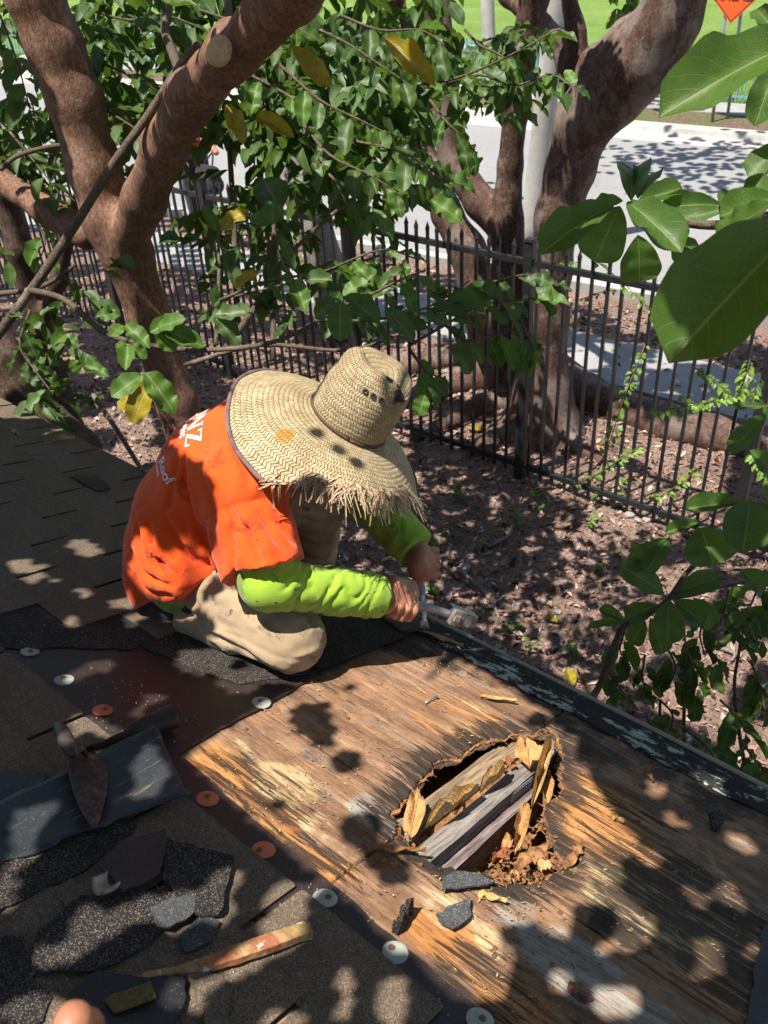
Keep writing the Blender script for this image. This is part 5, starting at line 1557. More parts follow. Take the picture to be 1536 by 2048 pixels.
# trowel
def trowel():
    T = empty('trowel', label='rusty pointing trowel with wooden handle lying on the upturned strip', cat='trowel', matrix=MR)
    w = 0.050
    out = [(134, 1530), (140, 1518), (165, 1506), (190, 1512), (212, 1535), (215, 1570), (206, 1615), (190, 1656), (165, 1625), (146, 1582)]
    pl = P2(out, w)
    c = np.mean(pl, 0)
    pts = []
    P_ = spline(np.vstack([pl, pl[:1]]), 4)[:-1]
    n = len(P_)
    V = [(c[0], c[1], w + .003)]
    for q, z in ((0.55, .0024), (0.9, .001), (1.0, 0.0), (1.0, -.002)):
        for p in P_: V.append((c[0] + (p[0] - c[0]) * q, c[1] + (p[1] - c[1]) * q, w + z))
    V.append((c[0], c[1], w - .0025))
    F = [(0, 1 + k, 1 + (k + 1) % n) for k in range(n)]
    for i in range(3): F += [(1 + i * n + k, 1 + (i + 1) * n + k, 1 + (i + 1) * n + (k + 1) % n, 1 + i * n + (k + 1) % n) for k in range(n)]
    F += [(len(V) - 1, 1 + 3 * n + (k + 1) % n, 1 + 3 * n + k) for k in range(n)]
    b = NB('rusty_blade'); P = b.tc('Object'); nn = b.noise(P, 70, 6, .7)
    col = b.ramp(nn, [(0.3, (0.030, 0.018, 0.015)), (0.52, (0.080, 0.045, 0.036)), (0.64, (0.14, 0.09, 0.07)), (0.72, (0.36, 0.31, 0.27))])
    MB_ = b.done(col, 0.6, b.bump(nn, .6, .002), metal=.35)
    obj('blade', mesh('blade', V, F, smooth=True, mat=MB_), T)
    p0 = ab(172, 1515, w); p1 = ab(150, 1510, w + .03); h0 = ab(146, 1528, w + .01); h1 = ab(114, 1452, w + .012)
    obj('tang', tube('tang', [(p0[0], p0[1], w + .006), (p0[0] * .6 + p1[0] * .4, p0[1] * .6 + p1[1] * .4, w + .03), (h0[0], h0[1], w + .03)], .0055, 8, MB_), T)
    b = NB('trowel_handle'); P = b.tc('Object'); MH = b.done(b.ramp(b.noise(b.map(P, (60, 20, 20)), 2, 5), [(0.35, (0.025, 0.024, 0.024)), (0.6, (0.06, 0.035, 0.026)), (0.8, (0.20, 0.07, 0.03))]), .45)
    H = np.linspace(0, 1, 12); hp = [(h0[0] * (1 - s) + h1[0] * s, h0[1] * (1 - s) + h1[1] * s, w + .03 - .012 * s) for s in H]
    obj('handle', tube('handle', hp, [.009, .011, .0125, .0135, .014, .0145, .0145, .0142, .0135, .0125, .0105, .006], 14, MH), T)
trowel()

# weathered stick with flaking orange paint
def stick():
    A = [ab(270, 1955, .02), ab(400, 1925, .03), ab(500, 1890, .035), ab(620, 1850, .03)]
    P_ = spline(np.array([[*A[0], .018], [*A[1], .024], [*A[2], .026], [*A[3], .022]]), 10)
    n = len(P_); V = []
    for i, p in enumerate(P_):
        t = nrm(P_[min(i + 1, n - 1)] - P_[max(i - 1, 0)]); s = nrm(np.cross([0, 0, 1], t)); f = i / (n - 1)
        hw = .002 + .0115 * sm(0, .5, f) + .003 * float(vnoise(np.array([f * 14, 1., 1.]))); hh = .004 + .003 * f
        for (q, z) in ((-1, -1), (1, -1), (1.0, .8), (0.2, 1.2), (-.9, .7)): V.append(p + s * hw * q + np.array([0, 0, hh * z]))
    F = [(i * 5 + k, i * 5 + (k + 1) % 5, (i + 1) * 5 + (k + 1) % 5, (i + 1) * 5 + k) for i in range(n - 1) for k in range(5)] + [(4, 3, 2, 1, 0), tuple((n - 1) * 5 + k for k in range(5))]
    b = NB('flaking_stick'); P = b.tc('Object'); g = b.noise(b.map(P, (16, 60, 60)), 1.5, 5, .65); z = b.noise(P, 16, 4, .6)
    c = b.ramp(g, [(.3, (.10, .05, .02)), (.5, (.33, .17, .07)), (.7, (.48, .30, .15))])
    c = b.mix(b.ramp(z, [(.40, .7), (.5, 0)]), c, (.32, .085, .035)); c = b.mix(b.ramp(z, [(.56, 0), (.62, .6)]), c, (.24, .20, .06))
    c = b.mix(b.ramp(b.noise(P, 38, 4, .6), [(.6, 0), (.64, .9)]), c, (.6, .58, .54))
    on_roof('stick', mesh('stick', V, F, mat=b.done(c, .8, b.bump(g, .6, .003))), 'splintered stick with flaking orange and yellow paint on the shingles', 'stick')
stick()
# curled pale chip
def chip():
    c = ab(205, 1780, .03); V = []; na, nb = 12, 8
    for i in range(na):
        for j in range(nb):
            s = i / (na - 1) - .5; t = j / (nb - 1) - .5
            V.append((c[0] + s * .035 * (1 - .6 * t * t), c[1] + t * .022 + s * s * .03, .03 + .05 * t * t * .3 + .05 * s * s))
    F = [(i * nb + j, (i + 1) * nb + j, (i + 1) * nb + j + 1, i * nb + j + 1) for i in range(na - 1) for j in range(nb - 1)]
    b = NB('pale_chip'); n = b.noise(b.tc('Object'), 90, 4)
    o = on_roof('curled_chip', mesh('curled_chip', V, F, smooth=True, mat=b.done(b.ramp(n, [(.35, (.22, .12, .07)), (.6, (.42, .36, .28))]), .7)), 'small curled pale chip beside the smooth felt scrap', 'chip')
    o.modifiers.new('t', 'SOLIDIFY').thickness = .004
chip()
# upright broken chunk
def chunk():
    a = np.array(ab(792, 1868, .005)); e = np.array(ab(822, 1812, .02)); V = []
    for i in range(8):
        s = i / 7; p = a * (1 - s) + e * s; q = nrm(np.array([-(e - a)[1], (e - a)[0]]))
        for (u, w) in ((-.006, 0), (.008, 0), (.008, .022 + .01 * s + .004 * rt.normal()), (-.004, .026 + .01 * s)): V.append((*(p + q * (u + .002 * rt.normal())), .004 + w))
    F = [(i * 4 + k, i * 4 + (k + 1) % 4, (i + 1) * 4 + (k + 1) % 4, (i + 1) * 4 + k) for i in range(7) for k in range(4)] + [(3, 2, 1, 0), (28, 29, 30, 31)]
    on_roof('felt_chunk', mesh('felt_chunk', V, F, mat=M_TABD), 'black broken shingle edge standing upright on the orange wood', 'shingle scrap')
chunk()
# nail
def nail():
    N = empty('nail', label='bent galvanised roofing nail lying on the brown plywood', cat='nail', matrix=MR)
    a = ab(850, 1408, .004); e = ab(872, 1394, .008)
    obj('shank', tube('shank', [(*a, .0075), (*((a + e) / 2), .009), (*e, .011)], .0018, 8, M_STEEL), N)
    bm = bmesh.new(); bmesh.ops.create_cone(bm, cap_ends=True, segments=14, radius1=.005, radius2=.005, depth=.0015)
    o = obj('head', bm, N, M_STEEL); o.matrix_basis = Matrix.Translation((*e, .011)) @ Vector((*(e - a), .003)).to_track_quat('Z', 'Y').to_matrix().to_4x4()
nail()
# splinters torn from the veneer
for (x0, y0, x1, y1, w, lb) in [(735, 1703, 850, 1712, 13, 'frayed straw-coloured splinter at the lower left rim of the hole'), (960, 1398, 1030, 1412, 16, 'curled yellow veneer flake near the eave above the hole'), (955, 1792, 1010, 1815, 12, 'pale torn veneer strip below the grey scrap at the hole'), (750, 1725, 800, 1745, 9, 'reddish wood sliver left of the rafters'), (1130, 1742, 1160, 1700, 14, 'crumbling brown fibre lump on the right rim of the hole'), (1290, 1545, 1302, 1570, 10, 'short brown splinter standing near the eave at right'), (1225, 1640, 1245, 1655, 10, 'tiny pale splinter in the orange wood'), (1030, 1740, 1095, 1700, 22, 'broken reddish veneer tongue bent down into the hole'), (830, 1262, 925, 1300, 13, 'long orange splinter lifted beside the chisel')]:
    a = np.array([*ab(x0, y0), .006]); e = np.array([*ab(x1, y1), .014]); L = np.linalg.norm(e - a); hw = w * .5 * 1.9 / F_PX
    n = 9; V = []
    for i in range(n):
        f = i / (n - 1); p = a * (1 - f) + e * f; q = nrm(np.cross([0, 0, 1], e - a)); k = hw * (0.35 + 0.9 * math.sin(math.pi * min(.95, f + .08))) * (1 + .3 * rt.normal())
        V += [p - q * k + [0, 0, .002 + .003 * rt.normal()], p + q * k * .2 + [0, 0, .006 + .002 * rt.normal()], p + q * k + [0, 0, .001], p + [0, 0, -.004]]
    F = [(i * 4 + k, i * 4 + (k + 1) % 4, (i + 1) * 4 + (k + 1) % 4, (i + 1) * 4 + k) for i in range(n - 1) for k in range(4)] + [(3, 2, 1, 0), tuple((n - 1) * 4 + k for k in range(4))]
    on_roof('wood_splinter', mesh('wood_splinter', V, F, mat=M_STRAWW if 'red' not in lb and 'brown' not in lb else M_ROT), lb, 'splinter', 'splinters torn from the roof deck')
# fine wood crumbs and granules: uncountable
def crumbs():
    r = np.random.default_rng(31); V = []; F = []; C = []
    n = 1100
    pts = []
    while len(pts) < n:
        x = r.uniform(380, 1536); y = r.uniform(1280, 2048); q = ab(x, y)
        if q[1] < .95 or q[1] > 1.75 or q[0] > -.12: continue
        if bool(in_poly(np.array(q), HOLE)): continue
        if vnoise(np.array([q[0] * 9, q[1] * 9, 2.])) < r.uniform(-.5, .6): continue
        pts.append(q)
    for q in pts:
        L = r.uniform(.002, .011) * (2 if r.random() < .05 else 1); W = r.uniform(.0006, .0018); a = r.normal(0, .7); d = np.array([math.cos(a), math.sin(a)]); s = np.array([-d[1], d[0]])
        z = .0025 + r.uniform(0, .004); i = len(V)
        V += [(*(q - d * L / 2), z), (*(q + s * W), z + .001), (*(q + d * L / 2), z + r.uniform(0, .003)), (*(q - s * W), z + .0005)]
        F.append((i, i + 1, i + 2, i + 3))
        C += [[(.46, .31, .15), (.36, .19, .08), (.10, .06, .04), (.30, .22, .15)][r.integers(0, 4)]] * 4
    o = on_roof('wood_crumbs', mesh('wood_crumbs', V, F, attrs={'col': np.array(C)}, mat=M_LITTER), 'fine wood crumbs scattered over the bare deck', 'wood crumbs'); o['kind'] = 'stuff'
    V = []; F = []; C = []; WOODP = P2([(360, 1510), (750, 1300), (1536, 1640), (1536, 2100), (990, 2048)])
    for _ in range(3800):
        x = r.uniform(-100, 900); y = r.uniform(850, 2048); q = ab(x, y)
        if bool(in_poly(np.array(q), WOODP)): continue
        if vnoise(np.array([q[0] * 6, q[1] * 6, 9.])) < r.uniform(-.3, .7): continue
        k = r.uniform(.0008, .0016); z = .0135; i = len(V)
        V += [(q[0] - k, q[1] - k, z - .003), (q[0] + k, q[1] - k, z - .003), (q[0], q[1] + k, z - .003), (q[0], q[1], z + k)]
        F += [(0 + i, 1 + i, 3 + i), (1 + i, 2 + i, 3 + i), (2 + i, i, 3 + i)]; C += [[(.42, .33, .25), (.30, .23, .17), (.5, .45, .4)][r.integers(0, 3)]] * 4
    o = on_roof('loose_granules', mesh('loose_granules', V, F, attrs={'col': np.array(C)}, mat=M_LITTER), 'loose shingle granules dusting the old shingles', 'granules'); o['kind'] = 'stuff'
crumbs()

# dry leaves
def m_dry(name, c0, c1):
    b = NB(name); uv = b.sep(b.tc('UV')); s = b.math('ABSOLUTE', b.math('SUBTRACT', uv[1], .5)); n = b.noise(b.tc('UV'), 9, 5, .65)
    ph = b.math('FRACT', b.math('SUBTRACT', b.math('MULTIPLY', uv[0], 13.), b.math('MULTIPLY', s, 8.)))
    c = b.ramp(n, [(.3, c0), (.65, c1)])
    rib = b.math('MAXIMUM', b.ramp(s, [(0, 1), (.03, 0)]), b.math('MULTIPLY', b.ramp(b.math('ABSOLUTE', b.math('SUBTRACT', ph, .5)), [(0, 1), (.1, 0)]), .5))
    c = b.mix(rib, c, tuple(x * .6 for x in c0))
    return b.done(c, .7, b.bump(b.math('ADD', n, rib), .6, .006), spec=.3)
M_DRY1 = m_dry('dry_leaf_orange', (.34, .16, .055), (.58, .33, .13)); M_DRY2 = m_dry('dry_leaf_tan', (.40, .25, .10), (.62, .44, .20)); M_DRY3 = m_dry('dry_leaf_red', (.20, .065, .028), (.38, .14, .05))
def dry(b_, t_, w0, w1, wid, mat, curl, label, seed=0, group=None):
    "dry leaf from base pixel to tip pixel at heights w0, w1"
    A = np.array([*ab(*b_, w0), w0]); B = np.array([*ab(*t_, w1), w1]); L = np.linalg.norm(B - A); d, s, n = frame(B - A, np.array([0, 0, 1.0]))
    Vt, F, U = leaf_template(14, 4, curl, .12, .28, seed, (.6, .6))
    W = wid * 1.85 / F_PX
    cr = curl * 1.8
    V = []
    for p, uu in zip(Vt, U):
        sx = (uu[1] - .5) * 2; a = cr * sx * 1.2
        y = p[1] * W * (math.cos(a * .7)); z = abs(math.sin(a * .8)) * W * .35 * (1 if curl > 0 else -1) + p[2] * L * .35 + .011 * float(vnoise(np.array([uu[0] * 5, uu[1] * 4, seed]))) + .005 * float(vnoise(np.array([uu[0] * 11, uu[1] * 9, seed + 5.])))
        V.append(A + d * p[0] * L + s * y + n * z)
    return on_roof('dry_leaf', mesh('dry_leaf', V, F, smooth=True, uv=U, mat=mat), label, 'dry leaf', group)
dry((1052, 1478), (1062, 1530), .014, .010, 56, M_DRY1, .12, 'round tan dry leaf lying flat at the top of the hole', 1)
dry((838, 1588), (818, 1678), .012, -.002, 38, M_DRY1, .25, 'orange dry leaf hanging over the left end of the hole', 2)
dry((955, 1585), (850, 1652), .004, .006, 34, M_DRY2, .55, 'long curled tan leaf lying along the brown rafter', 3)
dry((1012, 1540), (960, 1580), .006, .004, 36, M_DRY2, .6, 'crumpled tan leaf between the two rafters', 4)
dry((1102, 1480), (1062, 1620), .016, -.03, 34, M_DRY2, .6, 'long crumpled tan leaf hanging down the right side of the hole', 5)
dry((1080, 1540), (1090, 1615), -.01, -.04, 40, M_DRY1, .5, 'folded orange leaf beside the long crumpled leaf', 6)
dry((1050, 1610), (1030, 1712), -.03, -.05, 30, M_DRY1, .4, 'slim brown leaf standing in the hole right of the rafters', 7)
for k, (x, y) in enumerate([(1005, 1700), (1045, 1715), (1075, 1735), (1020, 1745), (985, 1725)]):
    dry((x, y), (x + rt.uniform(-35, 35), y + rt.uniform(-28, 28)), -.085, -.075, 26, [M_DRY1, M_DRY3, M_DRY2][k % 3], .4, ['crushed orange leaf in the hole, right beside the rafters', 'crushed red-brown leaf in the middle of the hole litter', 'crushed tan leaf at the right end of the hole litter', 'crushed orange leaf at the lowest edge of the hole', 'crushed dark red leaf at the left of the hole litter'][k], 10 + k, 'leaves heaped in the bottom of the hole')
for k, (x, y, x2, y2, lb) in enumerate([(930, 1610, 905, 1625, 'red-brown leaf scrap on the brown rafter'), (1000, 1530, 1030, 1522, 'small red leaf at the top of the rafters'), (22, 866, 40, 872, 'pale green fallen leaf on the dark shingles at far left'), (100, 885, 150, 878, 'dry twiggy leaf on the far left shingle edge')]):
    dry((x, y), (x2, y2), .006 if k > 1 else -.004, .012, 18, M_DRY3 if k < 2 else M_DRY2, .3, lb, 30 + k)
# debris heap beneath
def debris():
    r = np.random.default_rng(77); V = []; F = []; C = []
    for _ in range(1900):
        a = r.uniform(-.70, -.40); bb = r.uniform(1.17, 1.62); L = r.uniform(.004, .02); W = L * r.uniform(.2, .5); t = r.uniform(0, 6.28); d = np.array([math.cos(t), math.sin(t), r.normal(0, .3)]); s = np.array([-math.sin(t), math.cos(t), r.normal(0, .3)])
        z = -.132 + .045 * (1 - abs(bb - 1.3) * 2) * r.random(); c = np.array([a, bb, z]); i = len(V)
        V += [c - d * L / 2, c + s * W / 2, c + d * L / 2, c - s * W / 2]; F.append((i, i + 1, i + 2, i + 3)); C += [np.array([(.26, .115, .05), (.32, .18, .085), (.13, .065, .037), (.06, .038, .027)][r.integers(0, 4)]) * r.uniform(.7, 1.2)] * 4
    o = on_roof('rot_debris', mesh('rot_debris', V, F, attrs={'col': np.array(C)}, mat=M_LITTER), 'orange rotten wood litter heaped under the hole', 'debris'); o['kind'] = 'stuff'
debris()
# ================================================================== broad-leaved tree at the right
BT = gp(1700, 1250)
bigt = empty('broadleaf_tree', (0.45, 2.55, 0), 'broad-leaved tree with huge dark green leaves at the right edge', 'tree')
keep_world(obj('trunk', tube('trunk', spline(np.array([[.45, 2.55, -.1], [.47, 2.5, 1.0], [.42, 2.4, 2.2], [.5, 2.3, 3.3], [.4, 2.1, 4.6], [.2, 1.9, 5.6]]), 8), np.linspace(.11, .05, 41), 12, M_GREYB)), bigt)
for pts, r0, r1 in [
    ([(1900, 330, 2.0), (1700, 400, 1.9), (1560, 430, 1.85), (1435, 450, 1.85), (1340, 438, 1.85), (1262, 402, 1.85)], .016, .006),
    ([(1950, 150, 1.6), (1750, 60, 1.5), (1640, 65, 1.4)], .015, .006),
    ([(1900, 300, 1.4), (1700, 380, 1.25), (1600, 430, 1.15)], .012, .006),
    ([(1480, 400, 1.9), (1455, 408, 1.88), (1440, 412, 1.87)], .006, .004),
    ([(1800, 1000, 2.5), (1640, 1010, 2.5), (1540, 1010, 2.45), (1495, 1005, 2.4)], .012, .006),
    ([(1170, 1415, 2.62), (1200, 1370, 2.62), (1225, 1300, 2.6), (1250, 1250, 2.58), (1290, 1232, 2.55), (1335, 1200, 2.55), (1370, 1150, 2.55), (1400, 1115, 2.55), (1398, 1080, 2.55), (1385, 1060, 2.55)], .011, .006),
    ([(1340, 1195, 2.55), (1400, 1160, 2.6), (1460, 1140, 2.65), (1540, 1145, 2.7)], .005, .004),
    ([(1342, 1197, 2.55), (1390, 1190, 2.6), (1460, 1170, 2.65), (1540, 1160, 2.7)], .004, .003),
    ([(1345, 1210, 2.55), (1365, 1240, 2.55), (1370, 1270, 2.55), (1372, 1330, 2.55)], .003, .002),
]:
    twig_tube(bigt, SP(*pts), r0, r1, M_TWIG)
BIG = [
    ((1625, 72), (1333, 182), 1.35, 128, -.05), ((1560, 110), (1510, 242), 1.45, 60, 0), ((1560, 75), (1512, 12), 1.5, 46, .05),
    ((1610, 440), (1342, 694), 1.08, 205, -.06), ((1570, 285), (1496, 347), 1.5, 60, 0), ((1585, 385), (1486, 378), 1.4, 72, 0), ((1560, 395), (1432, 425), 1.3, 70, .05), ((1545, 405), (1425, 480), 1.2, 80, .1),
    ((1228, 408), (1086, 482), 1.85, 78, -.08), ((1246, 402), (1178, 412), 1.9, 44, .05), ((1262, 402), (1268, 314), 1.92, 70, .12), ((1275, 398), (1302, 330), 1.95, 62, .1), ((1275, 404), (1368, 370), 1.88, 46, -.02),
    ((1254, 404), (1362, 478), 1.80, 80, -.12), ((1240, 412), (1186, 522), 1.92, 96, .02), ((1276, 470), (1282, 572), 1.9, 84, .05), ((1442, 410), (1322, 406), 1.86, 42, 0), ((1452, 420), (1330, 440), 1.92, 52, .05), ((1350, 470), (1396, 506), 1.9, 34, 0),
    ((1335, 470), (1382, 540), 1.95, 50, .04), ((1440, 415), (1462, 375), 1.9, 36, .05), ((1300, 405), (1330, 470), 1.98, 50, .1),
    ((1532, 828), (1462, 898), 2.3, 44, -.05), ((1540, 812), (1462, 811), 2.4, 18, 0), ((1486, 1004), (1372, 1012), 2.4, 42, 0), ((1402, 1042), (1330, 1063), 2.5, 26, 0), ((1500, 1000), (1488, 1096), 2.35, 92, -.1), ((1560, 1000), (1536, 1080), 2.4, 90, -.05),
    ((1400, 1052), (1430, 1130), 2.5, 100, -.05), ((1346, 1078), (1258, 1132), 2.52, 48, 0), ((1340, 1074), (1288, 1146), 2.5, 40, -.03), ((1328, 1188), (1246, 1128), 2.54, 60, -.05), ((1342, 1190), (1442, 1150), 2.56, 50, 0),
    ((1338, 1200), (1335, 1286), 2.5, 62, -.06), ((1346, 1200), (1412, 1246), 2.52, 48, -.03), ((1386, 1196), (1434, 1256), 2.56, 46, 0), ((1312, 1210), (1250, 1236), 2.55, 46, 0), ((1248, 1240), (1200, 1215), 2.56, 26, 0), ((1247, 1243), (1176, 1250), 2.55, 18, 0),
    ((1290, 1240), (1262, 1290), 2.6, 40, 0), ((1300, 1235), (1330, 1310), 2.62, 44, 0), ((1235, 1290), (1210, 1330), 2.6, 30, 0), ((1480, 1140), (1536, 1180), 2.6, 50, 0), ((1500, 900), (1560, 950), 2.4, 50, 0),
]
rb = random.Random(3)
for (b_, t_, d, w, dt) in BIG:
    leaf_px(bigt, b_, t_, d, w, ML_BIG, dt, var=rb.choice([0, 1, 2, 3]))

# glossy small-leaved shrub below it
shrub = empty('glossy_shrub', tuple(gp(1430, 1480)), 'low glossy-leaved shrub sprouting below the eave at bottom right', 'shrub')
gbase = gp(1440, 1470)
for pts, n, L in [
    ([(1530, 1140, 2.7), (1510, 1190, 2.65), (1495, 1230, 2.6), (1480, 1290, 2.6)], 13, .095),
    ([(1560, 1180, 2.7), (1540, 1230, 2.7), (1520, 1280, 2.7)], 9, .10),
    ([(1460, 1170, 2.7), (1450, 1210, 2.7), (1440, 1250, 2.7)], 7, .085),
    ([(1372, 1300, 2.6), (1385, 1330, 2.6), (1395, 1365, 2.6), (1385, 1385, 2.6)], 9, .085),
    ([(1290, 1310, 2.7), (1285, 1350, 2.7), (1290, 1380, 2.7)], 7, .08),
    ([(1420, 1300, 2.7), (1440, 1330, 2.7), (1430, 1350, 2.7)], 5, .08),
    ([(1320, 1400, 2.75), (1345, 1430, 2.7), (1340, 1470, 2.7), (1360, 1500, 2.7)], 8, .075),
    ([(1370, 1460, 2.6), (1410, 1490, 2.5), (1440, 1530, 2.4), (1470, 1550, 2.35)], 10, .075),
    ([(1340, 1480, 2.7), (1370, 1500, 2.65), (1400, 1500, 2.6)], 6, .075),
    ([(1200, 1330, 2.7), (1230, 1360, 2.7), (1250, 1400, 2.65)], 7, .08), ([(1330, 1290, 2.75), (1350, 1330, 2.7), (1340, 1370, 2.7)], 8, .085), ([(1440, 1400, 2.7), (1470, 1430, 2.65), (1500, 1470, 2.6)], 9, .085),
    ([(1500, 1320, 2.7), (1520, 1370, 2.7), (1530, 1420, 2.7)], 9, .09), ([(1410, 1230, 2.7), (1400, 1270, 2.7), (1410, 1310, 2.7)], 8, .085), ([(1250, 1260, 2.7), (1240, 1300, 2.7), (1260, 1330, 2.7)], 7, .08), ([(1480, 1480, 2.5), (1510, 1520, 2.45), (1540, 1550, 2.4)], 8, .08), ([(1290, 1430, 2.7), (1310, 1460, 2.65), (1330, 1490, 2.6)], 6, .075),
]:
    P = SP(*pts); twig_tube(shrub, P, .004, .002, M_TWIG, 'twig', 5)
    for (q, d, u, l, w) in spray(P, n, L, 1.1, r=rb): leaf_obj(shrub, q, d, u, l, w, ML_DARK if rb.random() < .75 else ML_MID, rb.randrange(5))
for pts in ([(1500, 1600, 3.6), (1470, 1400, 3.1), (1480, 1290, 2.6)], [(1400, 1640, 3.4), (1370, 1500, 2.9), (1372, 1300, 2.6)], [(1560, 1600, 3.5), (1560, 1300, 2.9), (1530, 1140, 2.7)], [(1330, 1600, 3.3), (1320, 1480, 3.0), (1320, 1400, 2.75)]):
    twig_tube(shrub, SP(*pts), .009, .004)

# bright climbing vine on the fence
vine = empty('climbing_vine', (-1.6, FY - .03, 0), 'thin vine with tiny bright green leaves climbing the fence', 'vine')
vm = Mass(); rv = random.Random(8)
for pts, n, br in [
    ([(1296, 822, 4.95), (1340, 818, 4.9), (1400, 808, 4.85), (1450, 795, 4.8), (1540, 790, 4.8)], 46, 1), ([(1360, 790, 4.9), (1395, 810, 4.9), (1430, 800, 4.85)], 22, 1), ([(1388, 735, 4.85), (1420, 755, 4.85), (1450, 780, 4.8), (1470, 800, 4.8)], 40, 1), ([(1500, 720, 4.8), (1490, 760, 4.8), (1480, 795, 4.8)], 24, 1), ([(1520, 755, 4.8), (1512, 790, 4.8), (1540, 820, 4.8)], 18, 1),
    ([(1148, 968, 5.0), (1200, 945, 4.95), (1245, 915, 4.9), (1275, 898, 4.9)], 34, 1), ([(1290, 1000, 4.9), (1330, 985, 4.9), (1370, 962, 4.85), (1390, 940, 4.85)], 30, 1),
    ([(1190, 520, 5.6), (1240, 560, 5.5), (1280, 600, 5.4), (1310, 635, 5.4)], 26, 0), ([(1290, 690, 5.3), (1270, 740, 5.3), (1250, 790, 5.2), (1230, 850, 5.2), (1215, 900, 5.1)], 40, 0), ([(1050, 545, 6.0), (1110, 530, 5.9), (1160, 525, 5.8)], 20, 0), ([(1160, 600, 5.8), (1200, 585, 5.7), (1230, 580, 5.6)], 14, 1),
    ([(1500, 900, 4.7), (1530, 950, 4.7), (1550, 1000, 4.7)], 40, 1),
]:
    P = SP(*pts); twig_tube(vine, P, .0035, .002, M_TWIG, 'stem', 5)
    for (q, d, u, l, w) in spray(P, n, .042, .5, 0, .6, r=rv): vm.add(q, d, u, l, w, rv.uniform(.2, 1) if br else rv.uniform(0, .2))
f = keep_world(obj('foliage', vm.build('foliage', ML_BRIGHT)), vine); f['kind'] = 'stuff'

# seedlings in the soil
rse = random.Random(5)
for k, (x, y) in enumerate([(1035, 1058), (1088, 1035), (1190, 1015), (1228, 1012), (1180, 1060), (900, 1085), (860, 1090), (1060, 1305), (1030, 1265), (1190, 1145), (1070, 1000), (980, 1085), (870, 1190), (1000, 1330), (1150, 1310), (1270, 1120), (930, 1000), (910, 1010), (1240, 985)]):
    g = gp(x, y); g[2] = float(ground_z(g[0], g[1]))
    o = empty('seedling', tuple(g), 'small green seedling sprouting from the litter between roof and fence', 'seedling', 'seedlings in the leaf litter')
    m = Mass()
    H = rse.uniform(.05, .12)
    for j in range(rse.randint(6, 12)):
        a = rse.uniform(0, 6.28); z = H * rse.uniform(.4, 1); c = g + np.array([rse.gauss(0, .025), rse.gauss(0, .025), z])
        m.add(c, (math.cos(a), math.sin(a), rse.gauss(.1, .3)), (rse.gauss(0, .3), rse.gauss(0, .3), 1), .045 * rse.uniform(.7, 1.3), .024, rse.uniform(0, .8))
    keep_world(obj('leaves', m.build('leaves', ML_BRIGHT if k % 3 == 0 else ML_MID)), o)
    keep_world(obj('stem', tube('stem', [g, g + [0.005, 0, H * .6], g + [0, .005, H]], .002, 5, ML_MID)), o)
# fallen yellow leaves and pale stones on the soil
for k, (x, y, x2, y2, lb) in enumerate([(935, 868, 972, 868, 'bright yellow fallen leaf behind the fence'), (1205, 678, 1232, 682, 'orange-yellow fallen leaf at the sidewalk edge'), (1090, 1240, 1120, 1245, 'pale yellow fallen leaf in the sun patch below the fence'), (1135, 1340, 1145, 1375, 'grey-green fallen leaf near the eave'), (1195, 900, 1210, 906, 'small yellow fallen leaf right of the fence post')]):
    A = gp(x, y); B = gp(x2, y2); A[2] = float(ground_z(A[0], A[1])) + .03; B[2] = float(ground_z(B[0], B[1])) + .03
    o = bpy.data.objects.new('fallen_leaf', leaf_mesh(ML_YEL, k % 5)); COL.objects.link(o); tag(o, lb, 'leaf')
    d, s_, n_ = frame(B - A, np.array([0.1, 0, 1.0])); L = np.linalg.norm(B - A)
    o.matrix_world = Matrix([[d[i] * L, s_[i] * L * .5, n_[i] * L, A[i]] for i in range(3)] + [[0, 0, 0, 1]])
b = NB('pale_stone'); M_STONE = b.done(b.ramp(b.noise(b.tc('Object'), 30, 4), [(.3, (.20, .185, .165)), (.7, (.36, .34, .31))]), .8)
STL = ['pale stone in the litter right of the chisel hand', 'pale stone in front of the fence, leftmost of three', 'largest pale stone behind the fence, right of the post', 'pale stone behind the fence beside the largest one', 'small pale stone behind the fence left of the post', 'small pale stone just beyond the eave below the hammer',
       'tiny pale stone in front of the fence, middle of three', 'pale stone in front of the fence, rightmost of three', 'small pale stone in the sun patch below the fence', 'small pale stone beside the broad-leaved branch', 'pale stone under the glossy shrub near the eave']
for k, (x, y, r_) in enumerate([(930, 1135, .030), (1258, 1035, .03), (1115, 858, .075), (1080, 852, .05), (1015, 845, .03), (996, 1290, .02), (1275, 1045, .02), (1295, 1045, .028), (1115, 1225, .02), (1250, 1262, .018), (1258, 1345, .02)]):
    g = gp(x, y); g[2] = float(ground_z(g[0], g[1])) + r_ * .35
    bm = bmesh.new(); bmesh.ops.create_icosphere(bm, subdivisions=3, radius=r_)
    for v in bm.verts: v.co *= 1 + .25 * float(vnoise(np.array(v.co) / r_ * 1.3 + k)); v.co.z *= .6; v.co.x *= 1.3
    o = obj('stone', bm, None, M_STONE, STL[k], 'stone', 'pale stones in the leaf litter'); o.location = Vector(g); o.rotation_euler.z = k
    o.data.polygons.foreach_set('use_smooth', np.ones(len(o.data.polygons), bool))
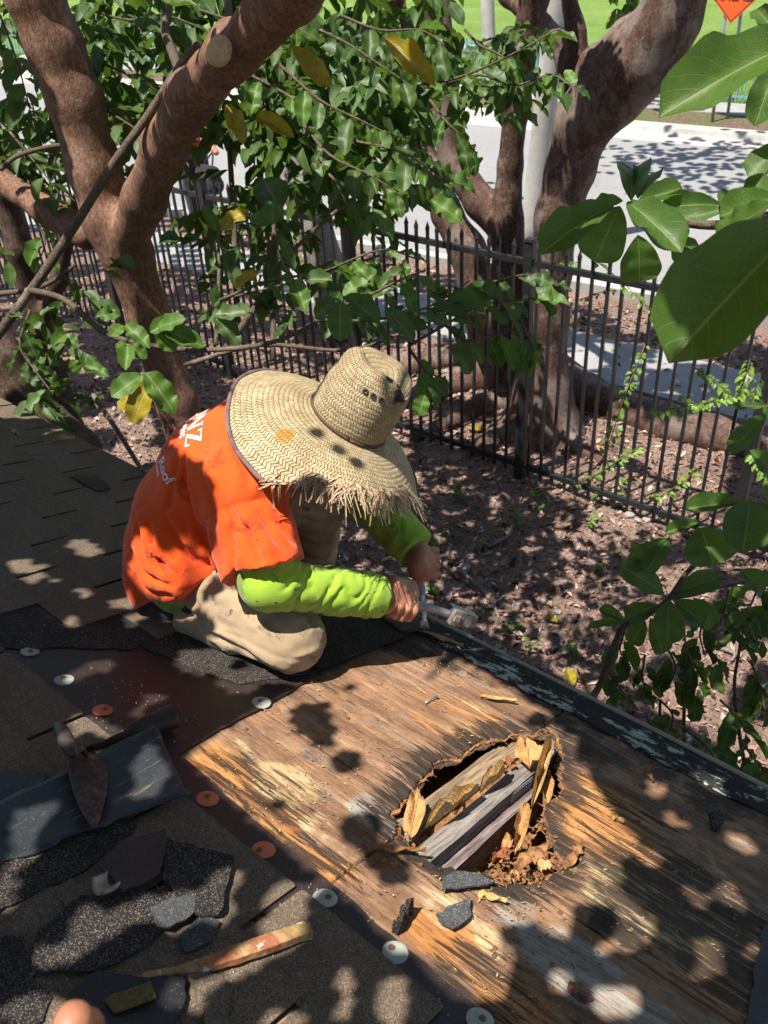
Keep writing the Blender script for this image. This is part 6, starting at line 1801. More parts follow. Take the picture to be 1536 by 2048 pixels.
# twigs on the ground
for k, (x, y, x2, y2, lb) in enumerate([(915, 1140, 1005, 1255, 'long dead branch lying in the litter right of the hammer'), (975, 1100, 1025, 1055, 'pale dead stick in the sunlit litter'), (1430, 1300, 1460, 1330, 'short grey stick in the shade at right'), (1500, 1400, 1540, 1330, 'curved dead twig at the right edge')]):
    A = gp(x, y); B = gp(x2, y2); M_ = (A + B) / 2 + np.array([.05, .03, 0])
    for q in (A, B, M_): q[2] = float(ground_z(q[0], q[1])) + .025
    tag(obj('dead_stick', tube('dead_stick', spline(np.array([A, M_, B]), 8), np.linspace(.014, .007, 17), 7, M_GREYB)), lb, 'stick')

# ================================================================== the roofer
def m_cloth(name, c, shade=0.8, weave=900, stain=None, sth=0.62, ssc=26, rough=0.85, sheen=0.2):
    b = NB(name); P = b.tc('Object')
    n = b.noise(P, 7, 4, 0.6); f = b.noise(P, weave, 2, 0.5)
    col = b.mix(b.ramp(n, [(0.35, 0.0), (0.7, 1.0)]), c, tuple(x * shade for x in c))
    if stain:
        for scol, th, sc in stain:
            s = b.noise(P, sc, 5, 0.7, 0.3)
            col = b.mix(b.ramp(s, [(th, 0), (th + 0.025, 0.9)]), col, scol)
    wr = b.noise(b.map(P, (1, 1, 1)), 24, 3, 0.5, 1.2)
    h = b.math('ADD', b.math('MULTIPLY', f, 0.12), b.math('MULTIPLY', wr, 0.5))
    m = b.done(col, rough, b.bump(h, 0.35, 0.006), spec=0.2)
    b.p.inputs['Sheen Weight'].default_value = sheen
    return m
M_ORANGE = m_cloth('orange_shirt', (0.80, 0.088, 0.008), 0.84, stain=[((0.46, 0.045, 0.008), .60, 12)])
M_LIME = m_cloth('lime_undershirt', (0.31, 0.49, 0.038), 0.78, stain=[((0.03, 0.035, 0.03), .655, 46), ((0.17, 0.24, 0.05), .56, 14)])
M_KHAKI = m_cloth('khaki_trousers', (0.375, 0.272, 0.165), 0.78, stain=[((0.09, 0.095, 0.105), .64, 34), ((0.22, 0.16, 0.10), .55, 9)])
M_SHOE = m_cloth('dark_shoe', (0.035, 0.03, 0.027), 0.7, rough=0.6)
b = NB('skin'); P = b.tc('Object'); n = b.noise(P, 60, 4, .6); n2 = b.noise(P, 9, 3, .5)
M_SKIN = b.done(b.mix(b.ramp(n2, [(.4, 0), (.65, .5)]), b.ramp(n, [(.3, (.30, .125, .072)), (.7, (.44, .20, .115))]), (.42, .14, .07)), .48, b.bump(b.noise(P, 240, 3, .6), .3, .002), spec=.4)
b.p.inputs['Subsurface Weight'].default_value = 0.08
b.p.inputs['Subsurface Radius'].default_value = (0.012, 0.005, 0.003)
b = NB('nail_skin'); M_FNAIL = b.done((.50, .30, .24), .35)
b = NB('dark_hair'); M_HAIR = b.done((.012, .009, .008), .5)

W = {}
def J(k, x, y, d): W[k] = px(x, y, d)
J('pelv', 380, 1092, 2.27); J('waist', 398, 1015, 2.22); J('chest', 452, 938, 2.15); J('upper', 520, 890, 2.10); J('neck', 600, 868, 2.10); J('head', 690, 868, 2.10)
J('hipR', 400, 1152, 2.235); J('kneeR', 583, 1274, 2.05); J('ankR', 400, 1240, 2.20)
J('hipL', 455, 1030, 2.38); J('kneeL', 634, 965, 2.36); J('ankL', 618, 1150, 2.60)
J('shR', 482, 962, 1.99); J('elR', 535, 1165, 1.95); J('wrR', 750, 1192, 2.10)
J('shL', 615, 880, 2.28); J('elL', 712, 980, 2.42); J('wrL', 822, 1088, 2.34)
LAT = nrm(W['shL'] - W['shR'])
worker = empty('person', tuple(W['pelv'] - NR * 0.17), 'roofer in orange shirt and straw hat kneeling at the eave with hammer and chisel', 'person')
allj = np.array(list(W.values()))
BLO, BHI = allj.min(0) - 0.24, allj.max(0) + 0.24

def wrinkle(axis, fa, fb, amp, seed, ridge=True):
    axis = nrm(axis).astype(np.float32)
    def fn(P):
        t = P @ axis; Q = P * fb + axis * (t * (fa - fb))[:, None] + seed
        v = fbm(Q, 3)
        if ridge: v = 1 - 2 * np.abs(v) ** 0.8
        return -amp * v
    return fn
def near_seg(P, a, b, r):
    ba = b - a; t = np.clip(((P - a) @ ba) / (ba @ ba), 0, 1)
    d = np.linalg.norm(P - a - t[:, None] * ba, axis=1)
    return 1 - sm(r * .8, r * 1.3, d)

def folds(me, lines, amp, w):
    "grooves with a ridge on one side, following lines seen on the cloth"
    bv = BVHTree.FromPolygons([v.co[:] for v in me.vertices], [p.vertices[:] for p in me.polygons])
    polys = []
    for ln in lines:
        P_ = []
        for (x, y) in spline(np.array(ln, float), 5):
            hit = bv.ray_cast(Vector(CAM), Vector(nrm(ray(x, y))), 5)
            if hit[0] is not None: P_.append((np.array(hit[0]), np.array(hit[1])))
        if len(P_) > 2: polys.append(P_)
    def fn(P):
        out = np.zeros(len(P))
        for P_ in polys:
            pts = np.array([p for p, n_ in P_]); nv = nrm(np.mean([n_ for p, n_ in P_], 0)); n = len(pts)
            m = np.where((np.abs(P - pts.mean(0)).max(1) < np.abs(pts - pts.mean(0)).max() + 5 * w))[0]
            if len(m) == 0: continue
            best = np.full(len(m), 9.0); side = np.zeros(len(m)); kk = np.zeros(len(m))
            for i in range(n - 1):
                a_, ba = pts[i], pts[i + 1] - pts[i]; L2 = ba @ ba
                if L2 < 1e-10 or L2 > .01: continue
                Q = P[m] - a_; t = np.clip(Q @ ba / L2, 0, 1); D = Q - t[:, None] * ba; d = np.linalg.norm(D, axis=1); sd = nrm(np.cross(nv, ba)); u = D @ sd
                c = d < best; best[c] = d[c]; side[c] = np.where(u >= 0, d, -d)[c]; kk[c] = (math.sin(math.pi * (i + .8) / (n + .6)) ** .7)
            out[m] += amp * kk * (np.exp(-(best / (w * .75)) ** 2) - .8 * np.exp(-((side - 1.9 * w) / (1.4 * w)) ** 2) - .35 * np.exp(-((side + 2.0 * w) / (1.5 * w)) ** 2))
        return np.clip(out, -1.6 * amp, 1.3 * amp)
    return fn
SH_F = [[(368, 905), (372, 935), (380, 990), (395, 1040), (410, 1085)], [(358, 915), (350, 960), (340, 1010)], [(395, 935), (420, 985), (432, 1040)], [(438, 974), (456, 1011), (480, 1047), (520, 1095)],
        [(250, 1080), (275, 1118), (310, 1155), (345, 1172)], [(262, 1140), (300, 1178), (340, 1190)], [(428, 1070), (424, 1110), (436, 1150)], [(520, 1030), (545, 1075), (575, 1100)], [(500, 1050), (512, 1088), (520, 1120)],
        [(545, 1040), (565, 1060), (582, 1085)], [(330, 1020), (350, 1070), (380, 1110), (415, 1130)], [(300, 1050), (310, 1100), (335, 1140)], [(450, 860), (475, 900), (500, 960)], [(460, 1060), (470, 1100), (465, 1140)], [(270, 1030), (285, 1075), (300, 1120)]]
SL_F = [[(515, 1150), (555, 1180), (600, 1205)], [(555, 1140), (600, 1168), (645, 1205)], [(598, 1142), (640, 1165), (690, 1212)], [(650, 1152), (690, 1178), (715, 1222)], [(700, 1160), (715, 1200)], [(735, 1165), (742, 1215)], [(540, 1195), (600, 1215), (650, 1222)], [(620, 1150), (650, 1160), (690, 1165)], [(575, 1155), (585, 1185), (610, 1212)], [(720, 1020), (760, 1050), (780, 1080)], [(770, 1030), (790, 1060), (800, 1095)]]
TR_F = [[(360, 1222), (430, 1268), (520, 1318), (560, 1342)], [(350, 1200), (380, 1225), (420, 1245)], [(420, 1165), (450, 1180), (500, 1190)], [(430, 1285), (480, 1320), (520, 1345)], [(600, 1035), (630, 1045), (660, 1040)], [(595, 1075), (625, 1090), (655, 1085)], [(600, 1110), (630, 1120), (650, 1115)], [(540, 1190), (590, 1210), (630, 1250)]]
def shirt():
    s = SDF(BLO, BHI, 0.0044)
    hemn = nrm(R3[:, 0] * .30 + R3[:, 1] * .95)
    hemp = px(362, 1178, 2.16)
    T = [W['pelv'] + nrm(W['pelv'] - W['waist']) * .06, W['pelv'], W['waist'], W['chest'], W['upper']]
    R_ = [.132, .134, .134, .134, .112]
    for i in range(4):
        s.cone(T[i], T[i + 1], R_[i], R_[i + 1], .045, flat=LAT, kf=1.27, cut=[(hemp, hemn)])
    s.cone(W['upper'], W['neck'], .10, .075, .05)
    # shoulders and sleeves
    aR = nrm(W['elR'] - W['shR']); eR = px(512, 1136, 1.95)
    s.cone(W['upper'] * .5 + W['chest'] * .5 - LAT * .04, W['shR'], .10, .088, .05)
    s.cone(W['shR'], W['elR'], .086, .088, .035, cut=[(eR, nrm(aR * .9 + nrm(W['wrR'] - W['elR']) * .1))])
    aL = nrm(W['elL'] - W['shL'])
    s.cone(W['upper'], W['shL'], .10, .085, .05)
    s.cone(W['shL'], W['elL'], .085, .085, .03, cut=[(W['shL'] + aL * .13, aL)])
    s.cone(W['pelv'], px(395, 1138, 2.20), .13, .118, .05, cut=[(hemp, hemn)])
    # belly that hangs over the belt, back of the shirt bunching at the hem
    s.displace(wrinkle(W['waist'] - W['chest'], 4, 13, .0035, 3.1), .05)
    s.displace(lambda P: -0.006 * near_seg(P, W['shR'], eR, .11) * (1 - 2 * np.abs(fbm((P @ np.array([[.3, .5, .8], [.8, -.3, .2], [.1, .9, -.4]], np.float32)) * np.array([34, 9, 9], np.float32), 2))), .05)
    s.displace(lambda P: 0.010 * (1 - sm(0, .14, -((P - hemp) @ hemn.astype(np.float32)))) * np.sin((P @ np.array([38., 22., 8.], np.float32)) + 3 * fbm(P * 9, 2)), .05)
    # sleeve seam groove
    sn = nrm(W['elR'] - W['shR']); sp = px(478, 1018, 1.93)
    s.displace(lambda P: 0.004 * np.exp(-(((P - sp) @ sn.astype(np.float32)) / .0045) ** 2) * near_seg(P, W['shR'], eR, .12), .03)
    s.displace(folds(s.build('tmp'), SH_F, .0115, .0105), .045)
    return s.build('shirt', M_ORANGE, relax=1)
sh_me = shirt()
shirt_o = keep_world(obj('shirt', sh_me), worker); shirt_o['label'] = 'orange short-sleeved t-shirt with white lettering on the back'

def undershirt():
    s = SDF(BLO, BHI, 0.0052)
    s.chain([W['waist'], px(368, 1120, 2.24), px(362, 1158, 2.20)], [.10, .098, .086], .03)
    w = W['wrR']; e = W['elR']; f = nrm(w - e)
    s.chain([W['shR'], e], [.066, .055], .03)
    s.cone(e, w + f * .01, .055, .042, .04, cut=[(w + f * .008, f)])
    s.cone(e + f * .17, w + f * .01, .045, .045, .03, cut=[(w + f * .008, f)])
    wl = W['wrL']; el = W['elL']; fl = nrm(wl - el)
    s.chain([W['shL'], el], [.068, .062], .03)
    s.cone(el, wl + fl * .02, .060, .046, .035, cut=[(wl + fl * .012, fl)])
    s.cone(el + fl * .15, wl + fl * .02, .052, .052, .03, cut=[(wl + fl * .012, fl)])
    def spiral(a_, b__, N, m_, amp, ph, rmax):
        ax = nrm(b__ - a_); u_ = nrm(np.cross(ax, [0, 0, 1.])); v_ = np.cross(ax, u_); L = np.linalg.norm(b__ - a_)
        def fn(P):
            Q = P - a_; t = Q @ ax / L; x = Q @ u_; y = Q @ v_; phi = np.arctan2(y, x)
            nz = fbm(P * 11, 2)
            arg = math.pi * N * t + m_ * phi + 5.5 * nz + 2.5 * fbm(P * 27, 2) + ph
            f = 1 - 2 * np.abs(np.sin(arg)) ** .5
            env = sm(-.05, .12, t) * (1 - sm(.93, 1.03, t)) * (1 - sm(rmax, rmax * 1.25, np.hypot(x, y))) * (.55 + .6 * np.clip(fbm(P * 7 + 5, 2) + .4, 0, 1))
            return amp * f * env
        return fn
    s.displace(spiral(e, w, 6.0, 1.0, .0055, .3, .085), .04)
    s.displace(spiral(W['elL'], W['wrL'], 4.0, -1.0, .0042, 1.3, .08), .04)
    return s.build('undershirt', M_LIME, relax=1)
keep_world(obj('undershirt', undershirt()), worker)['label'] = 'lime green long-sleeved undershirt with dark smudges'

def trousers():
    s = SDF(BLO, BHI, 0.0052)
    s.cone(W['pelv'], W['hipR'], .105, .090, .05)
    s.cone(W['pelv'], W['hipL'], .115, .105, .05)
    s.chain([W['hipR'], W['hipR'] * .45 + W['kneeR'] * .55 + NR * .010, W['kneeR']], [.088, .084, .072], .03)
    s.cone(W['kneeR'], W['ankR'], .060, .058, .022)
    s.chain([W['hipL'], W['kneeL']], [.10, .078], .03)
    s.cone(W['kneeL'], W['ankL'], .074, .064, .02, cut=[(W['ankL'] - nrm(W['ankL'] - W['kneeL']) * .03, nrm(W['ankL'] - W['kneeL']))])
    s.displace(wrinkle(W['kneeR'] - W['hipR'], 9, 22, .004, 2.2), .04)
    s.displace(wrinkle(W['ankL'] - W['kneeL'], 30, 9, .006, 8.2), .04)
    # side seam
    s.displace(lambda P: 0.0035 * np.exp(-(((P - W['kneeR']) @ NR.astype(np.float32) - .0 + .25 * ((P - W['kneeR']) @ nrm(W['kneeR'] - W['hipR']).astype(np.float32)) * 0 + .012) / .004) ** 2) * near_seg(P, W['hipR'], W['kneeR'], .13), .03)
    s.displace(folds(s.build('tmp'), TR_F, .0095, .0095), .04)
    s.cut_plane(RO + NR * 0.008, -NR)
    return s.build('trousers', M_KHAKI, relax=1)
keep_world(obj('trousers', trousers()), worker)['label'] = 'dusty khaki work trousers with grey tar smudges'

for nm, a, d in (('R', W['ankR'] - NR * .0, nrm(W['ankR'] - W['kneeR']) * .8 + NR * .1), ('L', W['ankL'] + NR * .0, nrm(np.array([.9, .25, -.35])))):
    s = SDF(a - .26, a + .26, .006)
    heel = a - nrm(d) * .05 + NR * .015 if nm == 'L' else a
    s.chain([heel + NR * .03, heel + nrm(d) * .10 + NR * .02, heel + nrm(d) * .19 + NR * .005], [.048, .045, .036], .03)
    s.cone(heel + NR * .03, heel + NR * .11, .045, .046, .03)
    s.cut_plane(RO + NR * 0.007, -NR)
    keep_world(obj('shoe', s.build('shoe', M_SHOE)), worker)

# ---- tools first, so that the hands can close on them
HT = px(768, 1192, 2.13); HH = px(905, 1229, 2.23)
ham_ax = nrm(HH - HT)
CB = rw(*ab(848, 1266), .012); CT = px(838, 1095, 2.338)
chi_ax = nrm(CT - CB)

def fist(s, c, a, p, wrist, sp=.0208, k=.008, sc=1.0, qdir=None):
    "hand closed on a bar through c along a (towards the thumb side); p points from the bar to the back of the hand"
    a = nrm(a); p = nrm(p - (p @ a) * a)
    q = np.cross(a, p)
    if qdir is None:
        if (wrist - c) @ q > 0: q = -q
    elif q @ qdir < 0: q = -q
    F = lambda u, v, w: c + (a * u + p * v + q * w) * sc
    s.ell(F(0, .029, -.006), [a, p, q], [.044 * sc, .0150 * sc, .038 * sc], .009)
    s.chain([F(.0, .026, -.04) if qdir is None else F(-.030, .026, -.012), wrist], [.028, .0275], .02)
    tips = []
    for i in range(4):
        o = (1.5 - i) * sp; ln = [.96, 1.05, 1.0, .84][i]
        pts = [F(o * 1.05, .030, .012), F(o, .031, .032), F(o, .006, .0445 * ln), F(o * .96, -.0205, .0330 * ln), F(o * .93, -.0275, .010), F(o * .93, -.024, -.005)]
        s.chain(pts, [.0112, .0104, .0096, .0090, .0082, .0074], .0022)
        tips.append((pts[-1], pts[-2]))
    th = [F(.026, .022, -.034), F(.047, .006, -.028), F(.058, -.016, -.012), F(.060, -.026, .008)]
    s.chain(th, [.0155, .0128, .0112, .0088], .007)
    return th

def body():
    s = SDF(allj.min(0) - .13, allj.max(0) + .13, 0.0030)
    T = [W['pelv'], W['waist'], W['chest'], W['upper']]
    s.chain(T, [.10, .10, .10, .085], .04, flat=LAT, kf=1.2)
    s.chain([W['upper'], W['neck'], W['head']], [.07, .052, .056], .03)
    fw = nrm(np.array([.80, .30, -.55])); up = nrm(np.array([.42, .36, .80]))
    up = nrm(up); fw = nrm(fw - (fw @ up) * up); sd = np.cross(up, fw)
    h = W['head'] + up * .0
    s.ell(h + up * .01, [fw, sd, up], [.092, .074, .105], .02)
    s.ell(h + fw * .03 - up * .06, [fw, sd, up], [.062, .055, .055], .03)
    s.cone(h + fw * .088 + up * .012, h + fw * .112 - up * .018, .008, .014, .012)          # nose
    s.cone(h + fw * .084 - up * .048 - sd * .02, h + fw * .084 - up * .048 + sd * .02, .008, .008, .008)  # mouth
    for q in (-1, 1):
        s.ell(h + sd * q * .075 - fw * .005, [fw, sd, up], [.018, .009, .03], .008)          # ears
        s.ell(h + fw * .083 + sd * q * .03 + up * .02, [fw, sd, up], [.008, .012, .008], .004)
    s.chain([W['upper'], W['shR'], W['elR'], W['wrR']], [.07, .055, .042, .028], .03)
    s.chain([W['upper'], W['shL'], W['elL'], W['wrL']], [.07, .055, .042, .028], .03)
    s.chain([W['pelv'], W['hipR'], W['kneeR'], W['ankR']], [.09, .075, .052, .038], .03)
    s.chain([W['pelv'], W['hipL'], W['kneeL'], W['ankL']], [.09, .075, .052, .04], .03)
    toc = nrm(CAM - HT)
    c1 = HT + ham_ax * .036
    fist(s, c1, ham_ax, toc * .75 + np.array([0, 0, .65]), W['wrR'] + nrm(W['wrR'] - W['elR']) * .012, qdir=R3[:, 1])
    c2 = px(839, 1128, 2.336)
    fist(s, c2, -chi_ax, nrm(CAM - c2) * .55 + R3[:, 0] * .75 + np.array([0, 0, .1]), W['wrL'] + nrm(W['wrL'] - W['elL']) * .02)
    s.displace(lambda P: .0006 * fbm(P * 120, 2), .012)
    return s.build('body', M_SKIN, relax=0)
keep_world(obj('body', body()), worker)
# short dark hair cap
s = SDF(W['head'] - .16, W['head'] + .16, .006)
_up = nrm([.42, .36, .80]); _fw = nrm(np.array([.80, .30, -.55]) - (np.array([.80, .30, -.55]) @ _up) * _up); _sd = np.cross(_up, _fw)
s.ell(W['head'] + _up * .018 - _fw * .012, [_fw, _sd, _up], [.090, .078, .104], .0)
s.cut_plane(W['head'] + _fw * .03 - _up * .02, nrm(_fw * .5 - _up))
keep_world(obj('hair', s.build('hair', M_HAIR)), worker)

# ---- lettering on the back, laid onto the cloth
def lettering():
    bv = BVHTree.FromPolygons([v.co[:] for v in sh_me.vertices], [p.vertices[:] for p in sh_me.polygons])
    b = NB('white_print'); MW = b.done(b.ramp(b.noise(b.tc('Object'), 150, 3), [(.35, (.62, .60, .58)), (.5, (.80, .79, .78))]), .7)
    up = nrm(W['upper'] - W['waist']); right = -LAT; right = nrm(right - (right @ up) * up)
    out = np.cross(right, up)
    if out @ nrm(CAM - W['chest']) < 0: out = out
    back = nrm(np.cross(up, -right))
    if back @ np.array([-1, 0, .6]) < 0: back = -back
    serif = {'N': [[(0, 0), (.2, 0), (.2, .05), (.14, .05), (.14, .72), (.52, 0), (.66, 0), (.66, .95), (.72, .95), (.72, 1), (.5, 1), (.5, .95), (.56, .95), (.56, .28), (.18, 1), (0, 1), (0, .95), (.05, .95), (.05, .05), (0, .05)]],
             'Z': [[(0, 0), (.62, 0), (.64, .28), (.58, .28), (.54, .08), (.2, .08), (.62, .95), (.62, 1), (.04, 1), (.03, .75), (.09, .75), (.13, .92), (.42, .92), (0, .05)]],
             'O': [[(.34 + .34 * math.cos(t) , .5 + .52 * math.sin(t)) for t in np.linspace(0.02, 2 * math.pi - .02, 25)] + [(.34 + .19 * math.cos(t), .5 + .42 * math.sin(t)) for t in np.linspace(2 * math.pi - .02, 0.02, 25)]]}
    def place(polys_or_me, origin, size, name='lettering'):
        pass
    def project(V2, o, nn_):
        upt = nrm(up - (up @ nn_) * nn_); rt_ = nrm(right - (right @ nn_) * nn_ - ((right - (right @ nn_) * nn_) @ upt) * upt)
        res = []
        for (u, v) in V2:
            p = o + rt_ * u + upt * v + nn_ * .12
            hit = bv.ray_cast(Vector(p), Vector(-nn_), .5)
            if hit[0] is None: res.append(None)
            else: res.append(np.array(hit[0]) + np.array(hit[1]) * .0016)
        return res
    def add_mesh(V2, F, o):
        R_ = project(V2, *o); ok = [r is not None for r in R_]
        F2 = [f for f in F if all(ok[i] for i in f)]
        if not F2: return
        V = [r if r is not None else np.zeros(3) for r in R_]
        F3 = []
        for f in F2:
            pts = np.array([V[i] for i in f])
            if max(np.linalg.norm(pts[i] - pts[i - 1]) for i in range(len(f))) < .03: F3.append(f)
        # one object for each letter
        par = list(range(len(V)))
        def find(i):
            while par[i] != i: par[i] = par[par[i]]; i = par[i]
            return i
        for f in F3:
            for i in f[1:]: par[find(i)] = find(f[0])
        gr_ = {}
        for f in F3: gr_.setdefault(find(f[0]), []).append(f)
        for fs in gr_.values():
            ids_ = sorted({i for f in fs for i in f}); mp = {i: k for k, i in enumerate(ids_)}
            keep_world(obj('letter', mesh('letter', [V[i] for i in ids_], [tuple(mp[i] for i in f) for f in fs], mat=MW, smooth=True)), worker)
    def poly_letter(ch, size):
        bm = bmesh.new()
        for pl in serif[ch]:
            vs = [bm.verts.new((x * size, y * size, 0)) for x, y in pl]
            bm.faces.new(vs)
        bm.normal_update()
        bmesh.ops.triangulate(bm, faces=list(bm.faces))
        for _ in range(3):
            le = [e for e in bm.edges if e.calc_length() > .008]
            if le: bmesh.ops.subdivide_edges(bm, edges=le, cuts=1); bmesh.ops.triangulate(bm, faces=[f for f in bm.faces if len(f.verts) > 3])
        bm.verts.index_update()
        V = [(v.co.x, v.co.y) for v in bm.verts]; F = [[v.index for v in f.verts] for f in bm.faces]; bm.free()
        return V, F
    def text(txt, size):
        cu = bpy.data.curves.new('lettering', 'FONT'); cu.body = txt; cu.size = size; cu.offset = .0006
        t = bpy.data.objects.new('lettering', cu); COL.objects.link(t); bpy.context.view_layer.update()
        me = bpy.data.meshes.new_from_object(t.evaluated_get(bpy.context.evaluated_depsgraph_get())); bpy.data.objects.remove(t)
        bm = bmesh.new(); bm.from_mesh(me); bpy.data.meshes.remove(me)
        bmesh.ops.triangulate(bm, faces=list(bm.faces))
        for _ in range(2):
            le = [e for e in bm.edges if e.calc_length() > .008]
            if le: bmesh.ops.subdivide_edges(bm, edges=le, cuts=1); bmesh.ops.triangulate(bm, faces=[f for f in bm.faces if len(f.verts) > 3])
        bm.verts.index_update()
        V = [(v.co.x, v.co.y) for v in bm.verts]; F = [[v.index for v in f.verts] for f in bm.faces]; bm.free()
        return V, F
    # anchors: where the photo shows the right end of each line
    def anchor(x, y):
        r = nrm(ray(x, y)); hit = bv.ray_cast(Vector(CAM), Vector(r), 5)
        return np.array(hit[0]), nrm(np.array(hit[1]) * .8 + back * .35)
    sz = .042
    for ch, du in (('Z', -.010), ('N', -.046), ('O', -.082)):
        V, F = poly_letter(ch, sz); add_mesh([(1.6 * (u + du), v - sz * .5) for u, v in V], F, anchor(388, 872))
    for txt, (x, y), size in (('ROOFING', (364, 876), .020), ('Our Roof', (344, 966), .034), ('rs.com', (318, 952), .019)):
        V, F = text(txt, size); mx = max(v[0] for v in V)
        add_mesh([(u - mx, v - size * .3) for u, v in V], F, anchor(x, y))
lettering()

# ---- straw hat
def hat():
    A = nrm([.42, .36, .80]); C = px(697, 838, 2.05)
    e1 = nrm(np.cross(A, [0, 0, 1])); e2 = np.cross(A, e1)
    def m_straw(name, tone=1.0):
        b = NB(name); w = .0105; p = .0072
        jm_ = b.node('ShaderNodeVectorMath', operation='MULTIPLY_ADD'); b.link(b.noise(b.geo(), 55, 3, .6, col=True), jm_.inputs[0]); jm_.inputs[1].default_value = (.006, .006, 0); b.link(b.tc('UV'), jm_.inputs[2]); uv = b.sep(jm_.outputs[0])
        vv = b.math('DIVIDE', uv[1], w); row = b.math('FLOOR', vv); t = b.math('FRACT', vv)
        sg = b.math('SUBTRACT', b.math('MULTIPLY', b.math('MODULO', row, 2.0), 2.0), 1.0)
        q = b.math('FRACT', b.math('ADD', b.math('DIVIDE', uv[0], p), b.math('MULTIPLY', b.math('MULTIPLY', t, sg), .95)))
        st = b.math('ABSOLUTE', b.math('SUBTRACT', q, .5)); ed = b.math('ABSOLUTE', b.math('SUBTRACT', t, .5))
        cell = b.comb(b.math('FLOOR', b.math('ADD', b.math('DIVIDE', uv[0], p), b.math('MULTIPLY', b.math('MULTIPLY', t, sg), .95))), row, 0)
        wn_ = b.node('ShaderNodeTexWhiteNoise', noise_dimensions='2D'); b.link(cell, wn_.inputs['Vector'])
        rnd = wn_.outputs[0]; n = b.noise(b.geo(), 22, 5, .6); n2 = b.noise(b.geo(), 400, 3, .6)
        c = b.mix(rnd, tuple(x * tone for x in (.42, .315, .175)), tuple(x * tone for x in (.60, .48, .29)))
        c = b.mix(b.ramp(n, [(.42, 0), (.68, .6)]), c, tuple(x * tone for x in (.30, .20, .095)))
        c = b.mix(b.ramp(n2, [(.3, .35), (.5, 0)]), c, (.2, .13, .06))
        gap = b.math('MAXIMUM', b.ramp(st, [(.34, 0), (.5, 1)]), b.ramp(ed, [(.42, 0), (.5, .45)]))
        c = b.mix(b.math('MULTIPLY', gap, .75), c, (.075, .045, .02))
        c = b.mix(b.attr('stain', 2), c, (.42, .20, .025)); c = b.mix(b.attr('tear', 2), c, (.012, .010, .009))
        h = b.math('SUBTRACT', b.math('MULTIPLY', b.ramp(ed, [(0, 1), (.5, 0)]), .25), gap)
        return b.done(c, .62, b.bump(h, .9, .0035), spec=.35)
    MS = m_straw('straw_brim'); MC = m_straw('straw_crown', .86)
    H = empty('straw_hat', tuple(C)); H.parent = worker; H.matrix_parent_inverse = wmat(worker).inverted(); H.location = Vector(C)
    H['label'] = 'wide straw hat with frayed brim worn by the roofer'
    def toward(ph): return C + e1 * math.cos(ph) + e2 * math.sin(ph)
    # angle of the frayed side: towards the camera / lower right of the picture
    near = nrm(nrm(CAM - C) * .6 + R3[:, 0] * .35 + R3[:, 1] * .5); na = math.atan2(near @ e2, near @ e1)
    r0 = .092
    def brim_pt(ph, r, lift=0.0):
        dl = (ph - na + math.pi) % (2 * math.pi) - math.pi
        t = (r - r0) / .18
        droop = .030 * t + .055 * t ** 2.2
        wav = .016 * t * math.sin(2 * ph + 1.0) + .010 * t * math.sin(3 * ph + .4) + .004 * t * math.sin(7 * ph)
        rip = .0005 * math.sin((r) / .0105 * 2 * math.pi)
        return C + (e1 * math.cos(ph) + e2 * math.sin(ph)) * r + A * (-.004 - droop + wav + rip + lift)
    def rim(ph):
        dl = abs((ph - na + math.pi) % (2 * math.pi) - math.pi)
        return .272 + .014 * math.sin(ph * 2 + 1.7) - .052 * (1 - sm(.55, 1.0, np.array(dl))) + (.004 * math.sin(ph * 37) + .004 * math.sin(ph * 61) if dl < .8 else 0)
    np_, nr_ = 220, 46; V = []; U = []
    stain_c = None
    for i in range(np_ + 1):
        ph = 2 * math.pi * i / np_; Rm = float(rim(ph))
        for j in range(nr_):
            r = r0 + (Rm - r0) * j / (nr_ - 1)
            V.append(brim_pt(ph, r)); U.append((ph * (.19), r))
    F = [(i * nr_ + j, i * nr_ + j + 1, (i + 1) * nr_ + j + 1, (i + 1) * nr_ + j) for i in range(np_) for j in range(nr_ - 1)]
    V = np.array(V)
    def pxof(V):
        q = (V - CAM) @ R3; return np.stack([q[:, 0] / q[:, 2] * F_PX + 768, q[:, 1] / q[:, 2] * F_PX + 1024], 1)
    # stain and tears sit where the photo shows them on the straw
    pp = pxof(V); wob = fbm(V * 70, 3)
    cst = V[np.argmin(np.linalg.norm(pp - [568, 870], axis=1))]; ct = V[np.argmin(np.linalg.norm(pp - [585, 738], axis=1))]
    st = 1 - sm(.016, .022, np.linalg.norm((V - cst), axis=1) + .010 * wob)
    te = 1 - sm(.004, .007, np.linalg.norm((V - ct), axis=1) + .004 * wob)
    keep_world(obj('brim', mesh('brim', V, F, smooth=True, uv=U, attrs={'stain': st * .9, 'tear': te}, mat=MS)), H)
    # crown
    prof = [(0.0930, -.006), (.0955, .004), (.0975, .02), (.0965, .05), (.0935, .085), (.0890, .115), (.0830, .138), (.0760, .152), (.066, .158), (.052, .156), (.036, .150), (.018, .146), (.001, .145)]
    pr = spline(np.array(prof), 4); V = []; U = []; acc = 0
    nph = 120
    for j, (r, z) in enumerate(pr):
        if j: acc += np.linalg.norm(pr[j] - pr[j - 1])
        for i in range(nph + 1):
            ph = 2 * math.pi * i / nph
            fx = 1 + .05 * math.cos(2 * (ph - .6)) * sm(.05, .15, np.array(z)) + .008 * math.sin(5 * ph)
            pinch = -.018 * math.exp(-((r * math.sin(ph - .9)) / .022) ** 2) * float(sm(.13, .15, np.array(z)))
            V.append(C + (e1 * math.cos(ph) + e2 * math.sin(ph)) * r * fx + A * (z + pinch + .003 * math.sin(3 * ph + 1))); U.append((ph * .095 + .001, acc))
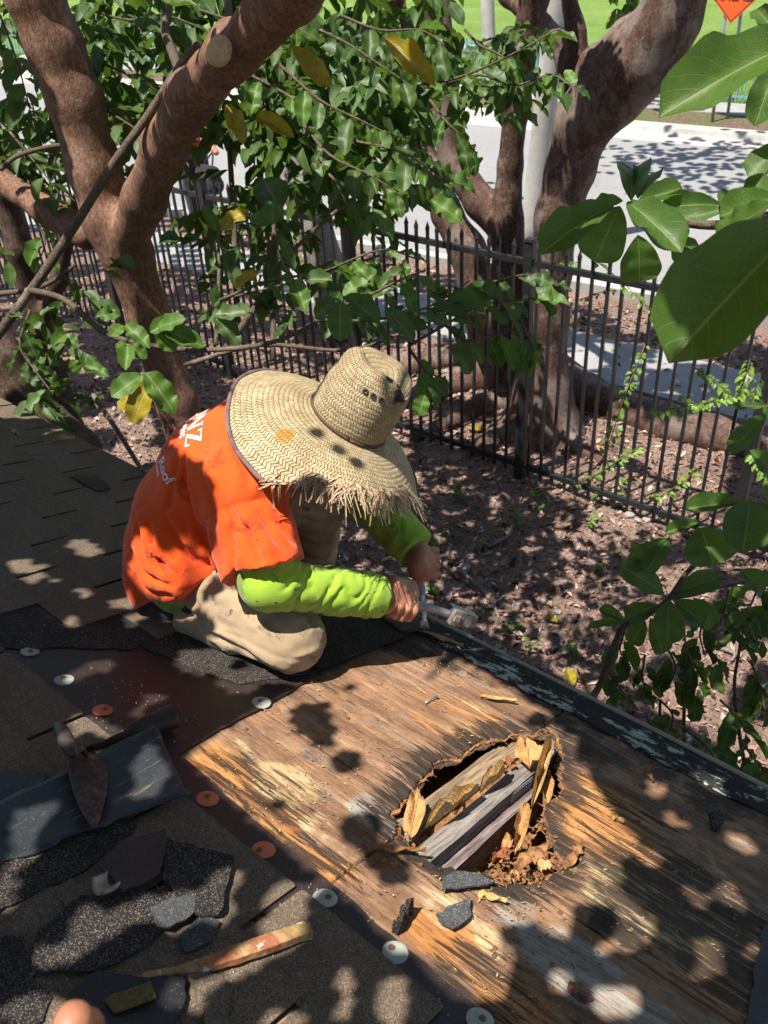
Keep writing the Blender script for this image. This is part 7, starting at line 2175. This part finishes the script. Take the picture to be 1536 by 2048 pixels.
    F = [(j * (nph + 1) + i, j * (nph + 1) + i + 1, (j + 1) * (nph + 1) + i + 1, (j + 1) * (nph + 1) + i) for j in range(len(pr) - 1) for i in range(nph)]
    V = np.array(V); pp = pxof(V); wob = fbm(V * 80, 3)
    dd = np.linalg.norm(V - CAM, axis=1)
    def near_px(x, y):
        k = np.linalg.norm(pp - [x, y], axis=1) + 400 * (dd - dd.min()); return V[np.argmin(k)]
    c1 = near_px(808, 790); c2 = near_px(790, 745)
    te = np.maximum(1 - sm(.023, .027, np.linalg.norm(V - c1, axis=1) + .014 * wob), 1 - sm(.006, .010, np.linalg.norm(V - c2, axis=1) + .008 * wob))
    keep_world(obj('crown', mesh('crown', V, F, smooth=True, uv=U, attrs={'stain': te * 0, 'tear': te}, mat=MC)), H)
    # dark braid where crown meets brim
    P_ = [C + (e1 * math.cos(t) + e2 * math.sin(t)) * .0965 + A * .001 for t in np.linspace(0, 2 * math.pi, 60)]
    b = NB('hat_band'); MBd = b.done(b.ramp(b.noise(b.geo(), 220, 3), [(.3, (.03, .016, .01)), (.7, (.13, .075, .04))]), .8)
    keep_world(obj('hat_band', tube('hat_band', P_, .004, 6, MBd)), H)
    # brown bias tape on the unbroken part of the rim
    b = NB('rim_tape'); MT = b.done(b.ramp(b.noise(b.geo(), 60, 4), [(.3, (.10, .055, .05)), (.7, (.20, .125, .115))]), .8)
    P_ = [brim_pt(na + d, float(rim(na + d))) for d in np.linspace(.85, 2 * math.pi - .85, 120)]
    tv, tf_ = tube_vf(P_, .0055, 8)
    keep_world(obj('rim_tape', mesh('rim_tape', tv, tf_, smooth=True, mat=MT)), H)
    # eyelets
    bm_t = None
    for (x, y) in ((731, 785), (748, 793), (764, 800)):
        p = near_px(x, y); n_ = nrm(p - C - A * ((p - C) @ A) + A * .02)
        s1 = nrm(np.cross(n_, A)); s2 = np.cross(n_, s1)
        ring = [p + n_ * .002 + (s1 * math.cos(t) + s2 * math.sin(t)) * .0048 for t in np.linspace(0, 2 * math.pi, 17)]
        b_ = keep_world(obj('eyelet', tube('eyelet', ring, .0018, 6, M_SHOE)), H)
    # fringe of broken straw ends, too many to count
    r = np.random.default_rng(9); V = []; F = []; C_ = []
    for k in range(330):
        ph = na + r.normal(0, .48); ph = na + max(-.9, min(.9, ph - na))
        Rm = float(rim(ph)) - r.uniform(.0, .022); p = brim_pt(ph, Rm, r.uniform(-.002, .004)); o_ = e1 * math.cos(ph) + e2 * math.sin(ph); sd = np.cross(A, o_)
        L = r.uniform(.012, .055) * (1.5 if r.random() < .12 else 1); wd = r.uniform(.0011, .0027)
        d = nrm(o_ * r.uniform(.6, 1) + sd * r.normal(0, .55) - A * r.uniform(.0, .5) + DOWN * r.uniform(.0, .35)); w_ = nrm(np.cross(d, A))
        i = len(V); m = p + d * L * .5 + A * r.normal(0, .003); e = p + d * L + DOWN * L * r.uniform(0, .35) + sd * r.normal(0, .004)
        V += [p - w_ * wd, p + w_ * wd, m + w_ * wd, m - w_ * wd, e + w_ * wd * .6, e - w_ * wd * .6]; F += [(i, i + 1, i + 2, i + 3), (i + 3, i + 2, i + 4, i + 5)]
        C_ += [np.array([(.60, .44, .27), (.50, .33, .20), (.66, .52, .33), (.36, .22, .14)][r.integers(0, 4)])] * 6
    f = keep_world(obj('fringe', mesh('fringe', V, F, attrs={'col': np.array(C_)}, mat=M_LITTER)), H); f['kind'] = 'stuff'
hat()

# ---- hammer and chisel
def hammer():
    o = empty('hammer', tuple(HT), 'worn steel hammer held by the roofer, head pointing to the right', 'hammer')
    b = NB('worn_grip'); MG = b.done(b.ramp(b.noise(b.geo(), 90, 4), [(.3, (.17, .17, .175)), (.7, (.32, .32, .33))]), .5, metal=.3)
    b = NB('rusty_head'); MH = b.done(b.ramp(b.noise(b.geo(), 120, 5, .7), [(.35, (.16, .12, .10)), (.5, (.34, .31, .29)), (.7, (.52, .50, .48))]), .45, metal=.55)
    P_ = [HT + ham_ax * t for t in np.linspace(-.045, np.linalg.norm(HH - HT) + .0, 12)]
    keep_world(obj('handle', tube('handle', P_, [.0125, .0125, .0118, .0112, .011, .0108, .0105, .0103, .0103, .0105, .0108, .011], 12, MG)), o)
    # head: a block with a collar and a tapering blade, pointing on past the handle
    e = HH; s1 = nrm(np.cross(ham_ax, NR)); s2 = np.cross(s1, ham_ax)
    def ringbox(secs, name, mat):
        V = []
        for (t, a, c) in secs:
            for (i, j) in ((-1, -1), (1, -1), (1, 1), (-1, 1)): V.append(e + ham_ax * t + s1 * a * i + s2 * c * j)
        n = len(secs); F = [(i * 4 + k, i * 4 + (k + 1) % 4, (i + 1) * 4 + (k + 1) % 4, (i + 1) * 4 + k) for i in range(n - 1) for k in range(4)] + [(3, 2, 1, 0), tuple(4 * n - 4 + k for k in range(4))]
        q = keep_world(obj(name, mesh(name, V, F, mat=mat)), o)
        q.modifiers.new('b', 'BEVEL').width = .0012
    ringbox([(-.012, .0195, .0195), (-.010, .021, .021), (.012, .0205, .0205), (.03, .018, .019), (.058, .0165, .017), (.068, .015, .0155)], 'head', MH)
    ringbox([(-.006, .026, .009), (.010, .026, .009)], 'claw', MH)
hammer()
def chisel():
    o = empty('chisel', tuple(CB), 'blue-handled cold chisel standing on the eave in the left hand', 'chisel')
    L = np.linalg.norm(CT - CB)
    b = NB('blue_paint'); MBl = b.done(b.ramp(b.noise(b.geo(), 70, 4), [(.35, (.10, .27, .52)), (.65, (.20, .40, .62))]), .4)
    b = NB('bright_steel'); MSt = b.done(b.ramp(b.noise(b.geo(), 90, 4), [(.35, (.36, .37, .39)), (.65, (.62, .63, .65))]), .32, metal=.85)
    P_ = [CB + chi_ax * L * t for t in np.linspace(.42, 1.02, 8)]
    keep_world(obj('handle', tube('handle', P_, [.0085, .0088, .0082, .0082, .0095, .010, .010, .009], 8, MBl, smooth=False)), o)
    P_ = [CB + chi_ax * L * t for t in np.linspace(.10, .42, 5)]
    keep_world(obj('shaft', tube('shaft', P_, .0072, 8, MSt, smooth=False)), o)
    s1 = nrm(np.cross(chi_ax, R3[:, 2])); s2 = np.cross(chi_ax, s1); V = []
    for t, a, c in ((0, .012, .0012), (.04, .0115, .004), (.10, .009, .0068)):
        for i, j in ((-1, -1), (1, -1), (1, 1), (-1, 1)): V.append(CB + chi_ax * L * t + s1 * a * i + s2 * c * j)
    F = [(i * 4 + k, i * 4 + (k + 1) % 4, (i + 1) * 4 + (k + 1) % 4, (i + 1) * 4 + k) for i in range(2) for k in range(4)] + [(3, 2, 1, 0), (8, 9, 10, 11)]
    keep_world(obj('blade', mesh('blade', V, F, mat=MSt)), o)
chisel()
# ================================================================== pedestrian across the yard, hidden by leaves
def pedestrian():
    g = gp(408, 452, .006); o = empty('person', tuple(g), 'pedestrian in a red top with a black bag on the street, half hidden by leaves', 'person')
    f = nrm([1, -.2, 0]); s_ = np.array([-f[1], f[0], 0]); z = lambda h: np.array([0, 0, h]); G = g
    def B(pairs, k, name, mat, h=.014):
        al = np.array([p for ch in pairs for p in ch[0]]); s = SDF(al.min(0) - .25, al.max(0) + .25, h)
        for p, r in pairs: s.chain(p, r, k)
        return keep_world(obj(name, s.build(name, mat)), o)
    sh = [G + z(1.40) + s_ * .18, G + z(1.40) - s_ * .18]
    legs = [([G + z(.92) + s_ * q * .09, G + z(.5) + s_ * q * .1 + f * .06 * q, G + z(.08) + s_ * q * .1 + f * .02 * q], [.09, .065, .045]) for q in (-1, 1)]
    arms = [([sh[0], G + z(1.12) + s_ * .24, G + z(.98) + s_ * .2 + f * .22, G + z(.97) + s_ * .17 + f * .32], [.05, .042, .034, .038]), ([sh[1], G + z(1.12) - s_ * .24, G + z(.9) - s_ * .22 + f * .12, G + z(.85) - s_ * .2 + f * .16], [.05, .042, .034, .038])]
    B([([G + z(.95), G + z(1.2), G + z(1.40)], [.11, .105, .10]), ([G + z(1.40), G + z(1.5), G + z(1.56)], [.07, .05, .06]), ([G + z(1.56), G + z(1.64)], [.08, .088])] + legs + arms, .04, 'body', M_SKIN)
    MR_ = m_cloth('red_top', (.52, .035, .03)); MDk = m_cloth('dark_jeans', (.03, .035, .05)); MBk = m_cloth('black_bag', (.012, .012, .013))
    B([([G + z(.9), G + z(1.2), G + z(1.42)], [.135, .13, .11]), ([sh[0], sh[1]], [.075, .075]), ([sh[0], G + z(1.2) + s_ * .22], [.07, .065]), ([sh[1], G + z(1.2) - s_ * .22], [.07, .065])], .05, 'shirt', MR_)
    B([(p, [r_ + .02 for r_ in r]) for p, r in legs] + [([G + z(.92) + s_ * .06, G + z(.92) - s_ * .06], [.125, .125])], .04, 'trousers', MDk)
    B([([G + z(1.60) - f * .02, G + z(1.66) - f * .015], [.092, .09])], .02, 'hair', M_HAIR)
    bg_ = empty('handbag', tuple(g + f * .3), 'black bag held by the pedestrian in red', 'bag')
    s = SDF(G + z(.45) + f * .05 - .3, G + z(1.05) + f * .5 + .3, .014)
    s.chain([G + z(.62) + f * .2, G + z(.62) + f * .46], [.12, .12], .03); s.chain([G + z(.74) + f * .2, G + z(.76) + f * .46], [.1, .1], .03)
    keep_world(obj('bag_body', s.build('bag_body', MBk)), bg_)
    P_ = [G + z(.8) + f * .2, G + z(.97) + s_ * .12 + f * .3, G + z(.8) + f * .44]
    keep_world(obj('strap', tube('strap', spline(np.array(P_), 6), .012, 6, MBk)), bg_)
pedestrian()
# ================================================================== photographer's hand at the lower left edge
def own_hand():
    c = px(160, 2246, .52); o = empty('person', tuple(c), 'bare knuckle of the photographer intruding at the bottom left edge', 'person')
    s = SDF(c - .22, c + .22, .0035)
    r_, d_, f_ = R3[:, 0], R3[:, 1], R3[:, 2]
    F = lambda u, v, w: c + r_ * u + d_ * v + f_ * w
    s.ell(F(0, .03, 0), [r_, d_, f_], [.044, .052, .02], .012)
    s.chain([F(-.005, .07, -.005), F(-.02, .2, -.03)], [.03, .034], .02)
    for i, (u, ln) in enumerate(((-.030, .45), (-.010, 1.0), (.0105, .62), (.030, .4))):
        s.chain([F(u, .0, 0), F(u * 1.1, -.030 * ln, .004), F(u * 1.12, -.046 * ln, .022), F(u * 1.1, -.030 * ln, .045), F(u * 1.05, -.005, .048)], [.0125, .0125, .0112, .010, .0085], .005)
    s.chain([F(.036, .045, .004), F(.055, .02, .02), F(.050, -.005, .035), F(.035, -.018, .045)], [.0155, .0135, .012, .0095], .008)
    s.displace(lambda P: .0005 * fbm(P * 130, 2), .01)
    keep_world(obj('hand', s.build('hand', M_SKIN)), o)
own_hand()
# ================================================================== leaves overhead: the canopy that dapples the roof and yard
# What the photograph shows in sun and in shade tells where the crown above has gaps. Sun rays through lit spots
# stay free of leaves; shaded spots get a leaf somewhere above them, out of frame.
LIT_POLY = [
    [(455, 745), (500, 705), (560, 690), (640, 735), (700, 690), (800, 700), (838, 770), (795, 870), (842, 960), (842, 1005), (700, 965), (560, 930), (485, 880)],
    [(860, 1040), (1000, 1015), (1130, 1030), (1330, 1005), (1345, 1080), (1235, 1105), (1180, 1150), (1120, 1165), (1020, 1150), (985, 1200), (900, 1190), (862, 1130)],
    [(372, 1508), (520, 1420), (750, 1300), (850, 1290), (950, 1330), (1030, 1385), (1098, 1425), (1150, 1500), (1200, 1600), (1245, 1650), (1282, 1690), (1228, 1722), (1235, 1785), (1310, 1850), (1280, 1890), (1200, 1905), (1040, 1830), (1030, 1900), (1000, 1990), (950, 2005), (870, 1950), (760, 1860), (680, 1780), (600, 1720), (470, 1610)],
    [(470, 1170), (560, 1180), (640, 1260), (652, 1310), (600, 1350), (520, 1330), (440, 1270), (400, 1210)],
    [(500, 1160), (570, 1130), (640, 1150), (760, 1165), (770, 1220), (720, 1230), (600, 1215), (520, 1195)],
    [(440, 1010), (430, 960), (405, 925), (360, 905), (345, 880), (385, 845), (470, 815), (490, 890), (560, 970), (590, 1030), (575, 1130), (440, 1150), (430, 1080)],
    [(262, 1090), (300, 1060), (330, 1110), (420, 1120), (440, 1150), (300, 1195), (262, 1150)],
    [(455, 760), (520, 740), (560, 800), (545, 850), (480, 850)], [(490, 880), (600, 960), (560, 980), (500, 930)], [(790, 910), (835, 940), (840, 1000), (800, 980)],
    [(880, 1030), (960, 1020), (1010, 1050), (1000, 1110), (940, 1130), (880, 1110)], [(900, 1130), (960, 1150), (1010, 1190), (930, 1200), (880, 1170)],
    [(1140, 1030), (1230, 1010), (1320, 1030), (1320, 1070), (1210, 1090), (1160, 1070)], [(1250, 860), (1450, 870), (1440, 1000), (1350, 1020), (1250, 980), (1210, 920)],
    [(1000, 1080), (1080, 1060), (1110, 1100), (1040, 1130)], [(1060, 1195), (1120, 1190), (1110, 1250), (1060, 1250)], [(1390, 1370), (1450, 1365), (1450, 1390), (1400, 1395)],
    [(1100, 880), (1200, 860), (1230, 900), (1150, 930)], [(780, 1200), (850, 1190), (860, 1250), (800, 1240)], [(600, 1322), (700, 1312), (720, 1330), (640, 1372), (600, 1370)],
]
LIT_ELL = [(50, 1129, 26, 11, 0), (176, 1096, 14, 10, 0), (160, 1090, 18, 5, 0), (74, 1150, 20, 9, -20), (116, 1166, 12, 7, 0), (161, 1191, 11, 6, 0), (253, 1211, 27, 8, 8), (143, 1252, 13, 8, 0), (260, 1247, 10, 7, 0), (212, 1332, 18, 12, 30), (165, 1340, 26, 8, -30), (300, 1408, 34, 9, -30), (160, 1455, 32, 14, -20), (224, 1460, 13, 7, 0), (415, 1322, 42, 27, 0), (500, 1365, 50, 16, 0), (296, 1540, 26, 46, 15), (48, 1680, 24, 42, 0), (72, 1622, 42, 12, -10), (340, 1815, 70, 22, 0), (175, 1862, 38, 30, -35), (436, 1795, 24, 46, 15), (245, 1828, 22, 22, 0), (88, 1912, 24, 14, 0), (8, 1782, 22, 22, 0), (372, 1992, 30, 20, 0), (40, 2022, 24, 22, 0), (120, 2035, 60, 30, 0), (545, 1810, 22, 16, 0), (588, 1788, 24, 16, -30), (540, 1872, 64, 17, -32), (478, 1940, 28, 13, -30), (560, 2042, 30, 11, 0), (690, 1985, 6, 44, 0), (785, 2010, 14, 38, 0),
           (1312, 1585, 18, 12, 30), (1412, 1915, 22, 30, 0), (1440, 1575, 36, 16, 25), (1250, 1895, 24, 18, 0), (1235, 2005, 30, 20, 0), (1150, 1480, 14, 8, 0), (1500, 1900, 12, 14, 0), (1350, 1640, 20, 10, 30), (1480, 1690, 26, 12, 30), (1300, 1710, 16, 10, 30), (1460, 1800, 20, 16, 0), (1385, 1790, 18, 10, 30), (1130, 1960, 16, 12, 0), (590, 735, 14, 8, 0), (340, 1830, 30, 20, 0), (850, 1110, 14, 26, 0), (800, 1205, 26, 20, 0), (905, 1230, 30, 14, 0), (845, 1200, 8, 40, 0)]
SHADE_ELL = [(610, 760, 46, 30, 20), (690, 915, 66, 22, 25), (790, 745, 30, 24, 0), (640, 860, 26, 18, 0), (720, 760, 18, 22, 0), (625, 1447, 56, 40, 10), (692, 1515, 40, 32, 20), (716, 1352, 20, 30, 0), (715, 1668, 56, 38, 0), (770, 1730, 60, 40, 30), (640, 1480, 30, 20, 0), (1190, 1850, 66, 46, 25), (820, 1930, 40, 36, 0), (560, 1600, 22, 18, 0), (1075, 1440, 22, 16, 0), (905, 1318, 26, 12, 0), (600, 1310, 40, 36, 0), (545, 1000, 22, 14, 20), (1020, 1870, 30, 24, 0)]
ROADSH = [(1215, 300), (1300, 270), (1536, 285), (1560, 390), (1400, 390), (1290, 360)]
def canopy():
    bpy.context.view_layer.update()
    dg = bpy.context.evaluated_depsgraph_get()
    r = np.random.default_rng(17)
    S = -LDIR; E1 = nrm(np.cross(S, [0, 0, 1])); E2 = np.cross(S, E1)
    step = 10
    xs = np.arange(-40, 1580, step); ys = np.arange(2, 2090, step)
    GXp, GYp = np.meshgrid(xs, ys, indexing='ij'); PP = np.stack([GXp, GYp], -1).reshape(-1, 2).astype(float)
    lit = np.zeros(len(PP), bool); shd = np.zeros(len(PP), bool)
    for pl in LIT_POLY: lit |= in_poly(PP, pl)
    def ell(x, y, a, b_, rot):
        t = math.radians(rot); d = PPW - [x, y]
        u = d[:, 0] * math.cos(t) + d[:, 1] * math.sin(t); v = -d[:, 0] * math.sin(t) + d[:, 1] * math.cos(t)
        return (u / a) ** 2 + (v / b_) ** 2 < 1
    P3_ = np.concatenate([PP / 28., np.zeros((len(PP), 1))], 1); P4_ = P3_ * .45
    PPW = PP + 9 * np.stack([vnoise(P3_), vnoise(P3_ + 9)], 1) + 10 * np.stack([vnoise(P4_ + 3), vnoise(P4_ + 5)], 1)
    for e in SHADE_ELL: shd |= ell(*e)
    lit &= ~shd
    for e in LIT_ELL: lit |= ell(e[0], e[1], e[2] * 1.2, e[3] * 1.25, e[4])
    cell = 0.012; lo = -16.0; N = int(32 / cell)
    need = np.zeros((N, N), np.uint8)     # 1 = wants shade
    forb = np.zeros((N, N), np.uint8)     # 1 = must stay free
    co = Vector(CAM)
    zt = {}
    top = np.full((N, N), -1.0, np.float32)
    pts = []
    for k, (x, y) in enumerate(PP):
        d = ray(x, y)
        hit, loc, nrm_, idx, ob, mt = SC.ray_cast(dg, co, Vector(d))
        if not hit: continue
        p = np.array(loc)
        if p[1] > 8.4:
            l = True
            if p[1] > 17.5: l = True
        elif p[2] < .3 and y < 840 and not lit[k]:
            l = vnoise(np.array([p[0] * 3.3, p[1] * 3.3, 2.])) > (.6 if p[0] < -3.6 else .4)
        elif y > 840 or lit[k]:
            l = lit[k]
            if l and p[2] < .3 and p[1] > 2.3: l = vnoise(np.array([p[0] * 6, p[1] * 6, 3.])) < .3
            if not l and p[2] < 1.0: l = vnoise(np.array([p[0] * 4.5, p[1] * 4.5, 1.])) > .2 and p[1] > 2.6
        else:
            l = vnoise(np.array([p[0] * 3.3, p[1] * 3.3, p[2] * 3.3])) > -.04
        i = int((p @ E1 - lo) / cell); j = int((p @ E2 - lo) / cell)
        if not (12 <= i < N - 12 and 12 <= j < N - 12): continue
        q = 14 if p[1] > 8.4 else 1 if p[2] > 1.0 else 3
        if l:
            q2 = q if p[2] < 1.0 else 0
            forb[i - q2:i + q2 + 1, j - q2:j + q2 + 1] = 1
        else: need[i - q:i + q + 1, j - q:j + q + 1] = 1; top[i, j] = max(top[i, j], p[2])
    need &= 1 - forb
    c = np.argwhere((need == 1) & (top > -0.5)); r.shuffle(c)
    cov = np.zeros((N, N), bool)
    discs = {}
    for rad in (.075, .058, .044, .032, .022, .015):
        n = int(math.ceil(rad / cell)); g = np.mgrid[-n:n + 1, -n:n + 1]; rr2 = (g[0] ** 2 + g[1] ** 2) * cell ** 2
        discs[rad] = (n, rr2 < (rad * 1.1) ** 2, rr2 < (rad * .66) ** 2)
    m1, m2 = Mass(), Mass(); cnt = 0
    for (i, j) in c:
        if cov[i, j]: continue
        for rad in (.075, .058, .044, .032, .022, .015):
            n, dk, dc = discs[rad]
            if i - n < 0 or j - n < 0 or i + n + 1 > N or j + n + 1 > N: continue
            if not (forb[i - n:i + n + 1, j - n:j + n + 1] & dk).any(): break
        else:
            continue
        n, dk, dc = discs[rad]
        cov[i - n:i + n + 1, j - n:j + n + 1] |= dc
        base = E1 * (lo + (i + .5) * cell) + E2 * (lo + (j + .5) * cell)
        zc = r.uniform(3.85, 4.5) if top[i, j] > 1.2 else r.uniform(4.3, 6.2)
        p = base + S * ((zc - base @ np.array([0, 0, 1])) / S[2])
        # keep it above the frame
        for _ in range(12):
            q = R3.T @ (p - CAM)
            if q[2] <= 0.05 or q[1] / q[2] * F_PX + 1024 < -60: break
            p = p + S * 0.25
        a = r.uniform(0, 6.283); d = E1 * math.cos(a) + E2 * math.sin(a) + S * r.normal(0, .18); d = nrm(d)
        L = rad * 2.45; Wd = rad * 2.0
        u = S + np.array([r.normal(0, .22), r.normal(0, .22), r.normal(0, .1)])
        (m1 if p[1] < 3.4 else m2).add(p - d * L * .48, d, u, L, Wd, r.uniform(0, .7)); cnt += 1
    # rest of the crown, unseen, added around lit gaps to block sky light
    n, dk, dc = discs[.075]
    for _ in range(7000):
        p = np.array([r.uniform(-7, 3.2), r.uniform(-3.6, 3.4), r.uniform(4.3, 6.6)])
        i = int((p @ E1 - lo) / cell); j = int((p @ E2 - lo) / cell)
        if not (n <= i < N - n - 1 and n <= j < N - n - 1) or (forb[i - n:i + n + 1, j - n:j + n + 1] & dk).any(): continue
        q = R3.T @ (p - CAM)
        if q[2] > 0.05 and q[1] / q[2] * F_PX + 1024 > -80: continue
        a = r.uniform(0, 6.283); d = nrm(E1 * math.cos(a) + E2 * math.sin(a) + S * r.normal(0, .2))
        m1.add(p - d * .085, d, S + r.normal(0, .3, 3), .175, .14, r.uniform(0, .7))
    # street trees' shade on the road
    for (x, y, rad_) in [(1290, 322, .8), (1380, 310, 1.0), (1470, 335, 1.1), (1390, 372, .9), (1510, 300, .9), (1500, 385, .8), (960, 395, .7), (1320, 222, .6)]:
        g = gp(x, y)
        for _k in range(int(70 * rad_)):
            z = r.uniform(5.0, 7.0); off = r.normal(0, .45 * rad_, 2)
            p = g + np.array([off[0] * 1.5, off[1], 0]) + S * (z / S[2]); a = r.uniform(0, 6.283); d = nrm(E1 * math.cos(a) + E2 * math.sin(a))
            m2.add(p, d, S + r.normal(0, .3, 3), .2, .13, r.uniform(0, .7))
    for m, t in ((m1, tree), (m2, fig_o)):
        if m.n():
            o = keep_world(obj('crown', m.build('crown', ML_CROWN)), t); o['kind'] = 'stuff'
    # boughs that carry it
    for k, (a, b_) in enumerate([((-2.2, 2.0, 4.6), (-.2, .9, 4.9)), ((-2.0, 1.9, 4.5), (-1.2, .3, 4.8)), ((-3.0, 2.3, 5.0), (-2.8, .6, 4.9)), ((-1.0, 1.6, 4.6), (.4, 1.6, 4.8)), ((-2.4, 2.4, 5.0), (-2.0, 3.6, 5.4))]):
        a = np.array(a); b_ = np.array(b_); mid = (a + b_) / 2 + [0.1, .1, .12]
        twig_tube(tree, [a, mid, b_], .022, .007)
canopy()
